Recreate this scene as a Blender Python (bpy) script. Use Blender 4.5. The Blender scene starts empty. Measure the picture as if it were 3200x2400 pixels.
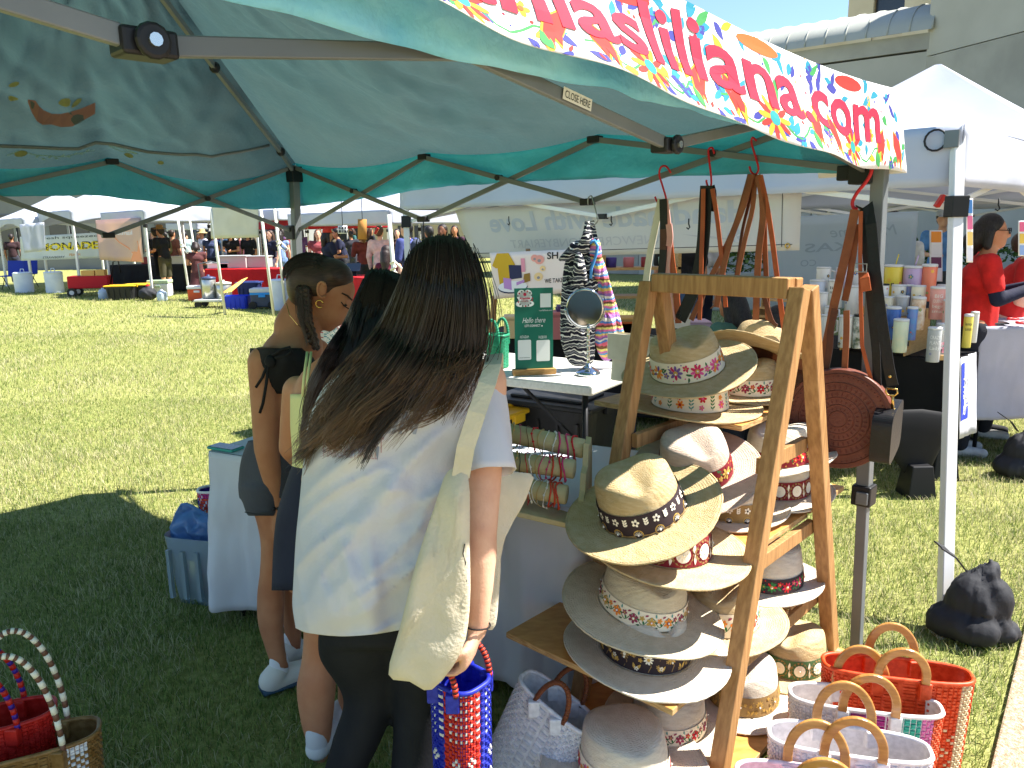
import bpy, bmesh, math, random
import numpy as np
from mathutils import Vector, Matrix, Euler, noise
random.seed(7)
R = math.radians
V = Vector
SC = bpy.context.scene
COL = SC.collection

# ------------------------------------------------------------------ camera
FPX, PITCH, ROLL, CAMZ = 2400.0, R(11.4), 0.014, 1.62
cp, sp = math.cos(PITCH), math.sin(PITCH)
_Rx, _Up, _Fw = V((1, 0, 0)), V((0, sp, cp)), V((0, cp, -sp))
CR = (_Rx*math.cos(ROLL) - _Up*math.sin(ROLL))
CU = (_Up*math.cos(ROLL) + _Rx*math.sin(ROLL))
CAM = V((0, 0, CAMZ))
cam_data = bpy.data.cameras.new('camera')
cam_data.sensor_fit = 'HORIZONTAL'
cam_data.sensor_width = 36.0
cam_data.lens = 36.0*FPX/3200.0
cam_data.clip_start, cam_data.clip_end = 0.05, 600
cam = bpy.data.objects.new('camera', cam_data)
COL.objects.link(cam)
m3 = Matrix((CR, CU, -_Fw)).transposed()
cam.matrix_world = Matrix.Translation(CAM) @ m3.to_4x4()
SC.camera = cam

# ------------------------------------------------------------------ sky, sun, exposure
SUN_AZ, SUN_EL = R(84), R(54)
sdir = V((math.sin(SUN_AZ)*math.cos(SUN_EL), math.cos(SUN_AZ)*math.cos(SUN_EL), math.sin(SUN_EL)))
w = bpy.data.worlds.new('World'); SC.world = w; w.use_nodes = True
nt = w.node_tree
bg = nt.nodes['Background']
sky = nt.nodes.new('ShaderNodeTexSky'); sky.sky_type = 'NISHITA'; sky.sun_disc = False
sky.sun_elevation = SUN_EL; sky.sun_rotation = SUN_AZ
sky.air_density = 1.0; sky.dust_density = 0.1; sky.ozone_density = 3.5
nt.links.new(sky.outputs[0], bg.inputs[0]); bg.inputs[1].default_value = 0.082
sl = bpy.data.lights.new('sun', 'SUN'); sl.energy = 5.0; sl.angle = R(0.55); sl.color = (1.0, 0.955, 0.88)
so = bpy.data.objects.new('sun', sl); COL.objects.link(so)
so.rotation_euler = (-sdir).to_track_quat('-Z', 'Y').to_euler(); so.location = (20, 5, 30)
SC.view_settings.view_transform = 'Standard'; SC.view_settings.look = 'None'
SC.view_settings.exposure = 1.6; SC.view_settings.gamma = 1.0
SC.view_settings.use_curve_mapping = False
SC.render.engine = 'CYCLES'
SC.cycles.max_bounces = 8; SC.cycles.transparent_max_bounces = 12

# ------------------------------------------------------------------ pixel -> place helpers (photo measured in 3200 x 2400)
def ray(u, v):
    return CR*((u-1600)/FPX) + CU*((1200-v)/FPX) + _Fw
def P(u, v, y):
    d = ray(u, v); return CAM + d*(y/d.y)
def G(u, v, z=0.0):
    d = ray(u, v); return CAM + d*((z-CAMZ)/d.z)
def PL(u, v, p0, dr):
    n = V((-dr[1], dr[0], 0)); d = ray(u, v)
    return CAM + d*(n.dot(V((p0[0], p0[1], 0))-V((0, 0, 0)))/n.dot(d))
def lerp(a, b, t): return a + (b-a)*t
def sm(t): t = min(1, max(0, t)); return t*t*(3-2*t)
def nz(p, s=1.0, o=0): return noise.noise(V((p[0]*s+o, p[1]*s+o*1.7, (p[2] if len(p) > 2 else 0)*s-o)))

# ------------------------------------------------------------------ materials
def lin(c):
    return tuple(((x/255)/12.92 if x/255 <= 0.04045 else ((x/255+0.055)/1.055)**2.4) for x in c)
MATS = {}
def mat(name, col, rough=0.65, col2=None, scale=8.0, bump=0.0, bscale=60.0, trans=0.0, metal=0.0,
        spec=0.3, stripes=None, tcol=None, back=None, back2=None, bdist=0.01, detail=4.0, stretch=None, glass=0.0, coat=0.0, ramp=(0.35, 0.65)):
    if name in MATS: return MATS[name]
    m = bpy.data.materials.new(name); m.use_nodes = True
    t = m.node_tree; N = t.nodes; L = t.links
    b = N['Principled BSDF']; out = N['Material Output']
    c1 = (*lin(col), 1)
    b.inputs['Base Color'].default_value = c1
    b.inputs['Roughness'].default_value = rough; b.inputs['Metallic'].default_value = metal
    b.inputs['Specular IOR Level'].default_value = spec
    if coat: b.inputs['Coat Weight'].default_value = coat; b.inputs['Coat Roughness'].default_value = 0.15
    if glass: b.inputs['Transmission Weight'].default_value = glass
    tc = N.new('ShaderNodeTexCoord'); src = tc.outputs['Object']
    if stretch:
        mp = N.new('ShaderNodeMapping'); mp.inputs['Scale'].default_value = stretch
        L.new(src, mp.inputs[0]); src = mp.outputs[0]
    colsock = None
    if col2 is not None or stripes:
        rmp = N.new('ShaderNodeValToRGB')
        if stripes:
            ax, freq, cols = stripes
            sx = N.new('ShaderNodeSeparateXYZ'); L.new(src, sx.inputs[0])
            ns = N.new('ShaderNodeTexNoise'); ns.inputs['Scale'].default_value = scale; L.new(src, ns.inputs['Vector'])
            ad = N.new('ShaderNodeMath'); ad.operation = 'MULTIPLY_ADD'; ad.inputs[1].default_value = 0.07
            L.new(ns.outputs[0], ad.inputs[0]); L.new(sx.outputs[ax], ad.inputs[2])
            mu = N.new('ShaderNodeMath'); mu.operation = 'MULTIPLY'; mu.inputs[1].default_value = freq; L.new(ad.outputs[0], mu.inputs[0])
            fr = N.new('ShaderNodeMath'); fr.operation = 'FRACT'; L.new(mu.outputs[0], fr.inputs[0])
            rmp.color_ramp.interpolation = 'CONSTANT'
            el = rmp.color_ramp.elements
            while len(el) < len(cols): el.new(0.5)
            for i, cc in enumerate(cols):
                el[i].position = i/len(cols)
            for i, cc in enumerate(cols): el[i].color = (*lin(cc), 1)
            L.new(fr.outputs[0], rmp.inputs[0])
        else:
            ns = N.new('ShaderNodeTexNoise'); ns.inputs['Scale'].default_value = scale; ns.inputs['Detail'].default_value = detail
            L.new(src, ns.inputs['Vector'])
            rmp.color_ramp.elements[0].position, rmp.color_ramp.elements[1].position = ramp
            rmp.color_ramp.elements[0].color = c1; rmp.color_ramp.elements[1].color = (*lin(col2), 1)
            L.new(ns.outputs[0], rmp.inputs[0])
        colsock = rmp.outputs[0]
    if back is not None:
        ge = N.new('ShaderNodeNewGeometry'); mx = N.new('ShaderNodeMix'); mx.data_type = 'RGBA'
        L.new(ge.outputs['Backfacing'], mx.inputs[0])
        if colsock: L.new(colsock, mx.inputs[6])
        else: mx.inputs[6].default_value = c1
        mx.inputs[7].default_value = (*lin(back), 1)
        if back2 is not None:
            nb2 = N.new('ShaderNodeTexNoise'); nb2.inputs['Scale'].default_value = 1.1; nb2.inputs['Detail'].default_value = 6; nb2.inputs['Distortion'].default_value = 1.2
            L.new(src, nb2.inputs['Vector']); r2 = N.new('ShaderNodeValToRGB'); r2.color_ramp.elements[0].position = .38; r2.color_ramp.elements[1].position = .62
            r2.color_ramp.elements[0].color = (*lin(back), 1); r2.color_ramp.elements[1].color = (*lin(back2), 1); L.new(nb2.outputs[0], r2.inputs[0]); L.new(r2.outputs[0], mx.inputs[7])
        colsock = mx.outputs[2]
    if colsock: L.new(colsock, b.inputs['Base Color'])
    if bump:
        nb = N.new('ShaderNodeTexNoise'); nb.inputs['Scale'].default_value = bscale; nb.inputs['Detail'].default_value = 5
        L.new(src, nb.inputs['Vector'])
        bp = N.new('ShaderNodeBump'); bp.inputs['Strength'].default_value = bump; bp.inputs['Distance'].default_value = bdist
        L.new(nb.outputs[0], bp.inputs['Height']); L.new(bp.outputs[0], b.inputs['Normal'])
    if trans:
        tr = N.new('ShaderNodeBsdfTranslucent'); mxs = N.new('ShaderNodeMixShader'); mxs.inputs[0].default_value = trans
        if tcol is not None: tr.inputs[0].default_value = (*lin(tcol), 1)
        elif colsock: L.new(colsock, tr.inputs[0])
        else: tr.inputs[0].default_value = c1
        L.new(b.outputs[0], mxs.inputs[1]); L.new(tr.outputs[0], mxs.inputs[2]); L.new(mxs.outputs[0], out.inputs[0])
    MATS[name] = m
    return m
def plain(col, rough=0.6, **k):
    return mat('paint_%d_%d_%d_%d' % (*[int(x) for x in col], int(rough*100)), col, rough, **k)

# ------------------------------------------------------------------ mesh builder
class MB:
    def __init__(s): s.v = []; s.f = []; s.m = []; s.c = 0
    def add(s, vs, fs, mi=None):
        o = len(s.v); s.v += [V(x) for x in vs]
        for f in fs: s.f.append([i+o for i in f]); s.m.append(s.c if mi is None else mi)
        return s
    def box(s, c, size, Rm=None, mi=None):
        x, y, z = [k/2 for k in size]; c = V(c)
        vs = [V((sx*x, sy*y, sz*z)) for sz in (-1, 1) for sy in (-1, 1) for sx in (-1, 1)]
        if Rm is not None: vs = [Rm @ q for q in vs]
        return s.add([c+q for q in vs], [(0, 2, 3, 1), (4, 5, 7, 6), (0, 1, 5, 4), (2, 6, 7, 3), (0, 4, 6, 2), (1, 3, 7, 5)], mi)
    def obox(s, o, ax, ay, az, mi=None):           # box from corner o with three edge vectors
        o, ax, ay, az = V(o), V(ax), V(ay), V(az)
        vs = [o, o+ax, o+ay, o+ax+ay, o+az, o+ax+az, o+ay+az, o+ax+ay+az]
        return s.add(vs, [(0, 2, 3, 1), (4, 5, 7, 6), (0, 1, 5, 4), (2, 6, 7, 3), (0, 4, 6, 2), (1, 3, 7, 5)], mi)
    def bar(s, p0, p1, wd, h, up=V((0, 0, 1)), mi=None):
        p0, p1 = V(p0), V(p1); d = p1-p0
        if d.length < 1e-6: return s
        dn = d.normalized(); a = dn.cross(up)
        if a.length < 1e-3: a = dn.cross(V((1, 0, 0)))
        a.normalize(); b = a.cross(dn).normalized()
        return s.obox(p0-a*wd/2-b*h/2, a*wd, d, b*h, mi)
    def tube(s, pts, r, n=8, mi=None, flat=1.0, caps=True, twist=None):
        pts = [V(p) for p in pts]; k = len(pts); vs = []
        prev = None
        for i, p in enumerate(pts):
            t = (pts[min(i+1, k-1)]-pts[max(i-1, 0)])
            t = t.normalized() if t.length > 1e-9 else V((0, 0, 1))
            if prev is None:
                a = t.cross(V((0, 0, 1))); a = a if a.length > 1e-3 else t.cross(V((1, 0, 0)))
            else: a = prev - t*prev.dot(t)
            a.normalize(); prev = a; b = t.cross(a)
            rr = r[i] if hasattr(r, '__len__') else r
            for j in range(n):
                q = 2*math.pi*j/n + (twist*i if twist else 0)
                vs.append(p + a*(rr*math.cos(q)) + b*(rr*flat*math.sin(q)))
        fs = [(i*n+j, i*n+(j+1) % n, (i+1)*n+(j+1) % n, (i+1)*n+j) for i in range(k-1) for j in range(n)]
        if caps: fs += [tuple(reversed(range(n))), tuple((k-1)*n+j for j in range(n))]
        return s.add(vs, fs, mi)
    def ribbon(s, pts, wd, th, side, mi=None):     # flat strap: width along 'side', thickness across
        pts = [V(p) for p in pts]; k = len(pts); vs = []
        for i, p in enumerate(pts):
            t = (pts[min(i+1, k-1)]-pts[max(i-1, 0)]).normalized()
            sd = V(side) - t*V(side).dot(t); sd.normalize(); b = t.cross(sd)
            for q in ((-1, -1), (1, -1), (1, 1), (-1, 1)): vs.append(p+sd*(q[0]*wd/2)+b*(q[1]*th/2))
        fs = [(i*4+j, i*4+(j+1) % 4, (i+1)*4+(j+1) % 4, (i+1)*4+j) for i in range(k-1) for j in range(4)]
        fs += [(3, 2, 1, 0), tuple((k-1)*4+j for j in range(4))]
        return s.add(vs, fs, mi)
    def lathe(s, prof, n=20, c=(0, 0, 0), M=None, mi=None, ex=1.0):
        vs = []
        for (r, z) in prof:
            for j in range(n):
                a = 2*math.pi*j/n; q = V((r*math.cos(a), r*ex*math.sin(a), z))
                vs.append((M @ q if M is not None else q) + V(c))
        k = len(prof)
        fs = [(i*n+j, i*n+(j+1) % n, (i+1)*n+(j+1) % n, (i+1)*n+j) for i in range(k-1) for j in range(n)]
        if prof[0][0] > 1e-6: fs.append(tuple(reversed(range(n))))
        if prof[-1][0] > 1e-6: fs.append(tuple((k-1)*n+j for j in range(n)))
        return s.add(vs, fs, mi)
    def grid(s, fn, nu, nv, closeu=False, mi=None, mfn=None):
        o = len(s.v)
        for j in range(nv+1):
            for i in range(nu if closeu else nu+1): s.v.append(V(fn(i/nu, j/nv)))
        st = nu if closeu else nu+1
        for j in range(nv):
            for i in range(nu):
                i2 = (i+1) % st if closeu else i+1
                s.f.append([o+j*st+i, o+j*st+i2, o+(j+1)*st+i2, o+(j+1)*st+i])
                s.m.append(mfn(i, j) if mfn else (s.c if mi is None else mi))
        return s
    def ball(s, c, r, n=10, k=6, mi=None, M=None):
        rx, ry, rz = r if hasattr(r, '__len__') else (r, r, r)
        def fn(u, v):
            a, b = 2*math.pi*u, math.pi*(v-0.5)*0.999
            q = V((rx*math.cos(a)*math.cos(b), ry*math.sin(a)*math.cos(b), rz*math.sin(b)))
            return (M @ q if M is not None else q)+V(c)
        return s.grid(fn, n, k, True, mi)
    def xf(s, M): s.v = [M @ q for q in s.v]; return s
    def build(s, name, mats, parent=None, smooth=False, thick=0, kind=None, bevel=0, sub=0, label=None):
        me = bpy.data.meshes.new(name)
        off = parent['_o'] if parent is not None and '_o' in parent else None
        if off is None and parent is not None and parent.parent is not None: off = parent.parent['_o']
        o3 = V(off) if off is not None else V((0, 0, 0))
        me.from_pydata([tuple(q-o3) for q in s.v], [], s.f)
        if not isinstance(mats, (list, tuple)): mats = [mats]
        for m in mats: me.materials.append(m)
        if len(mats) > 1: me.polygons.foreach_set('material_index', s.m)
        if smooth: me.polygons.foreach_set('use_smooth', [True]*len(me.polygons))
        me.update()
        ob = bpy.data.objects.new(name, me); COL.objects.link(ob)
        if parent is not None: ob.parent = parent
        if sub:
            md = ob.modifiers.new('subdivision', 'SUBSURF'); md.levels = sub; md.render_levels = sub
        if thick:
            md = ob.modifiers.new('thickness', 'SOLIDIFY'); md.thickness = thick; md.offset = 0
        if bevel:
            md = ob.modifiers.new('bevel', 'BEVEL'); md.width = bevel; md.segments = 2; md.limit_method = 'ANGLE'
        if kind: ob['kind'] = kind
        if label: ob['label'] = label
        return ob
def thing(name, label, cat, loc, group=None):
    o = bpy.data.objects.new(name, None); COL.objects.link(o)
    o.location = V(loc); o.empty_display_size = 0.05
    o['label'] = label; o['category'] = cat; o['_o'] = tuple(V(loc))
    if group: o['group'] = group
    return o
def solo(ob, label, cat, group=None):
    ob['label'] = label; ob['category'] = cat
    if group: ob['group'] = group
    return ob
def rebase(ob):                                   # move a one-mesh thing's origin to its base
    me = ob.data; n = len(me.vertices); a = np.empty(n*3); me.vertices.foreach_get('co', a); a = a.reshape(-1, 3)
    c = V(((a[:, 0].min()+a[:, 0].max())/2, (a[:, 1].min()+a[:, 1].max())/2, a[:, 2].min()))
    a -= np.array(c); me.vertices.foreach_set('co', a.ravel()); ob.location = c; return ob

# ------------------------------------------------------------------ text and flat print
def text_mesh(s, size=1.0, bold=0.0, shear=0.0, align='LEFT'):
    cu = bpy.data.curves.new('t', 'FONT'); cu.body = s; cu.size = size; cu.offset = bold; cu.shear = shear; cu.align_x = align
    cu.resolution_u = 3; cu.fill_mode = 'FRONT'
    ob = bpy.data.objects.new('t', cu)
    me = bpy.data.meshes.new_from_object(ob)
    bm = bmesh.new(); bm.from_mesh(me)
    bmesh.ops.triangulate(bm, faces=bm.faces[:])
    for _ in range(2):
        bmesh.ops.subdivide_edges(bm, edges=[e for e in bm.edges if e.calc_length() > size*0.28], cuts=1)
        bmesh.ops.triangulate(bm, faces=bm.faces[:])
    bm.verts.index_update()
    vs = [(v.co.x, v.co.y) for v in bm.verts]; fs = [[v.index for v in f.verts] for f in bm.faces]
    bm.free(); bpy.data.meshes.remove(me); bpy.data.objects.remove(ob); bpy.data.curves.remove(cu)
    return vs, fs
def text_w(vs): return max(x for x, y in vs)-min(x for x, y in vs)
def put_text(mb, fn, s, x, y, size, mi=0, bold=0.0, shear=0.0, width=None, mirror=False, align='LEFT'):
    vs, fs = text_mesh(s, size, bold, shear)
    x0, x1 = min(a for a, b in vs), max(a for a, b in vs)
    k = (width/(x1-x0)) if width else 1.0
    W = (x1-x0)*k
    ofs = {'LEFT': 0, 'CENTER': -W/2, 'RIGHT': -W}[align]
    def q(a, b):
        xx = (a-x0)*k
        if mirror: xx = W-xx
        return fn(x+ofs+xx, y+b)
    mb.add([q(a, b) for a, b in vs], [(f if not mirror else f[::-1]) for f in fs], mi)
def rot2(p, a): c, s = math.cos(a), math.sin(a); return (p[0]*c-p[1]*s, p[0]*s+p[1]*c)
def poly2(mb, fn, pts, mi, lay=0):
    cx, cy = sum(p[0] for p in pts)/len(pts), sum(p[1] for p in pts)/len(pts)
    n = len(pts)
    mb.add([fn(cx, cy, lay)]+[fn(p[0], p[1], lay) for p in pts], [(0, i+1, (i+1) % n+1) for i in range(n)], mi)
def disc2(mb, fn, x, y, r, mi, lay=0, n=10, ex=1.0, a=0):
    poly2(mb, fn, [(x+q[0], y+q[1]) for q in (rot2((r*math.cos(2*math.pi*i/n), r*ex*math.sin(2*math.pi*i/n)), a) for i in range(n))], mi, lay)
def leaf2(mb, fn, x, y, L, W, a, mi, lay=0, curl=0.0):
    pts = []
    for i in range(7): t = i/6; pts.append((t*L, W*math.sin(math.pi*t**0.8)+curl*math.sin(math.pi*t)))
    for i in range(5, 0, -1): t = i/6; pts.append((t*L, -W*0.55*math.sin(math.pi*t)+curl*math.sin(math.pi*t)))
    poly2(mb, fn, [(x+q[0], y+q[1]) for q in (rot2(p, a) for p in pts)], mi, lay)
def flower2(mb, fn, x, y, r, n, mis, mc, lay=0, fat=0.42, a0=0.0):
    for i in range(n):
        a = a0+2*math.pi*i/n; m = mis[i % len(mis)]
        cx, cy = x+math.cos(a)*r*0.6, y+math.sin(a)*r*0.6
        disc2(mb, fn, cx, cy, r*0.42, m, lay, 8, fat*2.2*3.2/n*1.3, a)
    disc2(mb, fn, x, y, r*0.32, mc, lay+1, 9)
def stem2(mb, fn, pts, wd, mi, lay=0):
    for i in range(len(pts)-1):
        (x0, y0), (x1, y1) = pts[i], pts[i+1]; d = math.hypot(x1-x0, y1-y0) or 1
        nx, ny = -(y1-y0)/d*wd/2, (x1-x0)/d*wd/2
        mb.add([fn(x0+nx, y0+ny, lay), fn(x0-nx, y0-ny, lay), fn(x1-nx, y1-ny, lay), fn(x1+nx, y1+ny, lay)], [(0, 1, 2, 3)], mi)
def flatfn(o, ax, ay, eps=0.0015):
    o, ax, ay = V(o), V(ax).normalized(), V(ay).normalized(); n = ax.cross(ay)
    return lambda x, y, lay=0: o+ax*x+ay*y+n*(eps*(lay+1))
# ================================================================== setting
E1, E2 = V((0.712, -0.702, 0)), V((0.702, 0.712, 0))
def lawn_mat():
    m = mat('lawn_soil', (92, 98, 44), 0.95, (128, 124, 70), 1.3, bump=0.9, bscale=55, spec=0.1)
    t = m.node_tree; N, L = t.nodes, t.links; b = N['Principled BSDF']
    tc = N.new('ShaderNodeTexCoord')
    n2 = N.new('ShaderNodeTexNoise'); n2.inputs['Scale'].default_value = 26; n2.inputs['Detail'].default_value = 8
    n2.inputs['Roughness'].default_value = 0.75
    L.new(tc.outputs['Object'], n2.inputs['Vector'])
    rp = N.new('ShaderNodeValToRGB'); rp.color_ramp.elements[0].position = 0.36; rp.color_ramp.elements[1].position = 0.66
    rp.color_ramp.elements[0].color = (0.14, 0.16, 0.04, 1); rp.color_ramp.elements[1].color = (0.52, 0.51, 0.20, 1)
    L.new(n2.outputs[0], rp.inputs[0])
    old = b.inputs['Base Color'].links[0].from_socket
    mx = N.new('ShaderNodeMix'); mx.data_type = 'RGBA'; mx.inputs[0].default_value = 0.62
    L.new(old, mx.inputs[6]); L.new(rp.outputs[0], mx.inputs[7]); L.new(mx.outputs[2], b.inputs['Base Color'])
    return m
q0, q1 = G(3200, 1975), G(3097, 2400)
pd = (q1-q0).normalized()
PE0, PE1 = q0-pd*14, q1+pd*6
mb = MB()
mb.add([(-150, -30, 0), (150, -30, 0), (150, 270, 0), (-150, 270, 0)], [(0, 1, 2, 3)])
o = mb.build('lawn', lawn_mat()); o['kind'] = 'structure'
pn = V((-pd.y, pd.x, 0)); pn = pn if pn.x > 0 else -pn
mb = MB(); mb.obox(PE0+V((0, 0, 0.004)), PE1-PE0, pn*6, V((0, 0, 0.022)))
aggm = mat('exposed_aggregate', (150, 128, 104), 0.9, (196, 178, 150), 95, bump=0.9, bscale=160, ramp=(0.40, 0.62), detail=6)
o = mb.build('pavement', aggm, bevel=0.008); o['kind'] = 'structure'

def make_grass():
    rng = np.random.default_rng(5)
    xs, ys, sc = [], [], []
    for (y0, y1, dens, k) in ((1.0, 4.2, 10500, 1.0), (4.2, 7.5, 5200, 1.12), (7.5, 13.0, 1500, 1.7), (13.0, 24.0, 330, 2.9)):
        wmax = 0.72*y1+0.5
        n = int(dens*(y1-y0)*2*wmax)
        x = rng.uniform(-wmax, wmax, n); y = rng.uniform(y0, y1, n)
        ok = np.abs(x) < 0.72*y+0.45
        d = (x-PE0.x)*pn.x+(y-PE0.y)*pn.y
        ok &= d < -0.01
        xs.append(x[ok]); ys.append(y[ok]); sc.append(np.full(ok.sum(), k))
    x = np.concatenate(xs); y = np.concatenate(ys); k = np.concatenate(sc); n = len(x)
    pat = (np.sin(x*1.9+y*0.7+1.0)*np.sin(y*1.6-x*0.8)+0.6*np.sin(x*5.3-y*2.1)*np.sin(y*4.7+x*1.2)+0.5*np.sin(x*11+y*7)*np.sin(y*13-x*5))
    h = rng.uniform(0.018, 0.046, n)*(1+0.22*pat)*np.where(k > 1.5, 0.85+0.2*k, 1.0)
    w_ = rng.uniform(0.0016, 0.0034, n)*k
    a = rng.uniform(0, 2*np.pi, n); ln = rng.uniform(0.15, 1.35, n)*h*(1.0)
    ca, sa = np.cos(a), np.sin(a)
    wa = a+np.pi/2+rng.uniform(-.7, .7, n); cw, sw = np.cos(wa)*w_/2, np.sin(wa)*w_/2
    z0 = -0.002
    vt = np.empty((n, 5, 3))
    vt[:, 0] = np.stack([x-cw, y-sw, np.full(n, z0)], 1); vt[:, 1] = np.stack([x+cw, y+sw, np.full(n, z0)], 1)
    mx, my = x+ca*ln*0.35, y+sa*ln*0.35
    vt[:, 2] = np.stack([mx+cw*.8, my+sw*.8, h*0.62], 1); vt[:, 3] = np.stack([mx-cw*.8, my-sw*.8, h*0.62], 1)
    vt[:, 4] = np.stack([x+ca*ln, y+sa*ln, h], 1)
    base = (np.arange(n)*5)[:, None]
    quad = base+np.array([[0, 1, 2, 3]]); tri = base+np.array([[3, 2, 4]])
    loops = np.concatenate([quad, tri], 1).ravel()
    ls = np.empty(2*n, np.int32); ls[0::2] = np.arange(n)*7; ls[1::2] = np.arange(n)*7+4
    lt = np.empty(2*n, np.int32); lt[0::2] = 4; lt[1::2] = 3
    me = bpy.data.meshes.new('grass')
    me.vertices.add(5*n); me.vertices.foreach_set('co', vt.ravel())
    me.loops.add(7*n); me.loops.foreach_set('vertex_index', loops.astype(np.int32))
    me.polygons.add(2*n); me.polygons.foreach_set('loop_start', ls); me.polygons.foreach_set('loop_total', lt)
    g1, g2, st = np.array([.12, .185, .035]), np.array([.32, .375, .10]), np.array([.56, .51, .30])
    dry = np.clip(0.37+0.34*pat+0.34*np.clip((x-0.9)/1.2, 0, 1)*np.clip((y-2.0)/1.0, 0, 1)+rng.normal(0, .22, n), 0, 1)
    r = rng.uniform(0, 1, n)
    c = np.where((r < dry*0.62)[:, None], st, np.where((r < 0.62)[:, None], g2, g1))
    c = c*rng.uniform(.72, 1.2, n)[:, None]
    col = np.ones((n, 5, 4), np.float32); col[:, :, :3] = c[:, None, :]
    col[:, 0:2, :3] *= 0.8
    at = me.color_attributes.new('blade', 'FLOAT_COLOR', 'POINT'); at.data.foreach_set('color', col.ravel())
    me.update(calc_edges=True)
    m = bpy.data.materials.new('grass_blades'); m.use_nodes = True
    N, L = m.node_tree.nodes, m.node_tree.links
    b = N['Principled BSDF']; b.inputs['Roughness'].default_value = 0.55; b.inputs['Specular IOR Level'].default_value = 0.25
    an = N.new('ShaderNodeAttribute'); an.attribute_name = 'blade'
    tr = N.new('ShaderNodeBsdfTranslucent'); mxs = N.new('ShaderNodeMixShader'); mxs.inputs[0].default_value = 0.35
    L.new(an.outputs['Color'], b.inputs['Base Color']); L.new(an.outputs['Color'], tr.inputs[0])
    L.new(b.outputs[0], mxs.inputs[1]); L.new(tr.outputs[0], mxs.inputs[2]); L.new(mxs.outputs[0], N['Material Output'].inputs[0])
    me.materials.append(m)
    ob = bpy.data.objects.new('grass', me); COL.objects.link(ob)
    ob['kind'] = 'stuff'; ob['label'] = 'short green lawn grass with straw coloured dry patches'; ob['category'] = 'grass'
make_grass()

# ------------------------------------------------------------------ buildings
conc = mat('grey_concrete', (172, 168, 154), 0.9, (186, 182, 168), 0.55, bump=0.25, bscale=9)
conc2 = mat('stained_concrete', (158, 154, 142), 0.9, (178, 174, 160), 0.9, bump=0.25, bscale=9)
lime = mat('warm_limestone', (214, 196, 160), 0.85, (228, 212, 178), 0.6, bump=0.2, bscale=6)
zinc = mat('grey_zinc_roof', (158, 160, 152), 0.6, (170, 172, 164), 0.8, metal=0.0)
dark = mat('dark_window_glass', (52, 56, 62), 0.15, spec=0.6)
def panels(parent, p0, dr, width, z0, z1, nx, nzz, mats, depth=0.25, gap=0.025, nrm=None, name='concrete_panel', skip=()):
    n = V((dr.y, -dr.x, 0)) if nrm is None else nrm
    for i in range(nx):
        for j in range(nzz):
            if (i, j) in skip: continue
            mb = MB(); a = p0+dr*(width*i/nx+gap/2); a.z = z0+(z1-z0)*j/nzz+gap/2
            mb.obox(a, dr*(width/nx-gap), n*(depth+0.012*((i*7+j*3) % 3)), V((0, 0, (z1-z0)/nzz-gap)))
            mb.build(name, mats[(i*3+j*5) % len(mats)], parent)
cb = P(2868, 712, 22.0); cb.z = 0
T = thing('concrete_building', 'grey concrete building with blank panelled walls behind the white tents', 'building', cb)
dw = V((0.32, -0.948, 0)).normalized()
mb = MB(); mb.obox(cb+V((0.3, 0.1, 0)), dw*26, V((dw.y*-1, dw.x, 0))*12, V((0, 0, 15))); mb.build('wall_core', conc2, T)
panels(T, cb, dw, 26, 0, 15, 6, 5, [conc, conc, conc2])
mb = MB(); bq = P(3140, 330, 20.2); mb.bar(bq, bq+V((0.75, -0.9, 1.0)), 0.16, 0.16); mb.build('pipe', zinc, T)
dl = V((-2.9, 2.2, 0)).normalized(); L_ = 11.5
T = thing('concrete_wing', 'low concrete wing with curved ribbed metal roof beside the blank tower wall', 'building', cb+dl*4)
zE = P(2885, 100, 22.0).z
nl = V((-dl.y, dl.x, 0)); nl = nl if nl.y < 0 else -nl
mb = MB(); mb.obox(cb-nl*0.3+V((0, 0, 0.001)), dl*L_, -nl*7, V((0, 0, zE-0.1))); mb.build('wall_core', conc2, T)
panels(T, cb+dl*L_, -dl, L_, 0, zE-0.5, 4, 3, [conc2, conc], depth=0.22, nrm=nl, skip=((2, 1),))
wn = cb+dl*(L_/4+0.05)+nl*(-0.2)
mb = MB(); mb.obox(wn+V((0, 0, zE*0.36)), dl*2.8, nl*0.08, V((0, 0, 2.0))); wo = mb.build('window', dark, T)
for k in range(3):
    mb = MB(); mb.obox(wn+dl*(0.95*k+0.45)+V((0, 0, zE*0.36)), dl*0.1, nl*0.14, V((0, 0, 2.0))); mb.build('mullion', conc, wo)
mb = MB(); mb.obox(cb+nl*0.25+V((0, 0, zE-0.46)), dl*L_, -nl*1.2, V((0, 0, 0.42))); mb.build('eave_band', conc2, T)
mb = MB()
def rf(u, v):
    a = v*1.35
    return cb+dl*(L_*u)+nl*(0.45-4.2*(1-math.cos(a)))+V((0, 0, zE+2.05*math.sin(a)*0.62))
mb.grid(rf, 30, 8); mb.build('roof', zinc, T, smooth=True)
for k in range(22):
    mb = MB(); mb.tube([rf(k/21*0.999, j/8)+V((0, 0, 0.012)) for j in range(9)], 0.022, 6); mb.build('roof_rib', zinc, T, smooth=True)
tb = P(2610, 712, 42.0); tb.z = 0
T = thing('limestone_tower', 'pale limestone office tower with small square windows above the concrete wing', 'building', tb)
dt = V((0.80, -0.60, 0)); nt_ = V((-0.6, -0.8, 0))
mb = MB(); mb.obox(tb-nt_*0.5, dt*24, -nt_*12, V((0, 0, 27))); mb.build('wall_core', lime, T)
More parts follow.
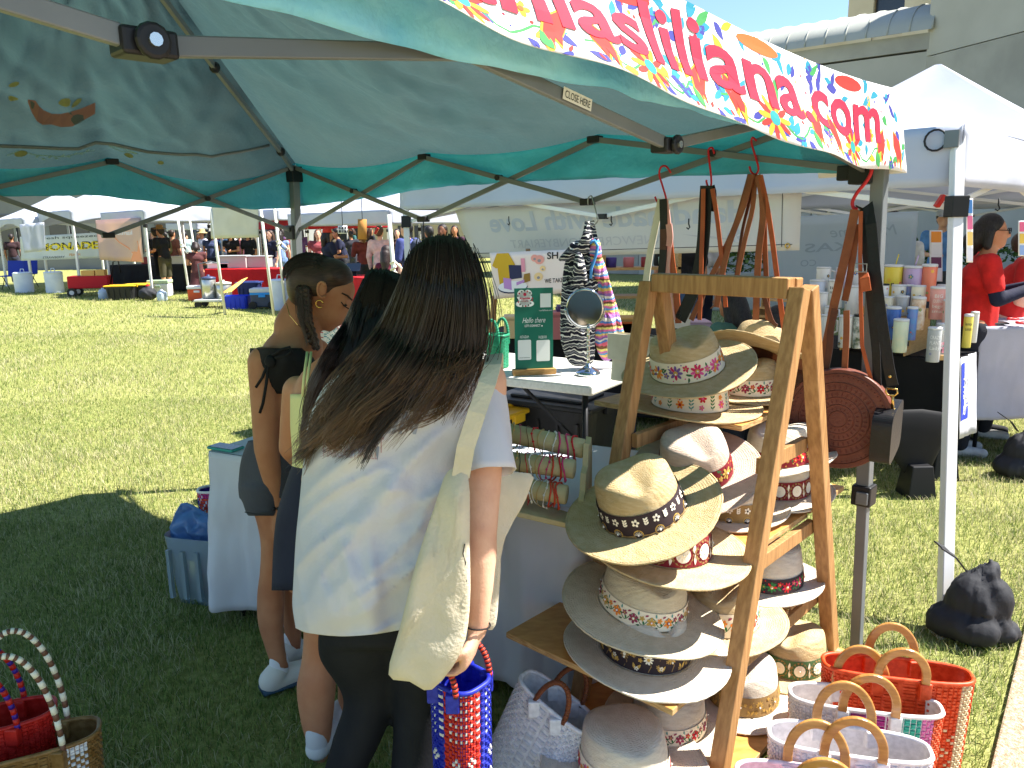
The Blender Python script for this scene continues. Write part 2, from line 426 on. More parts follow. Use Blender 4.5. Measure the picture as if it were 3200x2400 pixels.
for k in range(9):
    a = tb+dt*(k*2.6); mb = MB(); mb.obox(a, dt*1.18, nt_*0.35, V((0, 0, 27))); mb.build('pier', lime, T)
    for j in range(2, 8):
        zz = 3.6*j-0.6+P(2710, 90, 42).z-3*3.6
        mb = MB(); mb.obox(a+dt*1.2-nt_*0.2+V((0, 0, zz)), dt*1.38, nt_*0.05, V((0, 0, 1.9))); wi = mb.build('window', dark, T)
        mb = MB(); mb.obox(a+dt*1.2-nt_*0.1+V((0, 0, zz-0.16)), dt*1.38, nt_*0.3, V((0, 0, 0.14))); mb.build('sill', lime, wi)
        mb = MB(); mb.obox(a+dt*1.2-nt_*0.25+V((0, 0, zz+1.92)), dt*1.38, nt_*0.5, V((0, 0, 1.5))); mb.build('spandrel', lime, T)
zp = P(2610, 60, 42).z
mb = MB(); mb.obox(tb-dt*13-nt_*1.0, dt*12.96, -nt_*8, V((0, 0, zp))); mb.build('low_wing', lime, T)
mb = MB(); mb.obox(tb-dt*13-nt_*0.9+V((0, 0, zp-0.35)), dt*12.9, nt_*0.25, V((0, 0, 0.45))); mb.build('parapet', lime, T)
for k in range(7):
    mb = MB(); mb.obox(tb-dt*(1.6+1.75*k)-nt_*1.0+V((0, 0, zp-3.2)), dt*0.5, nt_*0.3, V((0, 0, 0.9))); mb.build('bracket', lime, T)
# long pale hall behind the crowd
hb = V((-30, 52, 0))
T = thing('far_hall', 'long tan building wall far behind the crowd and red tent', 'building', hb)
tan = mat('tan_stucco', (190, 172, 140), 0.9, (202, 186, 154), 0.3)
mb = MB(); mb.obox(hb, V((46, -6, 0)), V((1, 8, 0)), V((0, 0, 7))); mb.build('wall', tan, T)
for k in range(11):
    a = hb+V((46, -6, 0))*((k+0.5)/11)+V((0, -0.06, 1.1))
    mb = MB(); mb.obox(a, V((2.0, -0.26, 0)), V((0, 0.1, 0)), V((0, 0, 1.9))); wi = mb.build('window', dark, T)
    mb = MB(); mb.obox(a+V((0.95, -0.17, 0)), V((0.1, -0.013, 0)), V((0, 0.1, 0)), V((0, 0, 1.9))); mb.build('mullion', tan, wi)

hb = V((-27, 37, 0))
T = thing('grey_hall', 'low grey building with dark window bands behind the lemonade stand', 'building', hb)
gst = mat('grey_stucco', (120, 122, 124), 0.9, (134, 136, 136), 0.5)
mb = MB(); mb.obox(hb, V((17, 1.0, 0)), V((-.4, 6, 0)), V((0, 0, 4.2))); mb.build('wall', gst, T)
for k in range(7):
    a = hb+V((17, 1.0, 0))*((k+0.12)/7)+V((0, -0.07, 0.7))
    mb = MB(); mb.obox(a, V((1.8, 0.106, 0)), V((0, 0.1, 0)), V((0, 0, 1.9))); wi = mb.build('window', dark, T)
    mb = MB(); mb.obox(a+V((0.85, 0.0, 0)), V((0.1, 0.006, 0)), V((0, -0.03, 0)), V((0, 0, 1.9))); mb.build('mullion', gst, wi)

# ------------------------------------------------------------------ trees and hedge
barkm = mat('bark', (84, 68, 52), 0.9, (60, 48, 38), 6)
leafm = [mat('leaf_dark', (58, 84, 34), 0.6, trans=0.25), mat('leaf_mid', (86, 112, 46), 0.6, trans=0.25), mat('leaf_pale', (122, 140, 66), 0.6, trans=0.25)]
def leaves(mb, c, r, n, s, rnd):
    for _ in range(n):
        d = V((rnd.gauss(0, 1), rnd.gauss(0, 1), rnd.gauss(0, 1))).normalized()*(rnd.random()**0.45)
        p = V(c)+V((d.x*r[0], d.y*r[1], d.z*r[2]))
        if nz(p, 0.9) < -0.12: continue
        a = V((rnd.gauss(0, 1), rnd.gauss(0, 1), rnd.gauss(0, .6))).normalized(); b = a.cross(V((rnd.random(), rnd.random(), 1))).normalized()
        q = s*rnd.uniform(.6, 1.3)
        mb.add([p-a*q, p+b*q*.5, p+a*q, p-b*q*.5], [(0, 1, 2, 3)], rnd.choice((0, 0, 1, 1, 2)))
def tree(x, y, h, r, label, seed):
    rnd = random.Random(seed); T = thing('tree', label, 'tree', (x, y, 0), 'trees beyond the lemonade stand')
    mb = MB(); mb.tube([(x, y, 0), (x+.1, y, h*.3), (x-.1, y+.1, h*.55), (x, y, h*.8)], [.3, .22, .16, .06], 8)
    for k in range(6):
        a = k*1.05; mb.tube([(x, y, h*(.35+.06*k)), (x+math.cos(a)*r*.6, y+math.sin(a)*r*.6, h*(.55+.06*k))], [.12, .04], 6)
    mb.build('trunk', barkm, T, smooth=True)
    mb = MB()
    for k in range(9):
        a = rnd.uniform(0, 6.3); q = rnd.uniform(.2, .8)*r
        leaves(mb, (x+math.cos(a)*q, y+math.sin(a)*q, h*rnd.uniform(.5, .9)), (r*.5, r*.5, h*.16), 420, .17, rnd)
    mb.build('crown', leafm, T)
tree(-27, 44, 8.5, 4.2, 'leafy dark green tree leftmost beyond the white stalls', 1)
tree(-20, 40, 6.0, 3.0, 'small leafy tree behind the lemonade banner', 2)
tree(-16.5, 43, 6.5, 3.0, 'leafy tree farther right behind the mesh banner', 3)
rnd = random.Random(9)
hc = P(2960, 930, 15.5)
mb = MB()
for k in range(26): leaves(mb, (hc.x-4.5+k*0.36, hc.y+rnd.uniform(-.3, .3), 0.92+rnd.uniform(-.1, .16)), (.42, .42, .36), 150, .07, rnd)
solo(rebase(mb.build('hedge', leafm)), 'clipped green hedge in the concrete planter behind the tumbler stall', 'hedge')
mb = MB(); mb.obox((hc.x-5, hc.y-.5, 0), (10, 0, 0), (0, 1.1, 0), (0, 0, 0.66)); T = thing('planter', 'long low concrete planter holding the hedge', 'planter', (hc.x, hc.y, 0)); mb.build('planter_wall', conc, T, bevel=0.02)
mb = MB(); mb.obox((hc.x-5.05, hc.y-.55, 0.662), (10.1, 0, 0), (0, .14, 0), (0, 0, 0.07)); mb.build('coping', conc2, T, bevel=0.01)

# ------------------------------------------------------------------ pop-up tents
whitef = mat('white_tent_fabric', (196, 200, 213), 0.75, (187, 192, 206), 1.6, trans=0.16, bump=0.12, bscale=14, spec=0.2)
whitem = mat('white_enamel_metal', (226, 226, 224), 0.4, (212, 212, 208), 3)
greym = mat('grey_anodised_metal', (116, 120, 122), 0.45, (102, 106, 108), 4, metal=0.2)
blackp = mat('black_plastic', (28, 28, 31), 0.45)
redp = mat('red_plastic', (196, 42, 30), 0.4)
def scissors(T, A, B, tA, bA, tB, bB, panels, wd, h, m, jm=None, skip=None):
    """truss along the side A-B: lists of top and bottom nodes"""
    top = [lerp(V((*A, tA)), V((*B, tB)), k/panels) for k in range(panels+1)]
    bot = [lerp(V((*A, bA)), V((*B, bB)), k/panels) for k in range(panels+1)]
    return truss(T, top, bot, wd, h, m, jm)
def truss(T, top, bot, wd, h, m, jm=None):
    sd = (top[-1]-top[0]); sd = V((sd.y, -sd.x, 0)).normalized()
    for k in range(len(top)-1):
        for (a, b, s) in ((top[k], bot[k+1], 1), (bot[k], top[k+1], -1)):
            mb = MB(); mb.bar(a+sd*(wd*0.62*s), b+sd*(wd*0.62*s), wd, h); mb.build('truss_bar', m, T, bevel=0.002)
        if jm:
            c = (top[k]+bot[k+1])/2; mb = MB(); mb.tube([c-sd*wd*1.5, c+sd*wd*1.5], h*0.6, 10); mb.build('pivot', jm, T)
    if jm:
        for k in range(1, len(top)-1):
            for q in (top[k], bot[k]):
                d = (top[-1]-top[0]).normalized()
                mb = MB(); mb.bar(q-d*h*1.3, q+d*h*1.3, wd*3.3, h*1.25); mb.build('joint', jm, T, bevel=0.004)
def tent(name, label, c, eave, peak, val, fm, lm, group=None, truss_p=0, tm=None, arch=0, leg=0.045, sag=0.10, vis_legs=(0, 1, 2, 3), wav=0.02, seed=0, brk=True, lean=0.0, bases=None):
    c = [V((*q[:2], 0)) for q in c]; M = sum(c, V())/4
    T = thing(name, label, 'tent', M, group)
    pk = M+V((0, 0, peak))
    for k in range(4):
        a, b = c[k]+V((0, 0, eave)), c[(k+1) % 4]+V((0, 0, eave))
        def rfn(u, v):
            p = lerp(lerp(a, b, u), pk, v*0.985)
            p.z -= sag*math.sin(math.pi*v)*(0.35+0.65*math.sin(math.pi*u))
            p.z += 0.025*nz(p, 2.2, seed)*(1-v)*math.sin(math.pi*u)
            return p
        mb = MB(); mb.grid(rfn, 20, 10); mb.build('roof_panel', fm, T, smooth=True)
        n = V((b.y-a.y, -(b.x-a.x), 0)).normalized()
        def vfn(u, v):
            p = lerp(a, b, u); drop = val
            if arch: drop = val*(1-arch*math.sin(math.pi*(u*1.0))**0.8)
            p = p+n*(0.004+wav*v*nz((u*5+seed, v*1.5, k*3.1), 1.6)+0.01*v*math.sin(u*31+seed)*math.sin(math.pi*u))
            p.z -= drop*v-0.0
            return p
        mb = MB(); mb.grid(vfn, 36, 6); mb.build('valance', fm, T, smooth=True, thick=0.002)
        if k in vis_legs:
            q = c[k]+(M-c[k]).normalized()*leg*0.9
            b0 = V(bases[k]) if bases and bases[k] is not None else q
            mb = MB(); mb.obox(b0+V((-leg/2, -leg/2, 0.0)), (leg, 0, 0), (0, leg, 0), (q-b0)+V((lean, 0, eave-0.02))); lo = mb.build('leg', lm, T, bevel=0.003)
            mb = MB(); mb.box(b0+V((0, 0, 0.005)), (leg*2.2, leg*2.2, 0.01)); mb.build('foot_plate', lm, lo)
            if brk:
                mb = MB(); mb.box(lerp(b0, q, 0.82)+V((lean*.8, 0, eave-val-0.09)), (leg*1.6, leg*1.6, 0.09)); mb.build('slider', blackp, lo, bevel=0.004)
        if truss_p:
            i2 = (k+1) % 4
            pa, pb = c[k]+(M-c[k]).normalized()*leg*1.2, c[i2]+(M-c[i2]).normalized()*leg*1.2
            scissors(T, pa[:2], pb[:2], eave-0.05, eave-val-0.09, eave-0.05, eave-val-0.09, truss_p, 0.012, 0.026, tm or lm, blackp if leg > .04 else None)
    return T
def at_z(u, v, z):
    return G(u, v, z)
W1 = at_z(3012, 388, 2.04); W1.z = 0; WS = 4.0; WB = G(2950, 1978)
wc = [W1, W1+E2*WS, W1+E2*WS-E1*WS, W1-E1*WS]
WT = tent('white_tent', 'white pop-up tent with shaded front valance directly behind the teal tent', [wc[3], wc[0], wc[1], wc[2]], 2.04, 2.62, 0.26, whitef, whitem, None, 2, whitem, seed=3, bases=[None, WB, None, None])
# fittings on the near corner of the white tent
mb = MB(); q = W1+V((0, 0, 1.98))-E2*0.025
rg = [q-E1*0.10+E1*0.045*math.cos(a*.45)+V((0, 0, 0.045*math.sin(a*.45))) for a in range(15)]
mb.tube(rg, 0.005, 6); mb.build('ring', blackp, WT, smooth=True)
mb = MB(); mb.box(q-E1*0.035, (0.06, 0.014, 0.075), Euler((0, 0, math.atan2(E1.y, E1.x))).to_matrix()); mb.build('corner_tab', greym, WT, bevel=0.003)
for (px, py) in ((1910, 690), (1590, 690), (2152, 700), (3120, 640)):
    p = PL(px, py, W1-E2*0.03, E1) if px < 3000 else PL(px, py, W1+E1*0.03, E2)
    mb = MB(); mb.tube([p+V((0, 0, 0.03)), p, p+V((0, 0, -0.018))+E1*0.008, p+V((0, 0, -0.028))+E1*0.0, p+V((0, 0, -0.02))-E1*0.012], 0.004, 6); mb.build('hook', blackp, WT, smooth=True)
for (px, py) in ((2950, 610), (1182, 712)):
    p = PL(px, py, W1, E1); mb = MB(); mb.bar(p, p+V((-0.03, 0, -0.05)), 0.03, 0.02); mb.build('release_tab', redp, WT, bevel=0.003)
w2 = [q+E2*(WS+0.25) for q in wc]
tent('white_tent', 'white pop-up tent with tall sunlit peak in front of the concrete building', [w2[3], w2[0], w2[1], w2[2]], 2.1, 3.42, 0.30, whitef, whitem, None, 2, whitem, seed=8, vis_legs=(0, 1, 2, 3))
# ================================================================== the teal tent
tealc = mat('teal_canopy_fabric', (70, 178, 170), 0.7, (58, 164, 160), 1.2, trans=0.12, tcol=(104, 144, 146), back=(80, 86, 86), back2=(54, 74, 80), bump=0.9, bscale=4.5, bdist=0.05, spec=0.2)  # back tones mottled: uneven light through the canopy painted into the colour
tealv = mat('teal_valance_fabric', (112, 196, 226), 0.7, (84, 178, 214), 3.0, trans=0.36, tcol=(86, 178, 172), bump=0.9, bscale=14, bdist=0.02, spec=0.2)
bannerw = mat('white_printed_banner', (238, 238, 238), 0.75, trans=0.12, spec=0.15, bump=0.1, bscale=30)
LA = V((-1.36, 4.84, 0)); LB = G(2672, 2088); LB.z = 0
dAB = (LB-LA).normalized(); dBC = -E2
def ab(u, v): return PL(u, v, LA, dAB)
def ad(u, v): return PL(u, v, LA, E2)
def bc(u, v): return PL(u, v, LB+V((.07, .03, 0)), E2)
ABt = [ab(918, 521), ab(1325, 491), ab(1859, 436), ab(2762, 300)]
ABb = [ab(919, 725), ab(1323, 685), ab(1836, 631), ab(2700, 533)]
K1t, K1b = ad(350, 505), ad(338, 735)
dk = (K1t-ABt[0]); ADt = [ABt[0], K1t, K1t+dk+V((0, 0, .02)), K1t+dk*2]
ADb = [ABb[0], K1b, K1b+dk+V((0, 0, .1)), K1b+dk*2+V((0, 0, .15))]
BCt = [ABt[3], bc(2083, 176), bc(450, -290)]; BCt.append(BCt[2]+(BCt[2]-BCt[1])*1.0)
BCb = [ABb[3], bc(2083, 455), bc(450, 140)]; BCb.append(BCb[2]+(BCb[2]-BCb[1])*1.0)
DCt = [lerp(ADt[3], BCt[3], k/3) for k in range(4)]; DCb = [lerp(ADb[3], BCb[3], k/3) for k in range(4)]
TC = (LA+BCt[3].to_2d().to_3d())/2
TT = thing('teal_tent', 'teal pop-up market tent with white floral web address banner over the hat stall', 'tent', (TC.x, TC.y, 0))
for tp, bt in ((ABt, ABb), (ADt, ADb), (BCt, BCb), (DCt, DCb)):
    truss(TT, tp, bt, 0.012, 0.023, greym, blackp)
for q in (BCb[1], BCb[2]):                                   # big bolts on the two near knuckles
    mb = MB(); mb.tube([q+E1*0.02, q+E1*0.03], 0.019, 14); kn = mb.build('knuckle', blackp, TT, bevel=0.004)
    mb = MB(); mb.tube([q+E1*0.029, q+E1*0.034], 0.007, 10); mb.build('bolt', mat('bright_steel', (190, 192, 190), 0.25, metal=0.9), kn)
def leg(base, top, slider, wd=0.044, mid=None):
    base, top = V(base), V(top); ax = dAB*wd; ay = E2*wd
    f = 0.33
    mb = MB(); mb.obox(lerp(base, top, f)-ax/2-ay/2, ax, ay, (top-base)*(1-f)); lo = mb.build('leg', greym, TT, bevel=0.003)
    mb = MB(); mb.obox(base-ax*.4-ay*.4, ax*.8, ay*.8, (top-base)*(f+.02)); mb.build('inner_leg', greym, lo, bevel=0.003)
    mb = MB(); c = lerp(base, top, f); mb.obox(c-ax*.75-ay*.75-V((0, 0, .03)), ax*1.5, ay*1.5, V((0, 0, .075))); mb.build('height_lock', blackp, lo, bevel=0.006)
    mb = MB(); mb.obox(c-ax*.3-ay*.95-V((0, 0, .02)), ax*.9, ay*.3, V((0, 0, .045))); mb.build('push_button', greym, lo, bevel=0.003)
    mb = MB(); mb.box(base+V((0, 0, .006)), (.11, .11, .012)); mb.build('foot_plate', greym, lo, bevel=0.002)
    s = V(slider); mb = MB(); mb.obox(s-ax*.85-ay*.85-V((0, 0, .045)), ax*1.7, ay*1.7, V((0, 0, .085))); mb.obox(s-ax*1.9-ay*.4-V((0, 0, .03)), ax*1.3, ay*.8, V((0, 0, .05))); mb.build('slider', blackp, lo, bevel=0.005)
    mb = MB(); mb.obox(top-ax*.8-ay*.8-V((0, 0, .09)), ax*1.6, ay*1.6, V((0, 0, .09))); mb.build('leg_cap', blackp, lo, bevel=0.005)
leg(LA, ABt[0], ABb[0]); leg(LB, ABt[3], ABb[3])
leg((ADt[3].x, ADt[3].y, 0), ADt[3], ADb[3]); leg((BCt[3].x, BCt[3].y, 0), BCt[3], BCb[3])
PK = V((TC.x-.15, TC.y, 2.86))
for q, s in ((ABt[0], 1), (ABt[3], 1), (ADt[3], 1), (BCt[3], 1)):   # hip rafters with knee
    kn = lerp(q, PK, 0.10)+V((0, 0, -0.02)); md = lerp(q, PK, 0.48)+V((0, 0, -0.06))
    for a, b in ((q+V((0, 0, -.03)), kn), (kn, md), (md, PK+V((0, 0, -.08)))):
        mb = MB(); mb.bar(a, b, 0.018, 0.028); mb.build('rafter', greym, TT, bevel=0.002)
    for c in (kn, md):
        mb = MB(); mb.ball(c, 0.026, 8, 6); mb.build('knee', blackp, TT)
def edge(nodes, sags, out):
    def f(u):
        k = min(int(u*3), 2); t = u*3-k
        p = lerp(nodes[k], nodes[k+1], t)
        p.z += 0.025-sags[k]*4*t*(1-t)
        return p
    return f
zB0 = bc(2768, 285).z; OF = 0.028
BCe = [V((q.x, q.y, zB0+(0, -.01, -.01, 0)[i])) for i, q in enumerate(BCt)]
cA, cB = ABt[0]+(E2-E1)*OF, BCe[0]+(E2+E1)*OF
cD, cC = ADt[3]-(E2+E1)*OF, BCe[3]+(E1-E2)*OF
eAB = edge([cA, ABt[1]+E2*OF, ABt[2]+E2*OF, cB], (.05, .04, .05), E2)
eAD = edge([cA, ADt[1]-E1*OF, ADt[2]-E1*OF, cD], (.115, .08, .05), E2)
eBC = edge([cB, BCe[1]+E1*OF, BCe[2]+E1*OF, cC], (.02, .02, .02), E1)
eDC = edge([cD, DCt[1]-E2*OF, DCt[2]-E2*OF, cC], (.04, .04, .04), E2)
def roofn(e, k, amp=0.055):
    def rfn(u, v):
        p = lerp(e(u), PK, v*0.99)
        wv = math.sin(math.pi*min(1, v*1.02))
        p.z -= 0.05*wv*math.sin(math.pi*u)
        d = nz((u*3.1, v*2.3, k), 1.0)*1.0+0.6*math.sin(u*17+v*9+k)*nz((u*4, v*4, k+5))+.5*nz((u*11+v*9, v*7, k))+.35*math.sin((u*38+v*21)+4*nz((u*5, v*5, k)))*nz((u*3, v*3, k+9))
        rd = lambda q: (1-min(1, abs(q)*2.4))**2
        d += .42*rd(nz((u*9+v*6, v*2.0-u*1.5, k+2)))+.30*rd(nz((u*7-v*8, u*2, k+6)))-.25*rd(nz((u*16, v*5, k+8)))
        p.z += amp*d*wv**.5*(math.sin(math.pi*u)**.4 if 0 < u < 1 else 0)
        return p
    return rfn
for k, e in enumerate((eAB, eAD, eBC, eDC)):
    fl = e in (eAB, eDC)
    mb = MB(); mb.grid(roofn(e, k), 110, 56)
    if k in (1, 2): mb.f = [f[::-1] for f in mb.f]
    mb.f = [f[::-1] for f in mb.f] if k in (0, 1, 2, 3) else mb.f
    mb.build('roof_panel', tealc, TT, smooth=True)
# seam strap under the left roof panel
rAD = roofn(eAD, 1)
mb = MB(); mb.tube([rAD(0.02+0.9*k/30, 0.13+.01*math.sin(k*.4))+V((0, 0, -.015)) for k in range(31)], 0.009, 6); mb.build('seam', greym, TT, smooth=True)
# printed show-through on the underside, left
pA, pD = ADt[0], ADt[3]; pnrm = (pD-pA).cross(PK-pA).normalized()
def under(u, v):
    d = ray(u, v); h = CAM+d*((pA-CAM).dot(pnrm)/d.dot(pnrm))
    ed = (pD-pA); el = ed.length; ed.normalize()
    r = h-pA; pkr = PK-pA
    perp = pkr-ed*pkr.dot(ed); pv = r.dot(perp)/perp.dot(perp)
    uu = ((r-pkr*pv).dot(ed)/(el))/max(1e-3, (1-pv))
    return rAD(max(0.01, min(.99, uu)), max(0.02, min(.97, pv)))+V((0.0, 0, -0.006))
fn = lambda x, y, lay=0: under(x, y)
mb = MB(); cr = [(84, 252), (108, 256), (135, 292), (190, 312), (255, 306), (300, 298), (298, 322), (250, 345), (190, 352), (130, 335), (98, 300)]
up_ = [(84, 252), (108, 256), (120, 275), (135, 292), (160, 304), (190, 312), (225, 310), (255, 306), (300, 298)]
lo_ = [(84, 262), (92, 285), (98, 300), (112, 318), (130, 335), (160, 346), (190, 352), (225, 349), (298, 322)]
for i in range(8): mb.add([fn(*up_[i]), fn(*up_[i+1]), fn(*lo_[i+1]), fn(*lo_[i])], [(0, 1, 2, 3)], 0)
for i in range(3): put_text(mb, fn, ('m', 'n', 'a')[i], 92+i*62, 432-i*6, -34, 0)
for (x, y, a) in ((40, 205, 18), (40, 260, 16), (200, 268, 20), (240, 285, 18), (65, 440, 22), (405, 470, 14), (500, 468, 10)): disc2(mb, fn, x, y, a, 1, n=9, ex=.6)
for k in range(9): leaf2(mb, fn, 110+k*20, 460, 18, 4, .5 if k % 2 else -.5, 2)
stem2(mb, fn, [(20, 440), (60, 428), (110, 450), (200, 462), (300, 460)], 4, 2); stem2(mb, fn, [(345, 450), (380, 440), (430, 455), (380, 458), (345, 450)], 4, 2)
mb.build('print', [mat('faded_red_print', (150, 108, 100), .8, trans=.3), mat('faded_yellow_print', (150, 150, 96), .8, trans=.3), mat('faded_pale_print', (150, 182, 180), .8, trans=.3)], TT, kind='stuff')
# valances
def hemz(pts):
    def f(s):
        for (s0, z0), (s1, z1) in zip(pts[:-1], pts[1:]):
            if s <= s1: return lerp(z0, z1, max(0, (s-s0)/(s1-s0+1e-9)))
        return pts[-1][1]
    return f
def hem_from(px, pl, o, d): return hemz(sorted(((pl(*p)-o).dot(d), pl(*p).z) for p in px))
def valance(e, hz, o, d, out, k, nu=90, mt=tealv, flare=0.02):
    def f(u, v):
        p = e(u); s = (p-o).dot(d); zb = hz(s)
        p = p+out*(0.006*min(1, v*6)+flare*v*(nz((u*7, v*1.2, k), 1.0)+.5*math.sin(u*26+k))+.012*v*nz((u*23, v*3, k)))
        p.z = lerp(p.z, zb+.006*nz((u*30, 0, k)), v); return p
    mb = MB(); mb.grid(f, nu, 10); return mb.build('valance', mt, TT, smooth=True, thick=0.0015)
valance(eAB, hem_from([(932, 643), (1158, 617), (1300, 590), (1542, 570), (2000, 552), (2434, 542), (2650, 537)], ab, LA, dAB), LA, dAB, E2, 1)
valance(eAD, hem_from([(0, 612), (316, 610), (565, 642), (768, 655), (900, 651)], ad, LA, -E2), LA, -E2, -E1, 2)
oB = V((ABt[3].x, ABt[3].y, 0))
hBC = hem_from([(533, 0), (1000, 108), (1624, 246), (2000, 326), (2380, 407), (2721, 505)], bc, oB, -E2)
sunlit_v = mat('sunlit_valance_fabric', (150, 214, 238), 0.7, (112, 190, 226), 5.0, trans=0.15, tcol=(110, 200, 210), bump=0.9, bscale=12, bdist=0.02, spec=0.2)  # paler copy of the teal valance fabric, sunlight put into its colour
valance(eBC, hBC, oB, -E2, E1, 3, 160, mt=sunlit_v, flare=0.014)
valance(eDC, hemz([(-9, 1.85), (9, 1.85)]), oB, -E2, -E2, 4, 30)
# floral banner along the near right side
Lbc = (BCt[3]-BCt[0]).length
zBan = hem_from([(1398, 0), (1700, 112), (2000, 222), (2300, 342), (2575, 452), (2750, 508)], lambda u, v: PL(u, v, LB+V((.07, .03, 0))+E1*.10, E2), oB, -E2)
def ban(t, w):                                             # t metres from corner B, w 0 top .. 1 bottom
    w = min(1.0, max(0.0, w))
    p = eBC(max(0, min(.999, t/Lbc))); p.z += 0.012
    fl = 0.030+0.040*sm(t/0.9)
    zb = zBan(t)
    wv = .010*math.sin(t*9+w*2)+.008*nz((t*5, w*3, 2))
    p = p+E1*(0.014+fl*w**1.25+wv*w)
    p.z = lerp(p.z, zb, w**.9)+.004*math.sin(t*14)*w
    return p
BW = 0.25
def bfn(x, y, lay=0):                                      # x = -t, y from bottom edge
    t, wv = -x, 1-y/BW
    p = ban(t, wv); a = ban(t+.02, wv)-ban(t-.02, wv); b = ban(t, min(1, wv+.03))-ban(t, max(0, wv-.03))
    n = a.cross(b).normalized(); n = n if n.dot(E1) > 0 or n.z > 0 else -n
    if n.dot(E1) < 0: n = -n
    return p+n*(0.0013+0.0004*lay)
bo = MB(); bo.grid(lambda u, v: ban(Lbc*.985*u, v), 140, 10); bo = bo.build('banner', bannerw, TT, smooth=True, thick=0.0012)
pc = [(172, 12, 52), (198, 34, 24), (222, 150, 26), (44, 48, 132), (16, 122, 146), (48, 132, 66), (118, 170, 48), (26, 132, 134), (214, 88, 26)]
pm = [plain(c, .75) for c in pc]
CR_, RD, YL, BL, TL, GR, LM, TQ, OR = range(9)
mb = MB(); rnd = random.Random(4)
wdot = text_w(text_mesh('.com', .25, .008)[0]); wall = text_w(text_mesh('artesaniasliliana.com', .25, .008)[0])
put_text(mb, lambda x, y: bfn(x, y, 3), 'artesaniasliliana.com', -0.19, 0.088, 0.205, CR_, bold=0.0045, width=0.52*wall/wdot, align='RIGHT')
k = 0
t = 0.10
while t < 3.7:
    flower2(mb, bfn, -(t+.30), .056, .062, 12, (YL, RD), TQ, 1)
    for sgn in (-1, 1):                                    # pair of red tulips with yellow fringe
        cx = -(t+.03)+sgn*.045; y0 = .062
        pts = [(-.004, .042), (.022, .024), (.030, -.004), (.022, -.034), (.015, -.012), (.008, -.026), (.002, -.006), (-.008, .012)]
        poly2(mb, bfn, [(cx+sgn*p[0]*1.8, y0+p[1]*1.75-.004) for p in pts], YL, 0); poly2(mb, bfn, [(cx+sgn*p[0]*1.55, y0+p[1]*1.5) for p in pts], RD, 1)
        leaf2(mb, bfn, cx-sgn*.002, .012, .022, .006, math.pi/2+sgn*.5, RD, 1)
    stem2(mb, bfn, [(-(t+.08+.03*i), .045+.025*math.sin(i*1.1)) for i in range(7)], .006, GR, 0)
    stem2(mb, bfn, [(-(t+.34+.03*i), .045-.025*math.sin(i*1.1)) for i in range(6)], .006, GR, 0)
    leaf2(mb, bfn, -(t+.12), .008, .075, .024, 1.35, LM, 0); leaf2(mb, bfn, -(t+.11), .006, .055, .018, 1.9, GR, 1)
    flower2(mb, bfn, -(t+.16), .105, .022, 5, (YL,), OR, 0)
    poly2(mb, bfn, [(-(t+.30)+.085*math.cos(a*.4), .232+.016*math.sin(a*.4)) for a in range(16)], OR if k % 2 else RD, 1)
    k += 1; t += .47
for i in range(330):
    t = rnd.uniform(.02, 3.7); y = rnd.choice((rnd.uniform(.01, .09), rnd.uniform(.205, .24), rnd.uniform(.01, .24)))
    leaf2(mb, bfn, -t, y, rnd.uniform(.036, .064), rnd.uniform(.010, .017), rnd.uniform(0, 6.28), rnd.choice((BL, BL, TL, TL, GR, BL, TL, YL)), 0, rnd.uniform(-.004, .004))
for i in range(120):
    disc2(mb, bfn, -rnd.uniform(.02, 3.7), rnd.uniform(.01, .24), rnd.uniform(.003, .006), rnd.choice((RD, YL, BL, CR_)), 0, 6)
mb.build('print', pm, bo, kind='stuff')
# the banner's short return around corner B
def ban2(u, v):
    p = ban(0.0, v)-E1*(0.30*u)+E2*(.02*u); p.z = lerp(ban(0, 0).z, ban(0, 1).z, v); return p
mb = MB(); mb.grid(ban2, 10, 8); mb.build('banner_return', bannerw, TT, smooth=True, thick=0.0012)
# CLOSE HERE sticker on the near bar
d_ = (BCt[2]-BCb[1]).normalized(); c_ = PL(1805, 310, LB+V((.07, .03, 0))+E1*0.017, E2)
upv = d_.cross(E1).normalized(); upv = upv if upv.z > 0 else -upv
rgt = -d_ if d_.x < 0 else d_
mb = MB(); fn = flatfn(c_, rgt, upv, .0004); mb.add([fn(-.038, -.010), fn(.038, -.010), fn(.038, .010), fn(-.038, .010)], [(0, 1, 2, 3)], 0)
put_text(mb, lambda x, y: fn(x, y, 2), 'CLOSE HERE', 0, -.006, .017, 1, width=.066, align='CENTER'); mb.build('sticker', [plain((214, 210, 196)), plain((30, 30, 30))], TT, kind='stuff')
# ================================================================== stall furniture
RW, RB = V((0.73, -0.68, 0)).normalized(), V((0.68, 0.73, 0)).normalized()      # rack width and depth directions
oak = mat('oiled_oak', (176, 134, 86), 0.5, (148, 108, 66), 5, stretch=(18, 18, 1.5), bump=0.15, bscale=40, spec=0.35)
ply = mat('birch_plywood', (206, 150, 82), 0.42, (188, 130, 66), 3.5, stretch=(6, 14, 6), spec=0.4)
plye = mat('plywood_edge', (200, 166, 116), 0.7, (150, 112, 70), 30, stretch=(1, 1, 9))
RA = V((0.82, 2.155, 1.448)); LAx = RA-RW*0.49
RK = thing('hat_rack', 'folding oak A-frame rack with plywood shelves of straw hats', 'shelf rack', (RA.x-.2, RA.y+.18, 0))
def rleg(a, off, back):
    b = V((a.x, a.y, 0))+RB*off
    mb = MB(); mb.bar(b, a+RB*(0.028 if back else -0.028), 0.045, 0.05, up=RB); return mb.build('leg', oak, RK, bevel=0.004)
for a in (RA, LAx): rleg(a, -0.42, 0); rleg(a, 0.47, 1)
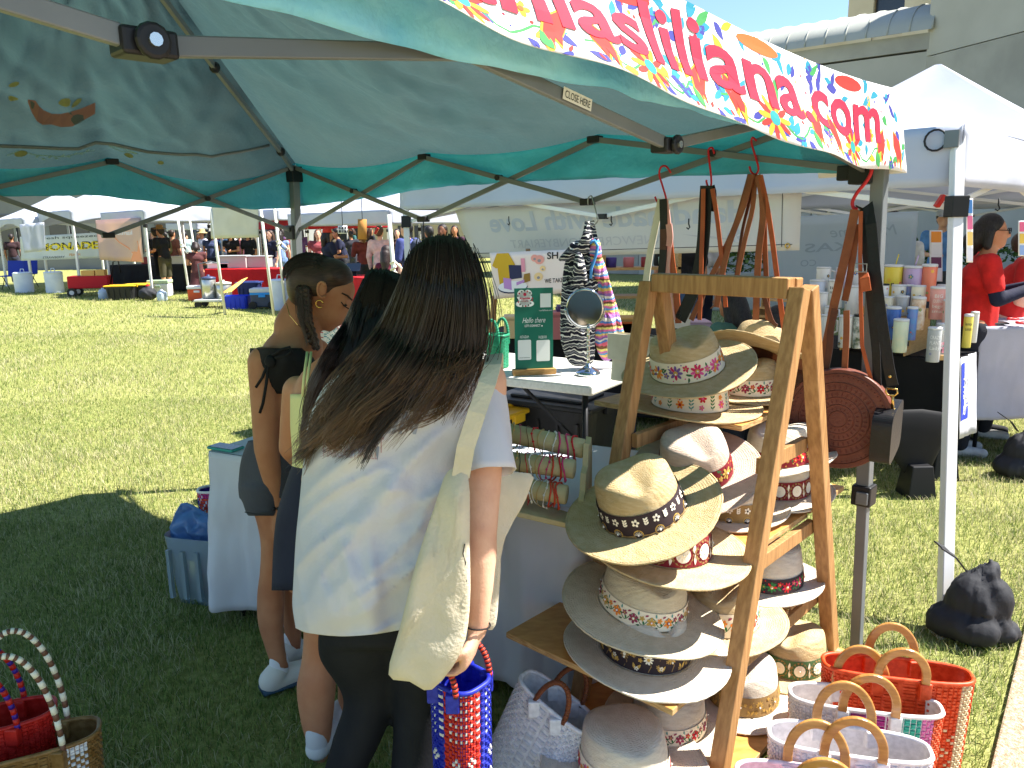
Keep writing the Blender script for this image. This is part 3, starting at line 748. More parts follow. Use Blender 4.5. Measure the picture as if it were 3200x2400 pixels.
mb = MB(); mb.bar(LAx+RW*.024-RB*.03, RA-RW*.024-RB*.03, 0.05, 0.058); mb.build('top_rail', oak, RK, bevel=0.004)
mb = MB(); mb.bar(LAx+RW*.024+RB*.03-V((0, 0, .002)), RA-RW*.024+RB*.03-V((0, 0, .002)), 0.045, 0.055); mb.build('top_rail', oak, RK, bevel=0.004)
TIER = {}
for k, (z, F, d1, d2) in enumerate(((1.0, G(2318, 1331, 1.0), .36, .30), (.70, G(1779, 1606, .70)+RW*.58, .52, .30), (.42, G(2102, 2219, .42), .70, .26), (.14, V((.43, 1.66, .14)), .86, .22))):
    TIER[k] = (z, F)
    L0 = .58
    for (o, dd, nm, dz) in ((0.0, d1, 'shelf', 0), (d1+.02, d2, 'shelf', .006)):
        c = V((F.x, F.y, z-.018+dz))-RW*L0+RB*o
        mb = MB(); mb.obox(c, RW*L0, RB*dd, V((0, 0, .018)))
        mb.m = [1, 0, 1, 1, 1, 1]
        mb.build(nm, [ply, plye], RK, bevel=0.002)
    for sgn, a in ((0, RA), (1, LAx)):                       # rail under each shelf end
        fr = (1.44-z)/1.44
        p0 = V((a.x, a.y, z-.045))-RB*(.42*fr+.02); p1 = V((a.x, a.y, z-.045))+RB*(.47*fr+.02)
        mb = MB(); mb.bar(p0+RW*(.036 if sgn else -.036), p1+RW*(.036 if sgn else -.036), .022, .045); mb.build('shelf_rail', oak, RK, bevel=0.002)

# ------------------------------------------------------------------ straw hats
def straw(name, c1, c2):
    m = mat(name, c1, 0.8, c2, 30, stretch=(1, 1, 5), bump=0.5, bscale=150, spec=0.15, trans=0.06)
    N, L = m.node_tree.nodes, m.node_tree.links                 # coiled braid rings of the straw
    wv = N.new('ShaderNodeTexWave'); wv.wave_type = 'RINGS'; wv.rings_direction = 'Z'; wv.inputs['Scale'].default_value = 48; wv.inputs['Distortion'].default_value = 1.6; wv.inputs['Detail'].default_value = 2
    tc = [n for n in N if n.type == 'TEX_COORD'][0]; L.new(tc.outputs['Object'], wv.inputs['Vector'])
    b1 = [n for n in N if n.type == 'BUMP'][0]; b2 = N.new('ShaderNodeBump'); b2.inputs['Strength'].default_value = .22; b2.inputs['Distance'].default_value = .004
    L.new(wv.outputs['Fac'], b2.inputs['Height']); L.new(b1.outputs[0], b2.inputs['Normal']); L.new(b2.outputs[0], N['Principled BSDF'].inputs['Normal']); return m
ST = {'tan': straw('tan_straw', (204, 182, 140), (192, 166, 120)), 'gold': straw('golden_straw', (208, 186, 146), (196, 170, 126)),
      'white': straw('bleached_straw', (222, 212, 194), (212, 200, 180)), 'cream': straw('cream_straw', (218, 204, 176), (206, 190, 160)), 'pink': straw('blush_straw', (212, 192, 174), (202, 180, 162))}
BP = [(236, 222, 196), (206, 46, 92), (226, 92, 150), (240, 140, 50), (72, 104, 66), (196, 30, 40), (52, 40, 44), (240, 232, 214), (150, 120, 74), (120, 90, 150), (46, 112, 60), (126, 30, 40), (90, 150, 140), (200, 160, 80), (150, 60, 84), (60, 64, 140)]
BM = [plain(c, .8) for c in BP]
CRM, MAG, PNK, ORG, OLV, RED, BLK, IVO, GLD, PUR, GRN, WIN, SAG, AMB, ROS, NAV = range(16)
pearl = mat('pearl', (244, 240, 232), 0.2, spec=0.6)
def hat(pos, label, straw_key, base, style, pal, tilt=(0, 0, 0), R0=0.195, cr=0.110, ch=0.118, bh=0.055, curl=0.010, seed=0, dent=0.5, arc=None, front=-2.4):
    """pos: centre under the brim; tilt euler xyz"""
    T = thing('straw_hat', label, 'hat', pos, 'straw hats for sale')
    Rm = Euler(tilt).to_matrix().to_4x4(); Mx = Matrix.Translation(V(pos)) @ Rm
    sm_ = ST[straw_key]; ex = 1.16
    def brimz(r, a): 
        q = max(0, (r-cr)/(R0-cr)); return 0.006+curl*q*q*(1.15*math.cos(a)**2)-0.25*curl*q*math.sin(a)**2+.004*nz((math.cos(a)*2, math.sin(a)*2, seed), 1.3)*q
    def bfn_(u, v):
        a = 2*math.pi*u; r = lerp(cr*.99, R0, v); return Mx @ V((r*math.cos(a), r*ex*math.sin(a), brimz(r, a)))
    mb = MB(); mb.grid(lambda u, v: bfn_(u, v), 48, 10, True); mb.build('brim', sm_, T, smooth=True, thick=0.004)
    mb = MB(); mb.tube([bfn_(k/48, 1.0) for k in range(49)], .0032, 6, caps=False); mb.build('brim_edge', sm_, T, smooth=True)
    def cfn(u, v, o=0.0):
        a = 2*math.pi*u; v = min(1.0, max(0.0, v))
        if v < .72:
            t = v/.72; r = cr*(1-.12*t**1.6); z = ch*t
        else:
            t = (v-.72)/.28; r = cr*.88*max(0.0, 1-t)**.62; z = ch+0.016*math.sin(t*1.57)
        r += o
        x, y = r*math.cos(a), r*ex*math.sin(a)
        if v > .5:                                            # teardrop dent and pinched front
            q = sm((v-.5)/.35); yy = y/(cr*ex)
            z -= dent*.042*q*math.exp(-(x/(cr*.38))**2)*(1.0-.35*yy)
            pin = math.exp(-((yy+.75)/.45)**2)*q; x *= 1-.34*pin*dent*1.5
            z += .016*q*(-yy)*.6
        return Mx @ V((x, y, z+.004))
    mb = MB(); mb.grid(cfn, 48, 22, True); mb.build('crown', sm_, T, smooth=True)
    def band(x, y, lay=0):                                     # x arc metres, y height
        u = x/(2*math.pi*cr*1.08); v = .72*(y+.004)/ch
        return cfn(u, min(.70, v), 0.0025+0.0011*lay)
    Lb = 2*math.pi*cr*1.08
    mb = MB(); mb.grid(lambda u, v: band(u*Lb, .003+bh*v), 56, 4, True); bo = mb.build('band', BM[base], T, smooth=True)
    mb = MB(); rnd = random.Random(seed+11); c = bh/2+.003; n = max(4, int(Lb/(bh*1.02)))
    st = Lb/n
    for i in range(n):
        x = i*st; m1, m2 = pal[i % len(pal)], pal[(i+1) % len(pal)]
        if style == 'bloom':                                  # big blossoms, small leaves
            flower2(mb, band, x, c+.003*math.sin(i*2), bh*.36, 8, (m1, m1, m2), AMB, 1, a0=i)
            for k in range(4): leaf2(mb, band, x+st*.5+rnd.uniform(-.01, .01), c+rnd.uniform(-.3, .3)*bh, bh*.28, bh*.07, rnd.uniform(0, 6.3), rnd.choice((OLV, GRN, pal[-1])), 0)
            flower2(mb, band, x+st*.5, c+bh*rnd.uniform(-.22, .22), bh*.17, 5, (m2,), AMB, 1)
            for k in range(4): disc2(mb, band, x+rnd.uniform(0, st), c+rnd.uniform(-.4, .4)*bh, .0028, rnd.choice(pal), 0, 6)
        elif style == 'vine':
            stem2(mb, band, [(x+st*k/8, c+bh*.26*math.sin(2*math.pi*(k/8)+i*0)) for k in range(9)], .0024, OLV, 0)
            flower2(mb, band, x+st*.25, c-bh*.02, bh*.30, 6, (m1,), m2, 1, a0=i)
            flower2(mb, band, x+st*.72, c+bh*.12, bh*.16, 5, (m2,), AMB, 1)
            for k in range(5): leaf2(mb, band, x+st*(.4+.12*k), c+bh*.3*math.sin(k*2.1), bh*.24, bh*.07, k*1.7, (OLV, SAG, OLV, GRN, ROS)[k], 1)
        elif style == 'medal':                                # ringed medallions
            for r_, mm, ly in ((bh*.46, GLD, 0), (bh*.38, base, 1), (bh*.31, IVO, 2)): disc2(mb, band, x, c, r_, mm, ly, 14)
            flower2(mb, band, x, c, bh*.28, 8, (IVO,), CRM, 3)
            for sg in (-1, 1): leaf2(mb, band, x+st*.5, c, bh*.42, bh*.09, sg*1.57, IVO, 1); leaf2(mb, band, x+st*.5, c+sg*.002, bh*.3, bh*.06, sg*1.0, GLD, 2)
            for k in range(14): disc2(mb, band, x+bh*.42*math.cos(k*.449), c+bh*.42*math.sin(k*.449), .0026, GLD, 3, 6)
        elif style == 'lace':                                 # ivory flowers above scallops
            flower2(mb, band, x, c+bh*.17, bh*.19, 5, (IVO,), BLK, 1); 
            for k in range(3):
                for sg in (-1, 1): leaf2(mb, band, x+st*.5, c+bh*(.02+.11*k), bh*.16, bh*.06, 1.57+sg*.8, IVO, 1)
            for r_, mm, ly in ((bh*.24, AMB, 0), (bh*.19, BLK, 1)): disc2(mb, band, x, c-bh*.40, r_, mm, ly, 12, .9)
            for k in range(7): stem2(mb, band, [(x, c-bh*.4), (x+bh*.18*math.cos(k*.52), c-bh*.4+bh*.16*math.sin(k*.52))], .0012, IVO, 2)
            stem2(mb, band, [(x-st*.5, c-bh*.46), (x+st*.5, c-bh*.46)], .003, GLD, 3)
        elif style == 'sprig':                                # gold twigs with small blossoms
            flower2(mb, band, x, c+bh*.12, bh*.22, 9, (m1,), m2, 1)
            stem2(mb, band, [(x, c-bh*.42), (x+st*.12, c-bh*.15), (x, c+bh*.08)], .002, GLD, 0); stem2(mb, band, [(x+st*.1, c-bh*.2), (x+st*.5, c+bh*.12)], .0018, GLD, 0)
            for k in range(5): flower2(mb, band, x+st*(.25+.14*k), c+bh*.34*math.sin(k*1.9+i), bh*.10, 5, (pal[k % len(pal)],), AMB, 1)
            leaf2(mb, band, x+st*.55, c-bh*.38, bh*.3, bh*.08, 1.0, AMB, 1); leaf2(mb, band, x+st*.5, c-bh*.38, bh*.3, bh*.08, 2.0, AMB, 1)
        else:                                                 # 'garden': upright leafy plants between blossoms
            for k in range(4):
                for sg in (-1, 1): leaf2(mb, band, x, c-bh*.32+bh*.17*k, bh*.2, bh*.05, 1.57+sg*.75, (GRN, SAG)[i % 2], 0)
            stem2(mb, band, [(x, c-bh*.4), (x, c+bh*.32)], .0018, OLV, 0)
            flower2(mb, band, x+st*.5, c+bh*(.2 if i % 2 else -.15), bh*.22, 6, (m1,), m2, 1); flower2(mb, band, x+st*.45, c-bh*(.25 if i % 2 else -.2), bh*.14, 5, (m2,), AMB, 1)
    mb.build('embroidery', BM, bo, kind='stuff')
    mb = MB()
    for i in range(n): mb.ball(band(i*st+(st*.25 if style == 'vine' else 0), c if style != 'lace' else c-bh*.4, 3), .0032, 6, 4)
    mb.build('pearls', pearl, bo, smooth=True, kind='stuff')
    return T
def hz(u, v, tier, dz=0.0):
    p = G(u, v, TIER[tier][0]+dz); p.z += 0.001; return p
ry = math.atan2(RW.y, RW.x)
hat(hz(2155, 1272, 0), 'tan straw hat with white garden flower band under another hat, front of top shelf', 'tan', CRM, 'garden', (ORG, RED, PNK), (0, 0, ry+1.2), .226, seed=1, cr=.122, bh=.068, ch=.122)
hat(hz(2150, 1160, 0, .125), 'tan straw hat with pink flower band tilted on top, front of top shelf', 'gold', CRM, 'bloom', (MAG, PNK, ORG, PUR), (.10, -.27, ry+.9), .226, seed=2, cr=.122, bh=.07, ch=.128, curl=.014)
hat(hz(2335, 1226, 0, .012), 'straw hat with single red flower vine band at back of top shelf', 'tan', CRM, 'vine', (RED, ROS), (0, 0, ry+.6), .195, seed=3, bh=.055)
hat(hz(2350, 1130, 0, .12)+RB*.03, 'golden straw hat with thin black gold band leaning back, highest hat', 'gold', BLK, 'sprig', (AMB, IVO), (-.42, .42, ry+.7), .20, seed=4, bh=.022, curl=.012)
hat(hz(2080, 1722, 1), 'tan straw hat with brown and ivory paisley band, front of second shelf', 'gold', WIN, 'medal', (IVO, AMB), (0, 0.03, ry+1.0), .226, seed=5, cr=.122, bh=.072, ch=.124)
hat(hz(2010, 1600, 1, .115), 'tan straw hat with ivory lace and dark band tilted on second shelf stack', 'tan', BLK, 'lace', (IVO,), (.12, -.33, ry+.8), .226, seed=6, cr=.122, bh=.062, ch=.128, curl=.012)
hat(hz(2135, 1490, 1, .15)+RB*.08, 'blush straw hat with wine red beaded band leaning behind lace banded hat', 'pink', WIN, 'bloom', (RED, AMB, WIN), (.25, -.25, ry+.9), 0.20, seed=7, bh=.06, ch=.12)
hat(hz(2300, 1600, 1, .004), 'pale straw hat with beige lace band in middle of second shelf', 'white', GLD, 'lace', (IVO,), (0, 0, ry+.2), .165, seed=8, bh=.055)
hat(hz(2425, 1535, 1, .010), 'white straw hat with brown ivory medallion band at back of second shelf', 'white', WIN, 'medal', (IVO, GLD), (0, 0, ry+.5), .19, seed=9, bh=.06)
hat(hz(2440, 1440, 1, .125), 'pale straw hat with wine coloured band stacked at back of second shelf', 'white', WIN, 'bloom', (WIN, RED, AMB), (.05, -.10, ry), .175, seed=10, bh=.05)
hat(hz(2015, 2035, 2), 'white straw hat with black gold blossom band on the third shelf front', 'white', BLK, 'sprig', (AMB, GLD, IVO), (0, .02, ry+1.1), .226, seed=11, cr=.122, bh=.066, ch=.128, dent=.8)
hat(hz(2005, 1895, 2, .118), 'cream straw hat with orange flower vine band resting on black banded hat', 'cream', CRM, 'vine', (ORG, ROS, AMB), (.10, .10, ry+1.0), .226, seed=12, cr=.122, bh=.05, ch=.11, curl=-.014)
hat(hz(2255, 1938, 2, .002), 'tan straw hat with cream coral flower band in middle of third shelf', 'gold', CRM, 'vine', (RED, SAG, ORG), (0, 0, ry+.4), .195, seed=13, bh=.07)
hat(hz(2402, 1815, 2, .010), 'white straw hat with black red rose band at back of third shelf', 'white', BLK, 'bloom', (RED, MAG, GRN), (0, 0, ry+.3), .175, seed=14, bh=.05, ch=.13)
hat(hz(2320, 2175, 3, .002), 'white straw hat with brown tooled band in middle of bottom shelf', 'white', GLD, 'sprig', (AMB, GLD), (0, 0, ry+.4), .175, seed=15, bh=.06)
hat(hz(2475, 2070, 3, .010), 'tan straw hat with gold ringed medallion band at back of bottom shelf', 'tan', OLV, 'medal', (IVO, GLD), (0, 0, ry+.2), .18, seed=16, bh=.062)
hat(hz(2090, 2260, 3, .002), 'cream straw hat with red flower vine band under third shelf corner', 'white', CRM, 'vine', (RED, ROS), (0, 0, ry+.5), .195, seed=17, bh=.05)
hat(hz(1950, 2405, 3, .002), 'blush white straw hat with pink floral band, front of bottom shelf', 'white', CRM, 'bloom', (MAG, ORG, PNK), (0, -.03, ry+1.0), .226, seed=18, cr=.122, bh=.06, ch=.13, dent=.35)
# ================================================================== tables and small goods
def pillow(name, outline, nrm, th, mats, parent, wr=0.0, seed=0, smooth=True, kind=None, back=True, sub=1, freq=9):
    pts = []
    n0 = len(outline)
    for i in range(n0):                                     # smooth closed outline
        a, b = V(outline[i]), V(outline[(i+1) % n0]); z, d = V(outline[i-1]), V(outline[(i+2) % n0])
        for t in (0, .33, .66):
            pts.append(0.5*((2*a)+(b-z)*t+(2*z-5*a+4*b-d)*t*t+(3*a-z-3*b+d)*t**3))
    c = sum(pts, V())/len(pts); n = len(pts); nrm = V(nrm).normalized(); mb = MB(); S = (1, .97, .9, .78, .6, .4, .2, .05)
    for sg in ((1, -1) if back else (1,)):
        o = len(mb.v)
        for s in S:
            for p in pts:
                q = lerp(c, p, s); h = th*math.sqrt(max(0, 1-s*s))
                h += wr*(nz((q-c), freq, seed)+.6*nz((q-c), freq*2.3, seed+3))*min(1, (1-s)*5)
                mb.v.append(q+nrm*(sg*h))
        for r in range(len(S)-1):
            for i in range(n):
                f = [o+r*n+i, o+r*n+(i+1) % n, o+(r+1)*n+(i+1) % n, o+(r+1)*n+i]
                mb.f.append(f if sg > 0 else f[::-1]); mb.m.append(0)
        f = [o+(len(S)-1)*n+i for i in range(n)]; mb.f.append(f if sg > 0 else f[::-1]); mb.m.append(0)
    return mb.build(name, mats, parent, smooth=smooth, kind=kind)
def rounded(w, d, n=48, e=4.0):
    return [(w/2*math.copysign(abs(math.cos(a))**(2/e), math.cos(a)), d/2*math.copysign(abs(math.sin(a))**(2/e), math.sin(a))) for a in (2*math.pi*i/n for i in range(n))]

cloth = mat('white_cotton_cloth', (214, 215, 222), 0.85, (206, 207, 215), 3, trans=0.08, bump=0.25, bscale=18, spec=0.1)
plast = mat('white_granite_plastic', (222, 220, 212), 0.5, (208, 206, 198), 60, spec=0.35)
blackm = mat('black_steel', (26, 27, 30), 0.4, metal=0.3)
def tablecloth(name, label, fl, fr, dep, z, hem, m, amp=0.03, seed=0, nf=60, cat='tablecloth', hl=0, hr=0):
    fl, fr = V((*fl[:2], 0)), V((*fr[:2], 0)); ax = fr-fl; w_ = ax.length; ax.normalize(); ay = V(dep); d_ = ay.length; ay.normalize()
    T = thing(name, label, cat, (fl+fr)/2+V((0, 0, hem)))
    def top(u, v): return fl+ax*(w_*u)+ay*(d_*v)+V((0, 0, z+.004+.006*nz((u*5, v*3, seed))))
    mb = MB(); mb.grid(top, 30, 12); mb.build('cloth_top', m, T, smooth=True)
    per = [(0, 0), (w_, 0), (w_, d_), (0, d_)]; PL_ = 2*(w_+d_)
    def pt(s):
        s = s % PL_
        for (k, l) in enumerate((w_, d_, w_, d_)):
            if s <= l+1e-9:
                t = s/l; a, b = per[k], per[(k+1) % 4]; return (lerp(a[0], b[0], t), lerp(a[1], b[1], t), k, t)
            s -= l
        return (0, 0, 0, 0)
    def sk(u, v):
        x, y, k, t = pt(u*PL_*.99999); n = ((0, -1), (1, 0), (0, 1), (-1, 0))[k]
        co = min(t, 1-t)*((w_, d_)[k % 2])
        fo = amp*(v**1.1*(math.sin(u*nf*6.28*.5+2.5*nz((u*6, seed, 0)))*.6+nz((u*nf*.35, v*.8, seed)))+.45*nz((u*60, v*3.5, seed+2))*min(1, v*4)+.25*nz((u*130, v*7, seed+4))*min(1, v*4))
        ou = .004+.05*v*math.exp(-co*co/.012)+fo+.012*v
        p = fl+ax*(x+n[0]*ou)+ay*(y+n[1]*ou); hh = hem+(hl if x < w_*.2 else 0)+.02*nz((u*14, seed, 3)); p.z = lerp(z+.004, hh, v); return p
    mb = MB(); mb.grid(sk, 300, 22); mb.f = [f[::-1] for f in mb.f]; mb.build('cloth_skirt', m, T, smooth=True, thick=.0015)
    return T
def ftable(name, label, fl, fr, dep, z, tm, lm, th=.04):
    fl, fr = V((*fl[:2], 0)), V((*fr[:2], 0)); ax = (fr-fl); ay = V(dep)
    T = thing(name, label, 'table', (fl+fr+ay)/2)
    mb = MB(); mb.obox(fl+V((0, 0, z-th)), ax, ay, V((0, 0, th))); mb.build('table_top', tm, T, bevel=0.012)
    for (a, b) in ((.03, .06), (.97, .06), (.97, .94), (.03, .94)):
        q = fl+ax*a+ay*b; mb = MB(); mb.tube([q, q+V((0, 0, z-th-.001))], .014, 8); mb.build('leg', lm, T, smooth=True)
    for a in (.03, .97):
        q = fl+ax*a; mb = MB(); mb.tube([q+ay*.06+V((0, 0, .12)), q+ay*.94+V((0, 0, .12))], .010, 6); mb.build('leg_brace', lm, T)
        c = fl+ax*(.5+(a-.5)*.3)+ay*.5+V((0, 0, z-th-.01)); mb = MB(); mb.bar(q+ay*.5+V((0, 0, z*.45)), c, .02, .012); mb.build('folding_brace', lm, T)
    return T
f1, f2 = G(655, 1412, .742), G(1800, 1592, .742)
dep1 = V((-(f2-f1).y, (f2-f1).x, 0)).normalized()*.70
ftable('folding_table', 'folding table hidden under the white cloth beside the three shoppers', f1+dep1*.02, f2+dep1*.02, dep1*.96, .738, plast, blackm)
tablecloth('tablecloth', 'wrinkled white cloth draped to the grass over the front stall table', f1, f2, dep1, .742, .05, cloth, .042, 3, 34, hl=.04)
t1, t2 = G(1500, 1168, .93), G(1850, 1206, .93)
dx2 = (t2-t1).normalized(); dep2 = V((-dx2.y, dx2.x, 0))*.62; t1 = t2-dx2*1.75
t1.z = t2.z = 0
ftable('folding_table', 'tall white plastic table with black legs holding the mirror and baskets', t1, t2, dep2, .93, plast, blackm, .05)
def on2(u, v): return G(u, v, .931)
# storage boxes below the tall table
def tote_box(name, label, c, w_, d_, h, ax, bm, lm, group=None, sc=.86):
    ax = V(ax).normalized(); ay = V((-ax.y, ax.x, 0)); c = V((c[0], c[1], c[2] if len(c) > 2 else 0)); T = thing(name, label, 'storage box', c, group)
    def f(u, v):
        s = lerp(sc, 1, v); p = rounded(w_*s, d_*s, 40, 6)[int(round(u*40)) % 40]; return c+ax*p[0]+ay*p[1]+V((0, 0, h*v))
    mb = MB(); mb.grid(f, 40, 6, True); mb.add([f(i/40, 0) for i in range(40)], [tuple(reversed(range(40)))]); mb.build('tub', bm, T, smooth=False)
    for k in range(-2, 3):
        p = c+ax*(w_*.19*k)-ay*(d_/2*.985); mb = MB(); mb.obox(p-ax*.008-ay*.012+V((0, 0, h*.12)), ax*.016, ay*.02, V((0, 0, h*.7))); mb.build('rib', bm, T)
    if lm:
        mb = MB(); mb.obox(c-ax*(w_/2+.015)-ay*(d_/2+.015)+V((0, 0, h+.001)), ax*(w_+.03), ay*(d_+.03), V((0, 0, .028))); lo = mb.build('lid', lm, T, bevel=.008)
        mb = MB(); mb.obox(c-ax*(w_*.36)-ay*(d_*.33)+V((0, 0, h+.029)), ax*(w_*.72), ay*(d_*.66), V((0, 0, .014))); mb.build('raised_panel', lm, lo, bevel=.004)
        for s in (-1, 1):
            mb = MB(); mb.obox(c+ax*(s*(w_/2+.012)-.012)-ay*.05+V((0, 0, h-.03)), ax*.024, ay*.1, V((0, 0, .05))); mb.build('latch', lm, lo, bevel=.003)
    return T
blk = mat('black_polypropylene', (30, 31, 34), .45, (38, 39, 42), 20); yel = mat('yellow_polypropylene', (232, 186, 44), .45)
um = (t1+t2)/2+dep2*.5
tote_box('storage_tote', 'black storage tote with yellow lid stacked under the tall table', (um.x+.42, um.y+.08, 0.002), .62, .40, .30, dx2, blk, yel)
tote_box('storage_tote', 'black storage tote with yellow lid on top under the tall table', (um.x-.02, um.y+.04, .372), .60, .38, .27, dx2, blk, yel)
tote_box('storage_tote', 'black lidded tote stacked highest under right end of the tall table', (um.x+.46, um.y+.10, .336), .62, .42, .34, dx2, blk, blk)
tote_box('storage_tote', 'black lidded tote under left half of the tall table', (um.x-.2, um.y+.06, .002), .6, .4, .34, dx2, blk, blk)

# ------------------------------------------------------------------ weaving
def weave(mb, S, nu, nv, cf, bulge, close=True, gap=.06):
    for j in range(nv):
        for i in range(nu):
            u0, u1, v0, v1 = (i+gap)/nu, (i+1-gap)/nu, (j+gap)/nv, (j+1-gap)/nv
            a, b, c, d = S(u0, v0), S(u1, v0), S(u1, v1), S(u0, v1)
            n = (b-a).cross(d-a); n = n.normalized() if n.length > 1e-12 else V((0, 0, 1))
            h = bulge*(1.0 if (i+j) % 2 else .45); m = (a+b+c+d)/4+n*h
            e = .28
            q = [lerp(a, m, e)+n*h*.55, lerp(b, m, e)+n*h*.55, lerp(c, m, e)+n*h*.55, lerp(d, m, e)+n*h*.55]
            o = len(mb.v); mb.v += [a, b, c, d]+q; mi = cf(i, j)
            for f in ((0, 1, 5, 4), (1, 2, 6, 5), (2, 3, 7, 6), (3, 0, 4, 7), (4, 5, 6, 7)): mb.f.append([o+k for k in f]); mb.m.append(mi)
def arch(mb, c, ax, hw, hh, wd, th, up=V((0, 0, 1)), n=22, leg=.35, mi=None):
    ax, up = V(ax).normalized(), V(up).normalized(); nn = ax.cross(up).normalized(); rows = []
    for k in range(n+1):
        t = k/n; 
        a = math.pi*(1-t); ce, se = math.cos(a), math.sin(a)
        rows.append((ce, se))
    lg = hh*leg
    pr = [(-hw, 0, -1, 0)]+[(hw*ce, lg+(hh-lg)*se, ce, se) for ce, se in rows]+[(hw, 0, 1, 0)]
    vs = []
    for (x, z, ox, oz) in pr:
        for (r, s) in ((0, -1), (1, -1), (1, 1), (0, 1)):
            vs.append(V(c)+ax*(x-ox*wd*r)+up*(z-oz*wd*r)+nn*(s*th/2))
    k = len(pr); fs = [(i*4+j, i*4+(j+1) % 4, (i+1)*4+(j+1) % 4, (i+1)*4+j) for i in range(k-1) for j in range(4)]
    fs += [(3, 2, 1, 0), tuple((k-1)*4+j for j in range(4))]
    mb.add(vs, fs, mi)
hwood = mat('varnished_handle_wood', (196, 142, 74), .3, (170, 114, 54), 6, stretch=(3, 3, 14), spec=.5, coat=.4)
def woven_bag(name, label, base, ax, w_, d_, h, pal, cf, nu=64, nv=30, handle='wood', hsize=(.075, .13), rim=None, taper=.92, lean=(0, 0), hm=None, bulge=.006, cat='basket bag', group=None, tilt=None, hofs=None):
    base = V(base); ax = V(ax).normalized(); ay = V((-ax.y, ax.x, 0)); T = thing(name, label, cat, base, group)
    ring = rounded(1, 1, 240, 3.2)
    TM = tilt if tilt is not None else Matrix.Identity(3)
    def S(u, v, o=0):
        p = ring[int((u % 1)*240) % 240]; p2 = ring[(int((u % 1)*240)+1) % 240]; f = (u % 1)*240 % 1
        x, y = lerp(p[0], p2[0], f), lerp(p[1], p2[1], f)
        s = lerp(taper, 1, v)
        q = ax*(x*w_*s)+ay*(y*(d_*lerp(1, .9, v)))+V((0, 0, h*v+.002))+ax*(lean[0]*v)+ay*(lean[1]*v)
        return base+TM @ q
    mb = MB(); mb.grid(lambda u, v: S(u, v)*1.0, 60, 8, True); mb.add([S(i/60, 0) for i in range(60)], [tuple(reversed(range(60)))])
    ms = [mat('woven_%d_%d_%d' % c, c, .45, tuple(max(0, x-24) for x in c), 60, spec=.35) for c in pal]
    mb.build('lining', ms[0], T, smooth=True)
    mb = MB(); weave(mb, S, nu, nv, cf, bulge); mb.build('weave', ms, T, kind='stuff')
    mb = MB(); rp = [S(i/72, 1.0) for i in range(73)]; mb.tube(rp, .0065, 8, caps=False); mb.build('rim', ms[rim if rim is not None else 0], T, smooth=True)
    for s in (-1, 1):
        c = base+TM @ (ay*(s*d_*.46)+V((0, 0, h-.035))+ax*lean[0]+ay*lean[1])
        if hofs: c = c+V(hofs)*(1 if s > 0 else .6)
        mb = MB()
        if handle == 'wood': arch(mb, c, TM @ ax, hsize[0], hsize[1]+.03, .024, .013, TM @ (V((0, 0, 1))+ay*(.10*s)).normalized()); ho = mb.build('handle', hwood, T, bevel=.004)
        else:
            pts = [c+TM @ (ax*(hsize[0]*math.cos(math.pi*(1-k/20)))+V((0, 0, .03+hsize[1]*math.sin(math.pi*k/20)))) for k in range(21)]
            for k in range(20):
                mb.tube([pts[k], lerp(pts[k], pts[k+1], .55)], .008, 7, 0); mb.tube([lerp(pts[k], pts[k+1], .5), pts[k+1]], .0075, 7, 1)
            ho = mb.build('handle', hm or [ms[0], ms[-1]], T, smooth=True)
        for q in (-1, 1):
            cc = c+TM @ ax*(q*(hsize[0]-.012))+V((0, 0, .012)); mb = MB(); mb.box(cc, (.034, .024, .05)); mb.build('handle_wrap', ms[rim if rim is not None else 0], T, bevel=.004)
    return T
GB = 'woven bags on the grass right of the hat rack'
def diam(a, b, p=8): return lambda i, j: a if (abs((i % p)-p/2)+abs((j % p)-p/2)) % p in (2, 3, 6) else b
def cols_(seq): return lambda i, j: seq[(i*len(seq)//64) % len(seq)]
dR = V((.97, -.24, 0)).normalized()
def rg(u, v, z): q = G(u, v, z); q.z = 0.001; return q
def c_or(i, j):
    f = i/64
    if (.36 < f % .5 < .43) : return 1
    if j < 20 and (abs((i % 8)-4)+abs((j % 8)-4)) % 4 == 2: return 1
    return 0
woven_bag('woven_bag', 'orange and cream woven bag, farthest of the wooden handled row', rg(2800, 2092, .34), dR, .40, .13, .34, [(222, 84, 40), (226, 206, 164)], c_or, 64, 34, 'wood', (.075, .115), 0, group=GB)
def c_mul(i, j):
    f = (i/64*2) % 1
    return (0 if f < .42 else 1 if f < .54 else 2 if f < .66 else 3 if f < .78 else 4) if (i+j) % 2 or f > .42 else 0
woven_bag('woven_bag', 'white woven bag with teal pink and orange stripes beside orange bag', rg(2700, 2190, .29), dR, .40, .13, .29, [(232, 226, 222), (176, 44, 128), (60, 176, 152), (222, 120, 170), (226, 96, 52)], c_mul, 64, 30, 'wood', (.080, .135), 0, group=GB)
woven_bag('woven_bag', 'plain white woven bag with wooden handles in middle of the row', rg(2650, 2320, .27), dR, .40, .14, .27, [(236, 232, 234), (226, 220, 226)], lambda i, j: (i+j) % 2, 64, 28, 'wood', (.082, .135), 0, group=GB)
woven_bag('woven_bag', 'pink and white woven bag nearest the pavement edge of frame', rg(2560, 2450, .24), dR, .40, .13, .24, [(232, 206, 212), (206, 110, 140)], diam(1, 0), 64, 24, 'wood', (.082, .135), 0, group=GB)
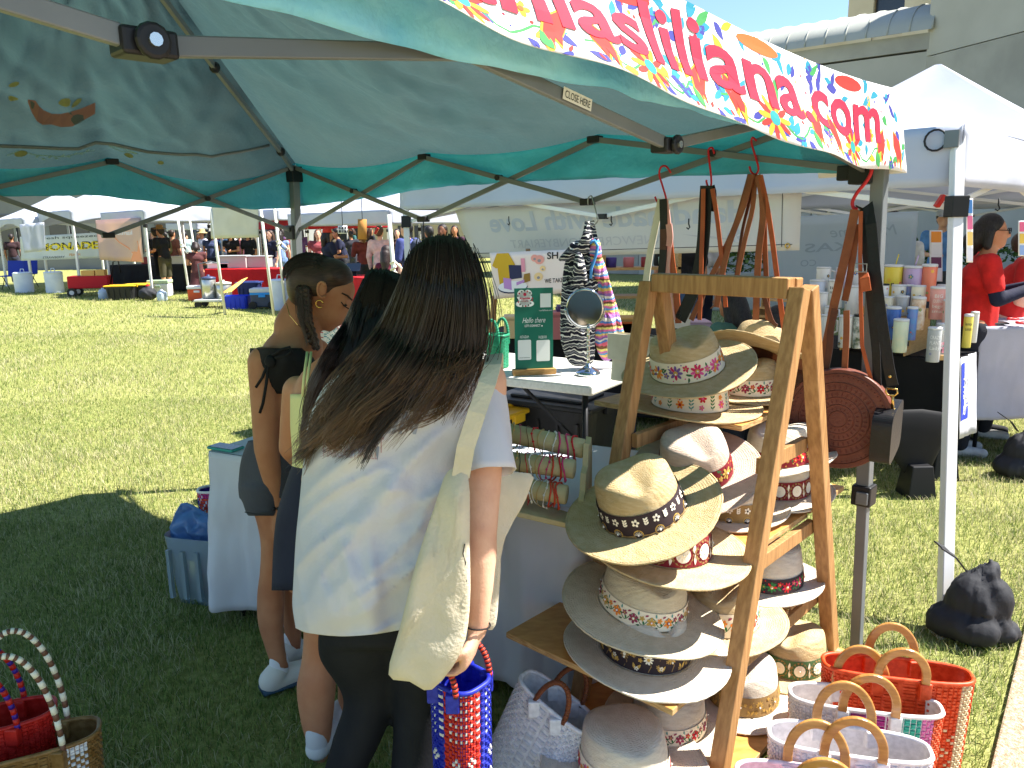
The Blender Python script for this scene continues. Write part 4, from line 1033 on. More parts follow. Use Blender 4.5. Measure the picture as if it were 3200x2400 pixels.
# fallen white basket with leather straps, left of the rack
woven_bag('woven_bag', 'white woven basket with brown leather handles tipped against the rack', rg(1620, 2440, .0), V((.8, -.5, 0)), .26, .13, .30, [(226, 226, 228), (212, 212, 216)], lambda i, j: (i+j) % 2, 56, 26, 'none', (.05, .10), 0, tilt=Matrix.Rotation(.42, 3, V((.2, 1, 0)).normalized()), hm=[mat('brown_leather', (120, 66, 34), .4, (96, 50, 26), 12, bump=.2, bscale=60)]*2)
# bags in the lower left corner
woven_bag('woven_bag', 'brown and white woven bag with striped handles in lower left corner', rg(70, 2330, .30), V((.9, .42, 0)), .36, .15, .30, [(140, 106, 62), (226, 226, 230)], lambda i, j: 1 if (i % 16) in (4, 5, 6, 7, 8) and ((i+j) % 2 or j > 26) else 0, 64, 30, 'rope', (.10, .30), 0, hm=[plain((226, 222, 206), .5), plain((110, 76, 60), .5)])
woven_bag('woven_bag', 'red woven bag with purple inside at left edge of frame', rg(-70, 2260, .34), V((.9, .42, 0)), .36, .15, .34, [(196, 44, 36), (70, 40, 150)], lambda i, j: 0, 56, 30, 'rope', (.10, .2), 0)
# basket at the tall table: green, beige and patterned
woven_bag('woven_basket', 'green woven basket with looped handles beside the stall sign', on2(1556, 1148), dx2, .105, .10, .165, [(44, 150, 112), (36, 132, 98)], lambda i, j: (i//2+j) % 2, 40, 22, 'rope', (.036, .085), 0, bulge=.002, hm=[plain((44, 158, 118), .5), plain((34, 128, 96), .5)])
woven_bag('woven_basket', 'beige woven basket with looped handles left of green basket', on2(1462, 1130), dx2, .11, .10, .165, [(206, 188, 132), (190, 170, 116)], lambda i, j: (i//2+j) % 2, 40, 22, 'rope', (.036, .085), 0, bulge=.002, hm=[plain((220, 204, 150), .5), plain((190, 170, 116), .5)])
woven_bag('woven_basket', 'white woven basket with red and teal diamonds behind the bowed shopper', on2(1040, 1090), dx2, .24, .14, .17, [(228, 222, 214), (180, 40, 60), (50, 140, 150)], lambda i, j: (1 if (i//8) % 2 else 2) if (abs((i % 8)-4)+abs((j % 8)-4)) % 4 == 1 else 0, 64, 24, 'rope', (.06, .1), 0, bulge=.0025)
woven_bag('woven_basket', 'purple and red woven basket showing between two shoppers heads', on2(1230, 1110)+dep2*.3, dx2, .30, .14, .22, [(84, 54, 110), (190, 40, 50), (226, 222, 220)], lambda i, j: (i//3+j//3) % 3, 64, 26, 'rope', (.07, .12), 1, bulge=.0025, hm=[plain((190, 70, 80), .5), plain((226, 200, 190), .5)])
# tub with the bright woven bag at the left end of the cloth
clr = mat('clear_blue_plastic', (176, 196, 206), .25, glass=.55, spec=.4)
tote_box('plastic_tub', 'translucent plastic tub on the grass at left end of the table', rg(700, 1850, .0)[:2], .38, .32, .32, (1, -.25, 0), clr, None, sc=.84)
tb = rg(700, 1850, .0)
woven_bag('woven_bag', 'bright purple and orange woven bag sticking out of the plastic tub', tb+V((.04, .06, .02)), V((.9, .2, 0)), .26, .12, .46, [(74, 50, 150), (222, 90, 60), (232, 228, 226), (206, 60, 130)], lambda i, j: 2 if (abs((i % 8)-4)+abs((j % 8)-4)) % 4 == 2 else (0, 1, 3)[(i//8+j//8) % 3], 56, 34, 'rope', (.05, .08), 2, hm=[plain((228, 228, 230), .5)]*2)
T = thing('plastic_sheet', 'crumpled blue plastic bag stuffed in the tub', 'plastic bag', tb+V((-.1, -.05, .3)))
pillow('bag', [tb+V(q) for q in ((-.19, -.06, .30), (-.12, -.08, .46), (-.04, -.06, .42), (.03, -.08, .36), (.0, -.05, .22), (-.12, -.05, .2))], V((0, -1, .2)), .035, mat('blue_film', (110, 156, 214), .25, trans=.4, spec=.5), T, wr=.06, seed=5, freq=22)
# phone on the cloth
T = thing('phone', 'teal cased phone lying face up on corner of the cloth', 'phone', G(705, 1398, .748))
pc_ = G(705, 1398, .756); pa = (f2-f1).normalized(); pb = dep1.normalized()
mb = MB(); mb.obox(pc_-pa*.07-pb*.035-V((0, 0, .006)), pa*.14, pb*.07, V((0, 0, .011))); mb.build('case', plain((52, 148, 140), .5), T, bevel=.003)
mb = MB(); mb.obox(pc_-pa*.066-pb*.031+V((0, 0, .0055)), pa*.132, pb*.062, V((0, 0, .001))); mb.build('screen', mat('phone_glass', (46, 48, 40), .15, (90, 84, 60), 40), T)

# ------------------------------------------------------------------ bracelet display
velv = mat('beige_velvet', (196, 180, 136), .9, (184, 168, 124), 20, bump=.2, bscale=90)
BS = thing('bracelet_stand', 'beige stepped display with three padded rolls on the cloth', 'display stand', G(1740, 1592, .752))
yb = G(1740, 1592, .752).y
rolls = [(P(1575, 1350, yb+.16), P(1822, 1402, yb+.10), .032), (P(1585, 1440, yb+.09), P(1792, 1466, yb+.03), .031), (P(1600, 1520, yb+.04), P(1768, 1546, yb-.01), .031)]
for a, b, r in rolls:
    mb = MB(); d = (b-a).normalized(); mb.tube([a-d*.001, a, b, b+d*.004, b+d*.006], [r*.8, r, r, r*.9, r*.2], 18); mb.build('roll', velv, BS, smooth=True)
dS = (rolls[0][1]-rolls[0][0]).normalized(); bk = V((-dS.y, dS.x, 0)).normalized()
for e in (0, 1):
    q = rolls[0][1]+dS*.006 if e else rolls[0][0]-dS*.03
    zb = .752
    pf = [(-.15, zb), (-.15, zb+.05), (-.12, zb+.07), (-.10, zb+.12), (-.06, zb+.13), (-.04, zb+.20), (.0, rolls[0][1].z+.015), (.03, rolls[0][1].z+.035), (.05, rolls[0][1].z), (.05, zb)]
    mb = MB(); n = len(pf); f0 = [V((q.x, q.y, 0))+bk*a+V((0, 0, z)) for a, z in pf]
    mb.add(f0+[p+dS*.018 for p in f0], [tuple(range(n)), tuple(reversed(range(n, 2*n)))]+[(i, n+i, n+(i+1) % n, (i+1) % n) for i in range(n)]); mb.build('end_panel', velv, BS, bevel=.002)
q = V((rolls[0][0].x, rolls[0][0].y, .7505)); mb = MB(); mb.obox(q-bk*.17-dS*.02, dS*((rolls[0][1]-rolls[0][0]).length+.05), bk*.24, V((0, 0, .018))); mb.build('base', velv, BS, bevel=.003)
rnd = random.Random(3); bcols = [(196, 36, 44), (226, 220, 206), (60, 56, 50), (204, 60, 110), (180, 150, 90), (110, 170, 180), (206, 70, 44), (120, 90, 60)]; bpick = [bcols[i] for i in (1, 1, 4, 7, 2, 4, 1, 5, 0, 3)]
for ri, (a, b, r) in enumerate(rolls):
    for k in range(10):
        t = .14+.083*k+rnd.uniform(-.02, .02); c = lerp(a, b, t); d = (b-a).normalized(); s1 = V((0, 0, 1)); s2 = d.cross(s1).normalized()
        R_ = r+.004; dr = rnd.uniform(.006, .018); col = rnd.choice(bpick if k < 7 else bcols[:1]+bcols[3:4]+bcols[6:7])
        pts = [c+s2*(R_*math.cos(q))+s1*(R_*math.sin(q)-(dr if math.sin(q) < -.2 else 0))+d*(.006*math.sin(q*2+k)) for q in (2*math.pi*i/18 for i in range(19))]
        mb = MB(); mb.tube(pts, rnd.uniform(.0010, .0020) if k < 7 else .0030, 6, caps=False)
        if k % 3 == 0:
            for i in range(0, 18, 2): mb.ball(pts[i], .0042, 6, 4)
        cn = {(196, 36, 44): 'red', (226, 220, 206): 'ivory', (60, 56, 50): 'black', (204, 60, 110): 'magenta', (180, 150, 90): 'gold', (110, 170, 180): 'turquoise', (206, 70, 44): 'orange red', (120, 90, 60): 'brown'}[col]
        solo(rebase(mb.build('bracelet', plain(col, .45), smooth=True)), '%s %s, %s from left on the %s padded roll' % (cn, 'beaded bracelet' if k % 3 == 0 else 'cord bracelet', ('first', 'second', 'third', 'fourth', 'fifth', 'sixth', 'seventh', 'eighth', 'ninth', 'tenth')[k], ('top', 'middle', 'lowest')[ri]), 'bracelet', 'bracelets on the padded rolls')

# ------------------------------------------------------------------ mirror, sign
chrome = mat('chrome', (200, 204, 206), .08, metal=1.0)
mc = P(1828, 962, on2(1838, 1170).y); mbse = on2(1838, 1172)
MR = thing('table_mirror', 'round chrome vanity mirror on a pedestal on the tall table', 'mirror', mbse)
mb = MB(); mb.lathe([(.060, .0), (.060, .012), (.055, .018), (.050, .022), (.030, .036), (.014, .044), (.011, .058), (.0, .058)], 28, mbse); mb.build('foot', chrome, MR, smooth=True)
mb = MB(); pz = [mbse+V((0, 0, .05+(mc.z-.085-mbse.z-.05)*i/20)) for i in range(21)]; mb.tube(pz, [.0075+.0018*math.sin(i*2.2) for i in range(21)], 8); mb.build('stem', chrome, MR, smooth=True)
vd = (V((-.12, -1, -.16))).normalized(); Rm = vd.to_track_quat('Z', 'Y').to_matrix()
mb = MB(); mb.lathe([(.078, -.006), (.085, -.006), (.089, 0), (.085, .007), (.079, .006)], 40, mc, Rm, ex=1.08); mb.build('frame', chrome, MR, smooth=True)
mb = MB(); mb.lathe([(.0, .003), (.080, .003)], 40, mc, Rm, ex=1.08); mb.build('glass', mat('mirror_glass', (226, 230, 230), .01, metal=1.0), MR)
mb = MB(); yk = [mc+Rm @ V((.094*math.cos(a), .1*math.sin(a), -.004)) for a in (math.pi+math.pi*i/14 for i in range(15))]; mb.tube(yk, .004, 6); mb.build('yoke', chrome, MR, smooth=True)
sb = on2(1672, 1172); SG = thing('stall_sign', 'green printed sign in a wooden holder on the tall table', 'sign', sb)
sx, sn = V((.985, .17, 0)).normalized(), V((.17, -.985, 0)).normalized()
mb = MB(); mb.obox(sb-sx*.105-sn*.0-V((0, 0, 0)), sx*.21, -sn*.045, V((0, 0, .028))); mb.build('holder', mat('pale_wood', (196, 150, 92), .6, (176, 130, 74), 8, stretch=(2, 2, 10)), SG, bevel=.002)
pw, ph = .186, P(1672, 912, sb.y).z-sb.z-.012
p0 = sb-sx*(pw/2)-sn*.016+V((0, 0, .029))
mb = MB(); mb.obox(p0-sn*.005, sx*pw, sn*.005, V((0, 0, ph))); mb.build('board', plain((20, 104, 84), .4), SG)
fn = flatfn(p0, sx, V((0, 0, 1)), .0006)
def quad2(mb, x0, y0, x1, y1, mi, lay=0, r=.006):
    pts = []
    for cx, cy, a0 in ((x1-r, y1-r, 0), (x0+r, y1-r, 90), (x0+r, y0+r, 180), (x1-r, y0+r, 270)):
        for k in range(4): a = R(a0+30*k); pts.append((cx+r*math.cos(a), cy+r*math.sin(a)))
    poly2(mb, fn, pts, mi, lay)
mb = MB(); H = ph
for (x, y, r, ex) in ((.048, .90, .036, .8), (.034, .93, .02, 1), (.064, .93, .02, 1), (.030, .81, .024, .6), (.070, .81, .024, .6), (.050, .82, .026, .7)): disc2(mb, fn, x, y*H, r, 0, 1, 16, ex)
for k in range(16): disc2(mb, fn, .05+.034*math.cos(k*.4)*1.05, .875*H+.036*math.sin(k*.4), .004, 1 if k % 3 else 2, 2, 6)
disc2(mb, fn, .05, .925*H, .008, 2, 2); put_text(mb, lambda x, y: fn(x, y, 2), 'Artesanias', .05, .865*H, .016, 2, bold=.0006, width=.052, align='CENTER'); put_text(mb, lambda x, y: fn(x, y, 2), 'Liliana', .05, .835*H, .014, 2, shear=.3, width=.032, align='CENTER')
quad2(mb, .124, .76*H, .176, .93*H, 0, 0, .002)
put_text(mb, lambda x, y: fn(x, y, 1), 'marialiliana.com', .150, .715*H, .010, 0, width=.062, align='CENTER')
put_text(mb, lambda x, y: fn(x, y, 1), 'Hello there', .093, .575*H, .036, 0, shear=.4, width=.112, align='CENTER'); put_text(mb, lambda x, y: fn(x, y, 1), "LET'S CONNECT", .086, .525*H, .015, 0, bold=.0003, width=.076, align='CENTER')
disc2(mb, fn, .132, .532*H, .004, 0, 0, 8)
put_text(mb, lambda x, y: fn(x, y, 1), 'INSTAGRAM', .046, .385*H, .019, 0, width=.042, align='CENTER'); put_text(mb, lambda x, y: fn(x, y, 1), 'FACEBOOK', .135, .375*H, .019, 0, width=.040, align='CENTER')
quad2(mb, .014, .115*H, .078, .365*H, 0); quad2(mb, .104, .09*H, .170, .355*H, 0)
put_text(mb, lambda x, y: fn(x, y, 1), 'ARTESANIASLILIANA', .046, .135*H, .008, 1, width=.052, align='CENTER')
mb.build('print', [plain((222, 226, 220)), plain((60, 66, 64)), plain((170, 34, 60))], SG, kind='stuff')
# ================================================================== people
FUSED = []
def fuse(mb, name, m, parent, vox=.012, smooth=4, kind=None, now=False):
    """union of overlapping closed shells; the remeshed surface replaces the shells at the end of the script"""
    ob = mb.build(name, m, parent, smooth=True)
    r = ob.modifiers.new('r', 'REMESH'); r.mode = 'VOXEL'; r.voxel_size = vox; r.use_smooth_shade = True
    if smooth: s = ob.modifiers.new('s', 'SMOOTH'); s.factor = .5; s.iterations = smooth
    if kind: ob['kind'] = kind
    FUSED.append(ob)
    if now: bake_fused()
    return ob
def bake_fused():
    dg = bpy.context.evaluated_depsgraph_get()
    mes = [bpy.data.meshes.new_from_object(o.evaluated_get(dg)) for o in FUSED]
    for o, me in zip(FUSED, mes):
        old = o.data; o.modifiers.clear(); me.name = o.name; o.data = me; bpy.data.meshes.remove(old)
        me.polygons.foreach_set('use_smooth', [True]*len(me.polygons))
    FUSED.clear()
def cap(mb, a, ra, b, rb, n=12):
    a, b = V(a), V(b); d = b-a; L = d.length; dn = d.normalized() if L > 1e-6 else V((0, 0, 1)); pts, rs = [], []
    for k in range(4): q = math.pi/2*(k+.15)/4.15; pts.append(a-dn*ra*math.cos(q)); rs.append(ra*math.sin(q))
    for k in range(5): t = k/4; pts.append(lerp(a, b, t)); rs.append(lerp(ra, rb, t))
    for k in range(4): q = math.pi/2*(1-(k+1)/4.15); pts.append(b+dn*rb*math.cos(q)); rs.append(rb*math.sin(q))
    mb.tube(pts, rs, n)
def chain(mb, pts, rs):
    for i in range(len(pts)-1): cap(mb, pts[i], rs[i], pts[i+1], rs[i+1])
def loft(mb, rows, n=40, fold=None, caps=True, rep=1, vfn=None):
    """rows (v, left u, right u, Y, half depth) measured on the photo; closed tube"""
    def row(t):
        k = t*(len(rows)-1); i = min(int(k), len(rows)-2); f = k-i
        z, a, b, d = rows[max(0, i-1)], rows[i], rows[i+1], rows[min(len(rows)-1, i+2)]
        return [0.5*(2*a[q]+(b[q]-z[q])*f+(2*z[q]-5*a[q]+4*b[q]-d[q])*f*f+(3*a[q]-z[q]-3*b[q]+d[q])*f**3) for q in range(5)]
    def fn(u, t):
        v, l, r, y, ry = row(t); a = 2*math.pi*u
        c, hw = (l+r)/2, (r-l)/2
        x = c+hw*math.cos(a); yy = y+ry*math.sin(a)
        if fold: yy += fold(x, v, math.sin(a))
        return P(x, vfn(x, v) if vfn else v, yy)
    nv = (len(rows)-1)*4*rep
    o = len(mb.v); mb.grid(fn, n, nv, True)
    if caps: mb.f += [[o+i for i in range(n)][::-1], [o+nv*n+i for i in range(n)]]; mb.m += [0, 0]
    return row
skinA = mat('skin_tan', (176, 122, 90), .58, (158, 102, 74), 9, spec=.25, bump=.12, bscale=160)
skinB = mat('skin_warm', (196, 142, 108), .58, (180, 122, 92), 9, spec=.25, bump=.12, bscale=160)
skinC = mat('skin_light', (224, 178, 150), .58, (206, 152, 126), 9, spec=.25, bump=.12, bscale=160)
def hair_mat(name, rough=.38):
    m = bpy.data.materials.new(name); m.use_nodes = True; N, L = m.node_tree.nodes, m.node_tree.links
    b = N['Principled BSDF']; b.inputs['Roughness'].default_value = rough; b.inputs['Specular IOR Level'].default_value = .45
    a = N.new('ShaderNodeAttribute'); a.attribute_name = 'strand'; L.new(a.outputs['Color'], b.inputs['Base Color']); return m
HM = hair_mat('hair_strands')
def strands(name, guides, n, parent, root, tip, rad=.0011, jit=.012, wave=.006, seed=0, seg=18, spread_end=1.8, tipvar=.5, lenvar=.25):
    """guides: list of polylines (3D, equal counts) laid side by side; strands interpolate between neighbours"""
    rng = random.Random(seed); Gd = [[V(p) for p in g] for g in guides]; k = len(Gd[0])
    def at(g, t):
        q = t*(k-1); i = min(int(q), k-2); f = q-i; z, a, b, d = g[max(0, i-1)], g[i], g[i+1], g[min(k-1, i+2)]
        return 0.5*((2*a)+(b-z)*f+(2*z-5*a+4*b-d)*f*f+(3*a-z-3*b+d)*f**3)
    vs, fs, cs = [], [], []
    clumps = [(rng.random()*(len(Gd)-1), V((rng.gauss(0, 1), rng.gauss(0, 1), rng.gauss(0, 1))), rng.random()*6.3, rng.uniform(1-lenvar, 1.0), rng.random()) for _ in range(max(6, n//48))]
    for s in range(n):
        cl = rng.choice(clumps); w_ = min(len(Gd)-1.001, max(0, cl[0]+rng.gauss(0, .30))); i = int(w_); f = w_-i
        jv = V((rng.gauss(0, 1), rng.gauss(0, .7), rng.gauss(0, 1)))*jit; ph = cl[2]+rng.gauss(0, .22); L_ = cl[3]*rng.uniform(.9, 1); col = rng.uniform(.6, 1.35)
        shade = cl[4]; fq = 6+5*cl[4]
        o = len(vs)
        for q in range(seg+1):
            t = q/seg*L_; p = lerp(at(Gd[i], t), at(Gd[i+1], t), f)
            c = lerp(at(Gd[int(cl[0])], t), at(Gd[int(cl[0])+1], t), cl[0]-int(cl[0])) if cl[0] < len(Gd)-1 else p
            pull = .86*sm((t-.22)/.62); p = lerp(p, c, pull)
            p = p+jv*(.35+spread_end*t*.5)*(1-.62*pull)+cl[1]*(jit*1.1*t)+V((math.sin(t*fq+ph)+.4*math.sin(t*fq*2.1+ph*2), .4*math.cos(t*7+ph), math.cos(t*fq*.9+ph)))*(wave*t*t)
            r = rad*(1-.65*(q/seg)**2)
            nxt = V((1, 0, .3)); b = V((-.3, 0, 1))
            vs += [p+nxt*r, p-nxt*r*.5+b*r*.87, p-nxt*r*.5-b*r*.87+V((0, -r*.6, 0))]
            tt = sm((t-.15)/.8)*(1-tipvar+tipvar*2*shade)
            cs += [[lerp(root[m_], tip[m_], min(1, tt))*col for m_ in range(3)]+[1]]*3
        for q in range(seg):
            for m_ in range(3): fs.append((o+q*3+m_, o+q*3+(m_+1) % 3, o+q*3+3+(m_+1) % 3, o+q*3+3+m_))
    off = V(parent['_o'])
    me = bpy.data.meshes.new(name); me.from_pydata([tuple(p-off) for p in vs], [], fs)
    at_ = me.color_attributes.new('strand', 'FLOAT_COLOR', 'POINT'); at_.data.foreach_set('color', np.array(cs, np.float32).ravel())
    me.polygons.foreach_set('use_smooth', [True]*len(me.polygons)); me.materials.append(HM)
    ob = bpy.data.objects.new(name, me); COL.objects.link(ob); ob.parent = parent; ob['kind'] = 'stuff'; return ob
def hand(mb, wrist, dirv, palmn, side, s=1.0, curl=.5, spread=.12, thumb=1):
    """five-fingered hand: dirv fingers' direction, palmn palm normal, side towards the thumb"""
    w_, d, pn, sd = V(wrist), V(dirv).normalized(), V(palmn).normalized(), V(side).normalized()
    k = w_+d*.085*s
    for j in range(4): cap(mb, w_+d*.01*s+sd*(.012-.008*j)*s, .017*s, k+sd*(.030-.020*j)*s, .0125*s, 10)
    for j, (L_, r) in enumerate(((.070, .0095), (.078, .0098), (.072, .0092), (.056, .0082))):
        a = k+sd*(.030-.020*j)*s; dd = (d+sd*(spread*(1.2-.8*j))).normalized(); p = [a]; ang = 0
        for q, fr in enumerate((.45, .32, .26)):
            ang += curl*(.8 if q == 0 else 1.0)
            v = dd*math.cos(ang)+pn*math.sin(ang); p.append(p[-1]+v*(L_*fr*s))
        chain(mb, p, [r*1.08*s, r*s, r*.92*s, r*.8*s])
    a = w_+d*.022*s+sd*.022*s; b = a+(d*.6+sd*.75+pn*.3*thumb).normalized()*.045*s; c = b+(d*.85+sd*.1+pn*.55*thumb).normalized()*.034*s
    chain(mb, [a, b, c], [.0145*s, .0118*s, .0092*s])

# ---------------- woman in the white T-shirt
YC = 1.86
TC_ = thing('person', 'woman in oversized white T-shirt and black leggings seen from behind with canvas tote', 'person', V((-.24, YC, 0)))
shirt_rows = [(1118, 1290, 1470, YC, .05), (1140, 1150, 1530, YC, .085), (1185, 1040, 1562, YC, .11), (1260, 985, 1560, YC, .135), (1350, 958, 1530, YC, .145), (1450, 948, 1490, YC, .145), (1560, 938, 1462, YC, .14), (1680, 926, 1445, YC, .14), (1800, 919, 1435, YC, .145), (1900, 915, 1428, YC, .15), (1972, 925, 1400, YC+.01, .15)]
def ridge(x): return (1-min(1, abs(x)*2.2))**2
def foldC(x, v, s):
    if s > .35: return 0
    t = sm((v-1230)/200); q, r = x*.62+v*.78, -x*.78+v*.62
    d = -.030*t*ridge(nz((q/150, r/520, 3), 1.0))*sm((x-960)/200)
    d += -.016*t*ridge(nz((q/75, r/330, 7), 1.0))
    d += -.020*t*ridge(nz(((x-.25*v)/120, v/600, 11), 1.0))*sm((v-1550)/250)
    d += .010*t*nz((x*.011, v*.007, 3), 1.0)+.004*nz((x*.03, v*.02, 8), 1.0)
    d += .010*sm((v-1780)/120)*math.sin((x-900)*.040+1)
    return d+.012*t
def hemC(x, v): return v+sm((v-1820)/130)*(16*math.sin((x-930)*.0105)-14*sm((960-x)/60)-8*sm((x-1250)/150))
body = MB()
loft(body, [(1085, 1330, 1440, YC-.01, .05), (1130, 1180, 1520, YC, .07), (1200, 1070, 1540, YC, .085), (1400, 1030, 1430, YC, .085), (1600, 1030, 1390, YC, .08), (1800, 1010, 1390, YC, .09), (1950, 1010, 1390, YC, .09)], 32)
loft(body, [(1000, 1325, 1450, YC-.005, .058), (1060, 1335, 1440, YC, .052), (1130, 1300, 1470, YC, .06)], 20)
body.ball(P(1375, 905, YC-.005), (.078, .093, .105), 20, 14)
for rows in ([(1900, 1020, 1225, YC+.02, .08), (2050, 1020, 1225, YC+.03, .08), (2180, 1080, 1230, YC+.07, .065), (2300, 1050, 1190, YC+.06, .06), (2450, 1010, 1120, YC+.03, .05), (2620, 990, 1070, YC+.0, .035), (2720, 985, 1065, YC-.02, .035)],
             [(1900, 1210, 1400, YC-.01, .08), (2050, 1235, 1405, YC-.01, .08), (2200, 1240, 1395, YC+.02, .07), (2350, 1230, 1375, YC+.02, .065), (2500, 1225, 1345, YC, .055), (2650, 1230, 1310, YC-.02, .035), (2760, 1232, 1312, YC-.03, .035)]): loft(body, rows, 20)
ya = YC-.13
sh, el, wr = P(1520, 1190, YC-.03), P(1503, 1660, ya), P(1492, 1965, ya-.03)
chain(body, [sh, lerp(sh, el, .45), el], [.052, .050, .041]); chain(body, [el, lerp(el, wr, .3), wr], [.040, .041, .027])
hand(body, wr, P(1458, 2075, ya-.05)-wr, V((-.75, .2, .1)), V((-.2, -.9, .1)), .95, .75)
shL = P(1080, 1230, YC+.03); chain(body, [shL, P(985, 1500, YC+.14), P(1080, 1560, YC+.33)], [.05, .04, .03])
fuse(body, 'body', skinC, TC_, .011)
lg = MB()
for rows in ([(1920, 1005, 1238, YC+.02, .10), (2050, 995, 1240, YC+.03, .10), (2180, 1072, 1238, YC+.07, .072), (2300, 1042, 1198, YC+.06, .066), (2450, 1004, 1128, YC+.03, .056), (2640, 985, 1078, YC+.0, .042)],
             [(1920, 1200, 1418, YC-.01, .10), (2050, 1218, 1430, YC-.01, .10), (2200, 1234, 1402, YC+.02, .077), (2350, 1224, 1382, YC+.02, .072), (2500, 1218, 1352, YC, .06), (2660, 1222, 1318, YC-.02, .042)]): loft(lg, rows, 24)
loft(lg, [(1860, 1005, 1405, YC, .10), (1930, 995, 1415, YC, .105), (2030, 995, 1428, YC, .115)], 28)
fuse(lg, 'leggings', mat('black_jersey', (24, 25, 30), .75, (30, 31, 36), 10, bump=.1, bscale=120, spec=.2), TC_, .012)
for q in ((1028, 2770, YC-.03), (1270, 2800, YC-.05)):
    sh_ = MB(); p = P(*q); p.z = .045; cap(sh_, p+V((0, .02, .0)), .042, p+V((.0, .16, -.008)), .036); cap(sh_, p+V((0, .02, .0)), .042, p+V((0, .02, .05)), .036); fuse(sh_, 'shoe', plain((206, 206, 208), .7), TC_, .01)
tee = mat('white_tshirt_cotton', (208, 206, 212), .85, (200, 198, 206), 4, bump=.15, bscale=90, trans=.06, spec=.1)
mb = MB(); row = loft(mb, shirt_rows, 120, foldC, caps=False, rep=3, vfn=hemC)
def slv(u, v):
    a = 2*math.pi*u; c = lerp(P(1500, 1195, YC-.02), P(1528, 1478, ya+.005), v); d = (P(1528, 1478, ya)-P(1500, 1195, YC-.02)).normalized()
    s1 = d.cross(V((0, 1, 0))).normalized(); s2 = d.cross(s1)
    r = lerp(.058, .064, v)+.004*math.sin(a*5+v*6)*v
    return c+s1*(r*1.0*math.cos(a))+s2*(r*1.05*math.sin(a))
mb.grid(slv, 32, 14, True); sho = mb.build('t_shirt', tee, TC_, smooth=True, thick=.002)
def shirtfn(u, v, lay=0):
    t = 0
    for i in range(len(shirt_rows)-1):
        if shirt_rows[i][0] <= v <= shirt_rows[i+1][0]: t = (i+(v-shirt_rows[i][0])/(shirt_rows[i+1][0]-shirt_rows[i][0]))/(len(shirt_rows)-1)
    vv, l, r, y, ry = row(t); c, hw = (l+r)/2, (r-l)/2; k = max(-.98, min(.98, (u-c)/hw)); s = -math.sqrt(1-k*k)
    return P(u, v, y+ry*s+foldC(u, v, s)-.0035-.0008*lay)
def tpx(mb, s, x0, x1, y0, y1, rise, mi, shear=0, bold=0):
    vs, fs = text_mesh(s, 1, bold, shear); ax, bx = min(a for a, b in vs), max(a for a, b in vs); ay, by = min(b for a, b in vs), max(b for a, b in vs)
    mb.add([shirtfn(x0+(x1-x0)*(a-ax)/(bx-ax), y1-(y1-y0)*(b-ay)/(by-ay)+rise*(a-ax)/(bx-ax)) for a, b in vs], fs, mi)
mb = MB(); tpx(mb, 'MARLIN', 1010, 1318, 1278, 1348, 10, 0, .3, .02); tpx(mb, 'TOURNAMENT', 1002, 1200, 1358, 1408, 8, 1, 0, .01); tpx(mb, 'MARGARITAVILLE', 1010, 1180, 1400, 1428, 8, 1)
pf = [(1140, 1362), (1165, 1340), (1200, 1345), (1235, 1330), (1190, 1365), (1185, 1400), (1180, 1440), (1172, 1410), (1160, 1380)]; poly2(mb, shirtfn, pf, 2, 1)
mb.build('print', [plain((146, 152, 172), .85), plain((178, 150, 156), .85), plain((134, 142, 164), .85)], sho, kind='stuff')
# hair
def onC(u, v, off=.022):
    if v < 1080:
        k = min(.99, abs((u-1378)/150)); k2 = min(.99, abs((v-905)/175)) if v < 905 else 0
        return P(u, v, YC-.105*math.sqrt(max(.02, 1-k*k-k2*k2)) - off*.4)
    q = shirtfn(u, max(1125, v)); d = ray(u, v); return P(u, v, q.y-off-.03*math.exp(-((v-1120)/70)**2))
gC = [[(1268, 850), (1240, 930), (1190, 1030), (1100, 1130), (1010, 1260), (955, 1380), (930, 1500)],
      [(1290, 790), (1262, 920), (1215, 1050), (1130, 1160), (1050, 1270), (1000, 1360), (965, 1420)],
      [(1330, 755), (1310, 900), (1262, 1060), (1180, 1180), (1090, 1300), (1030, 1400), (1000, 1440)],
      [(1370, 745), (1360, 900), (1315, 1080), (1240, 1200), (1155, 1290), (1090, 1370), (1060, 1430)],
      [(1400, 745), (1405, 900), (1375, 1080), (1310, 1200), (1240, 1290), (1180, 1345), (1120, 1400)],
      [(1430, 752), (1448, 900), (1438, 1060), (1395, 1170), (1345, 1235), (1285, 1275), (1240, 1310)],
      [(1462, 775), (1485, 900), (1482, 1030), (1460, 1130), (1430, 1190), (1390, 1240), (1340, 1280)],
      [(1480, 830), (1498, 930), (1496, 1030), (1488, 1090), (1470, 1140), (1440, 1190), (1400, 1230)]]
hr = MB()
for i in range(7): hr.grid(lambda u, v, i=i: (lambda a, b: lerp(a, b, u))(*[onC(*[lerp(g[min(int(v*3.3), 5)][q], g[min(int(v*3.3), 5)+1][q], v*3.3-min(int(v*3.3), 5)) for q in (0, 1)], .012) for g in (gC[i], gC[i+1])]), 3, 16)
mh = mat('dark_hair_mass', (24, 18, 16), .7, (36, 26, 20), 40, stretch=(6, 6, 1), spec=.15, bump=.6, bscale=120)
hr.build('hair_underlayer', mh, TC_, smooth=True, thick=.012)
hb_ = MB(); hb_.ball(P(1378, 895, YC-.012), (.092, .105, .118), 24, 16); hb_.build('hair_cap', mh, TC_, smooth=True)
strands('hair', [[onC(*p) for p in g] for g in gC], 3200, TC_, (.016, .011, .009), (.17, .088, .046), .0011, .010, .036, 1, lenvar=.42, spread_end=2.4, tipvar=1.0)
strands('loose_hair', [[onC(*p, .03) for p in g] for g in gC], 260, TC_, (.02, .014, .011), (.15, .08, .045), .0009, .026, .022, 2, lenvar=.1)
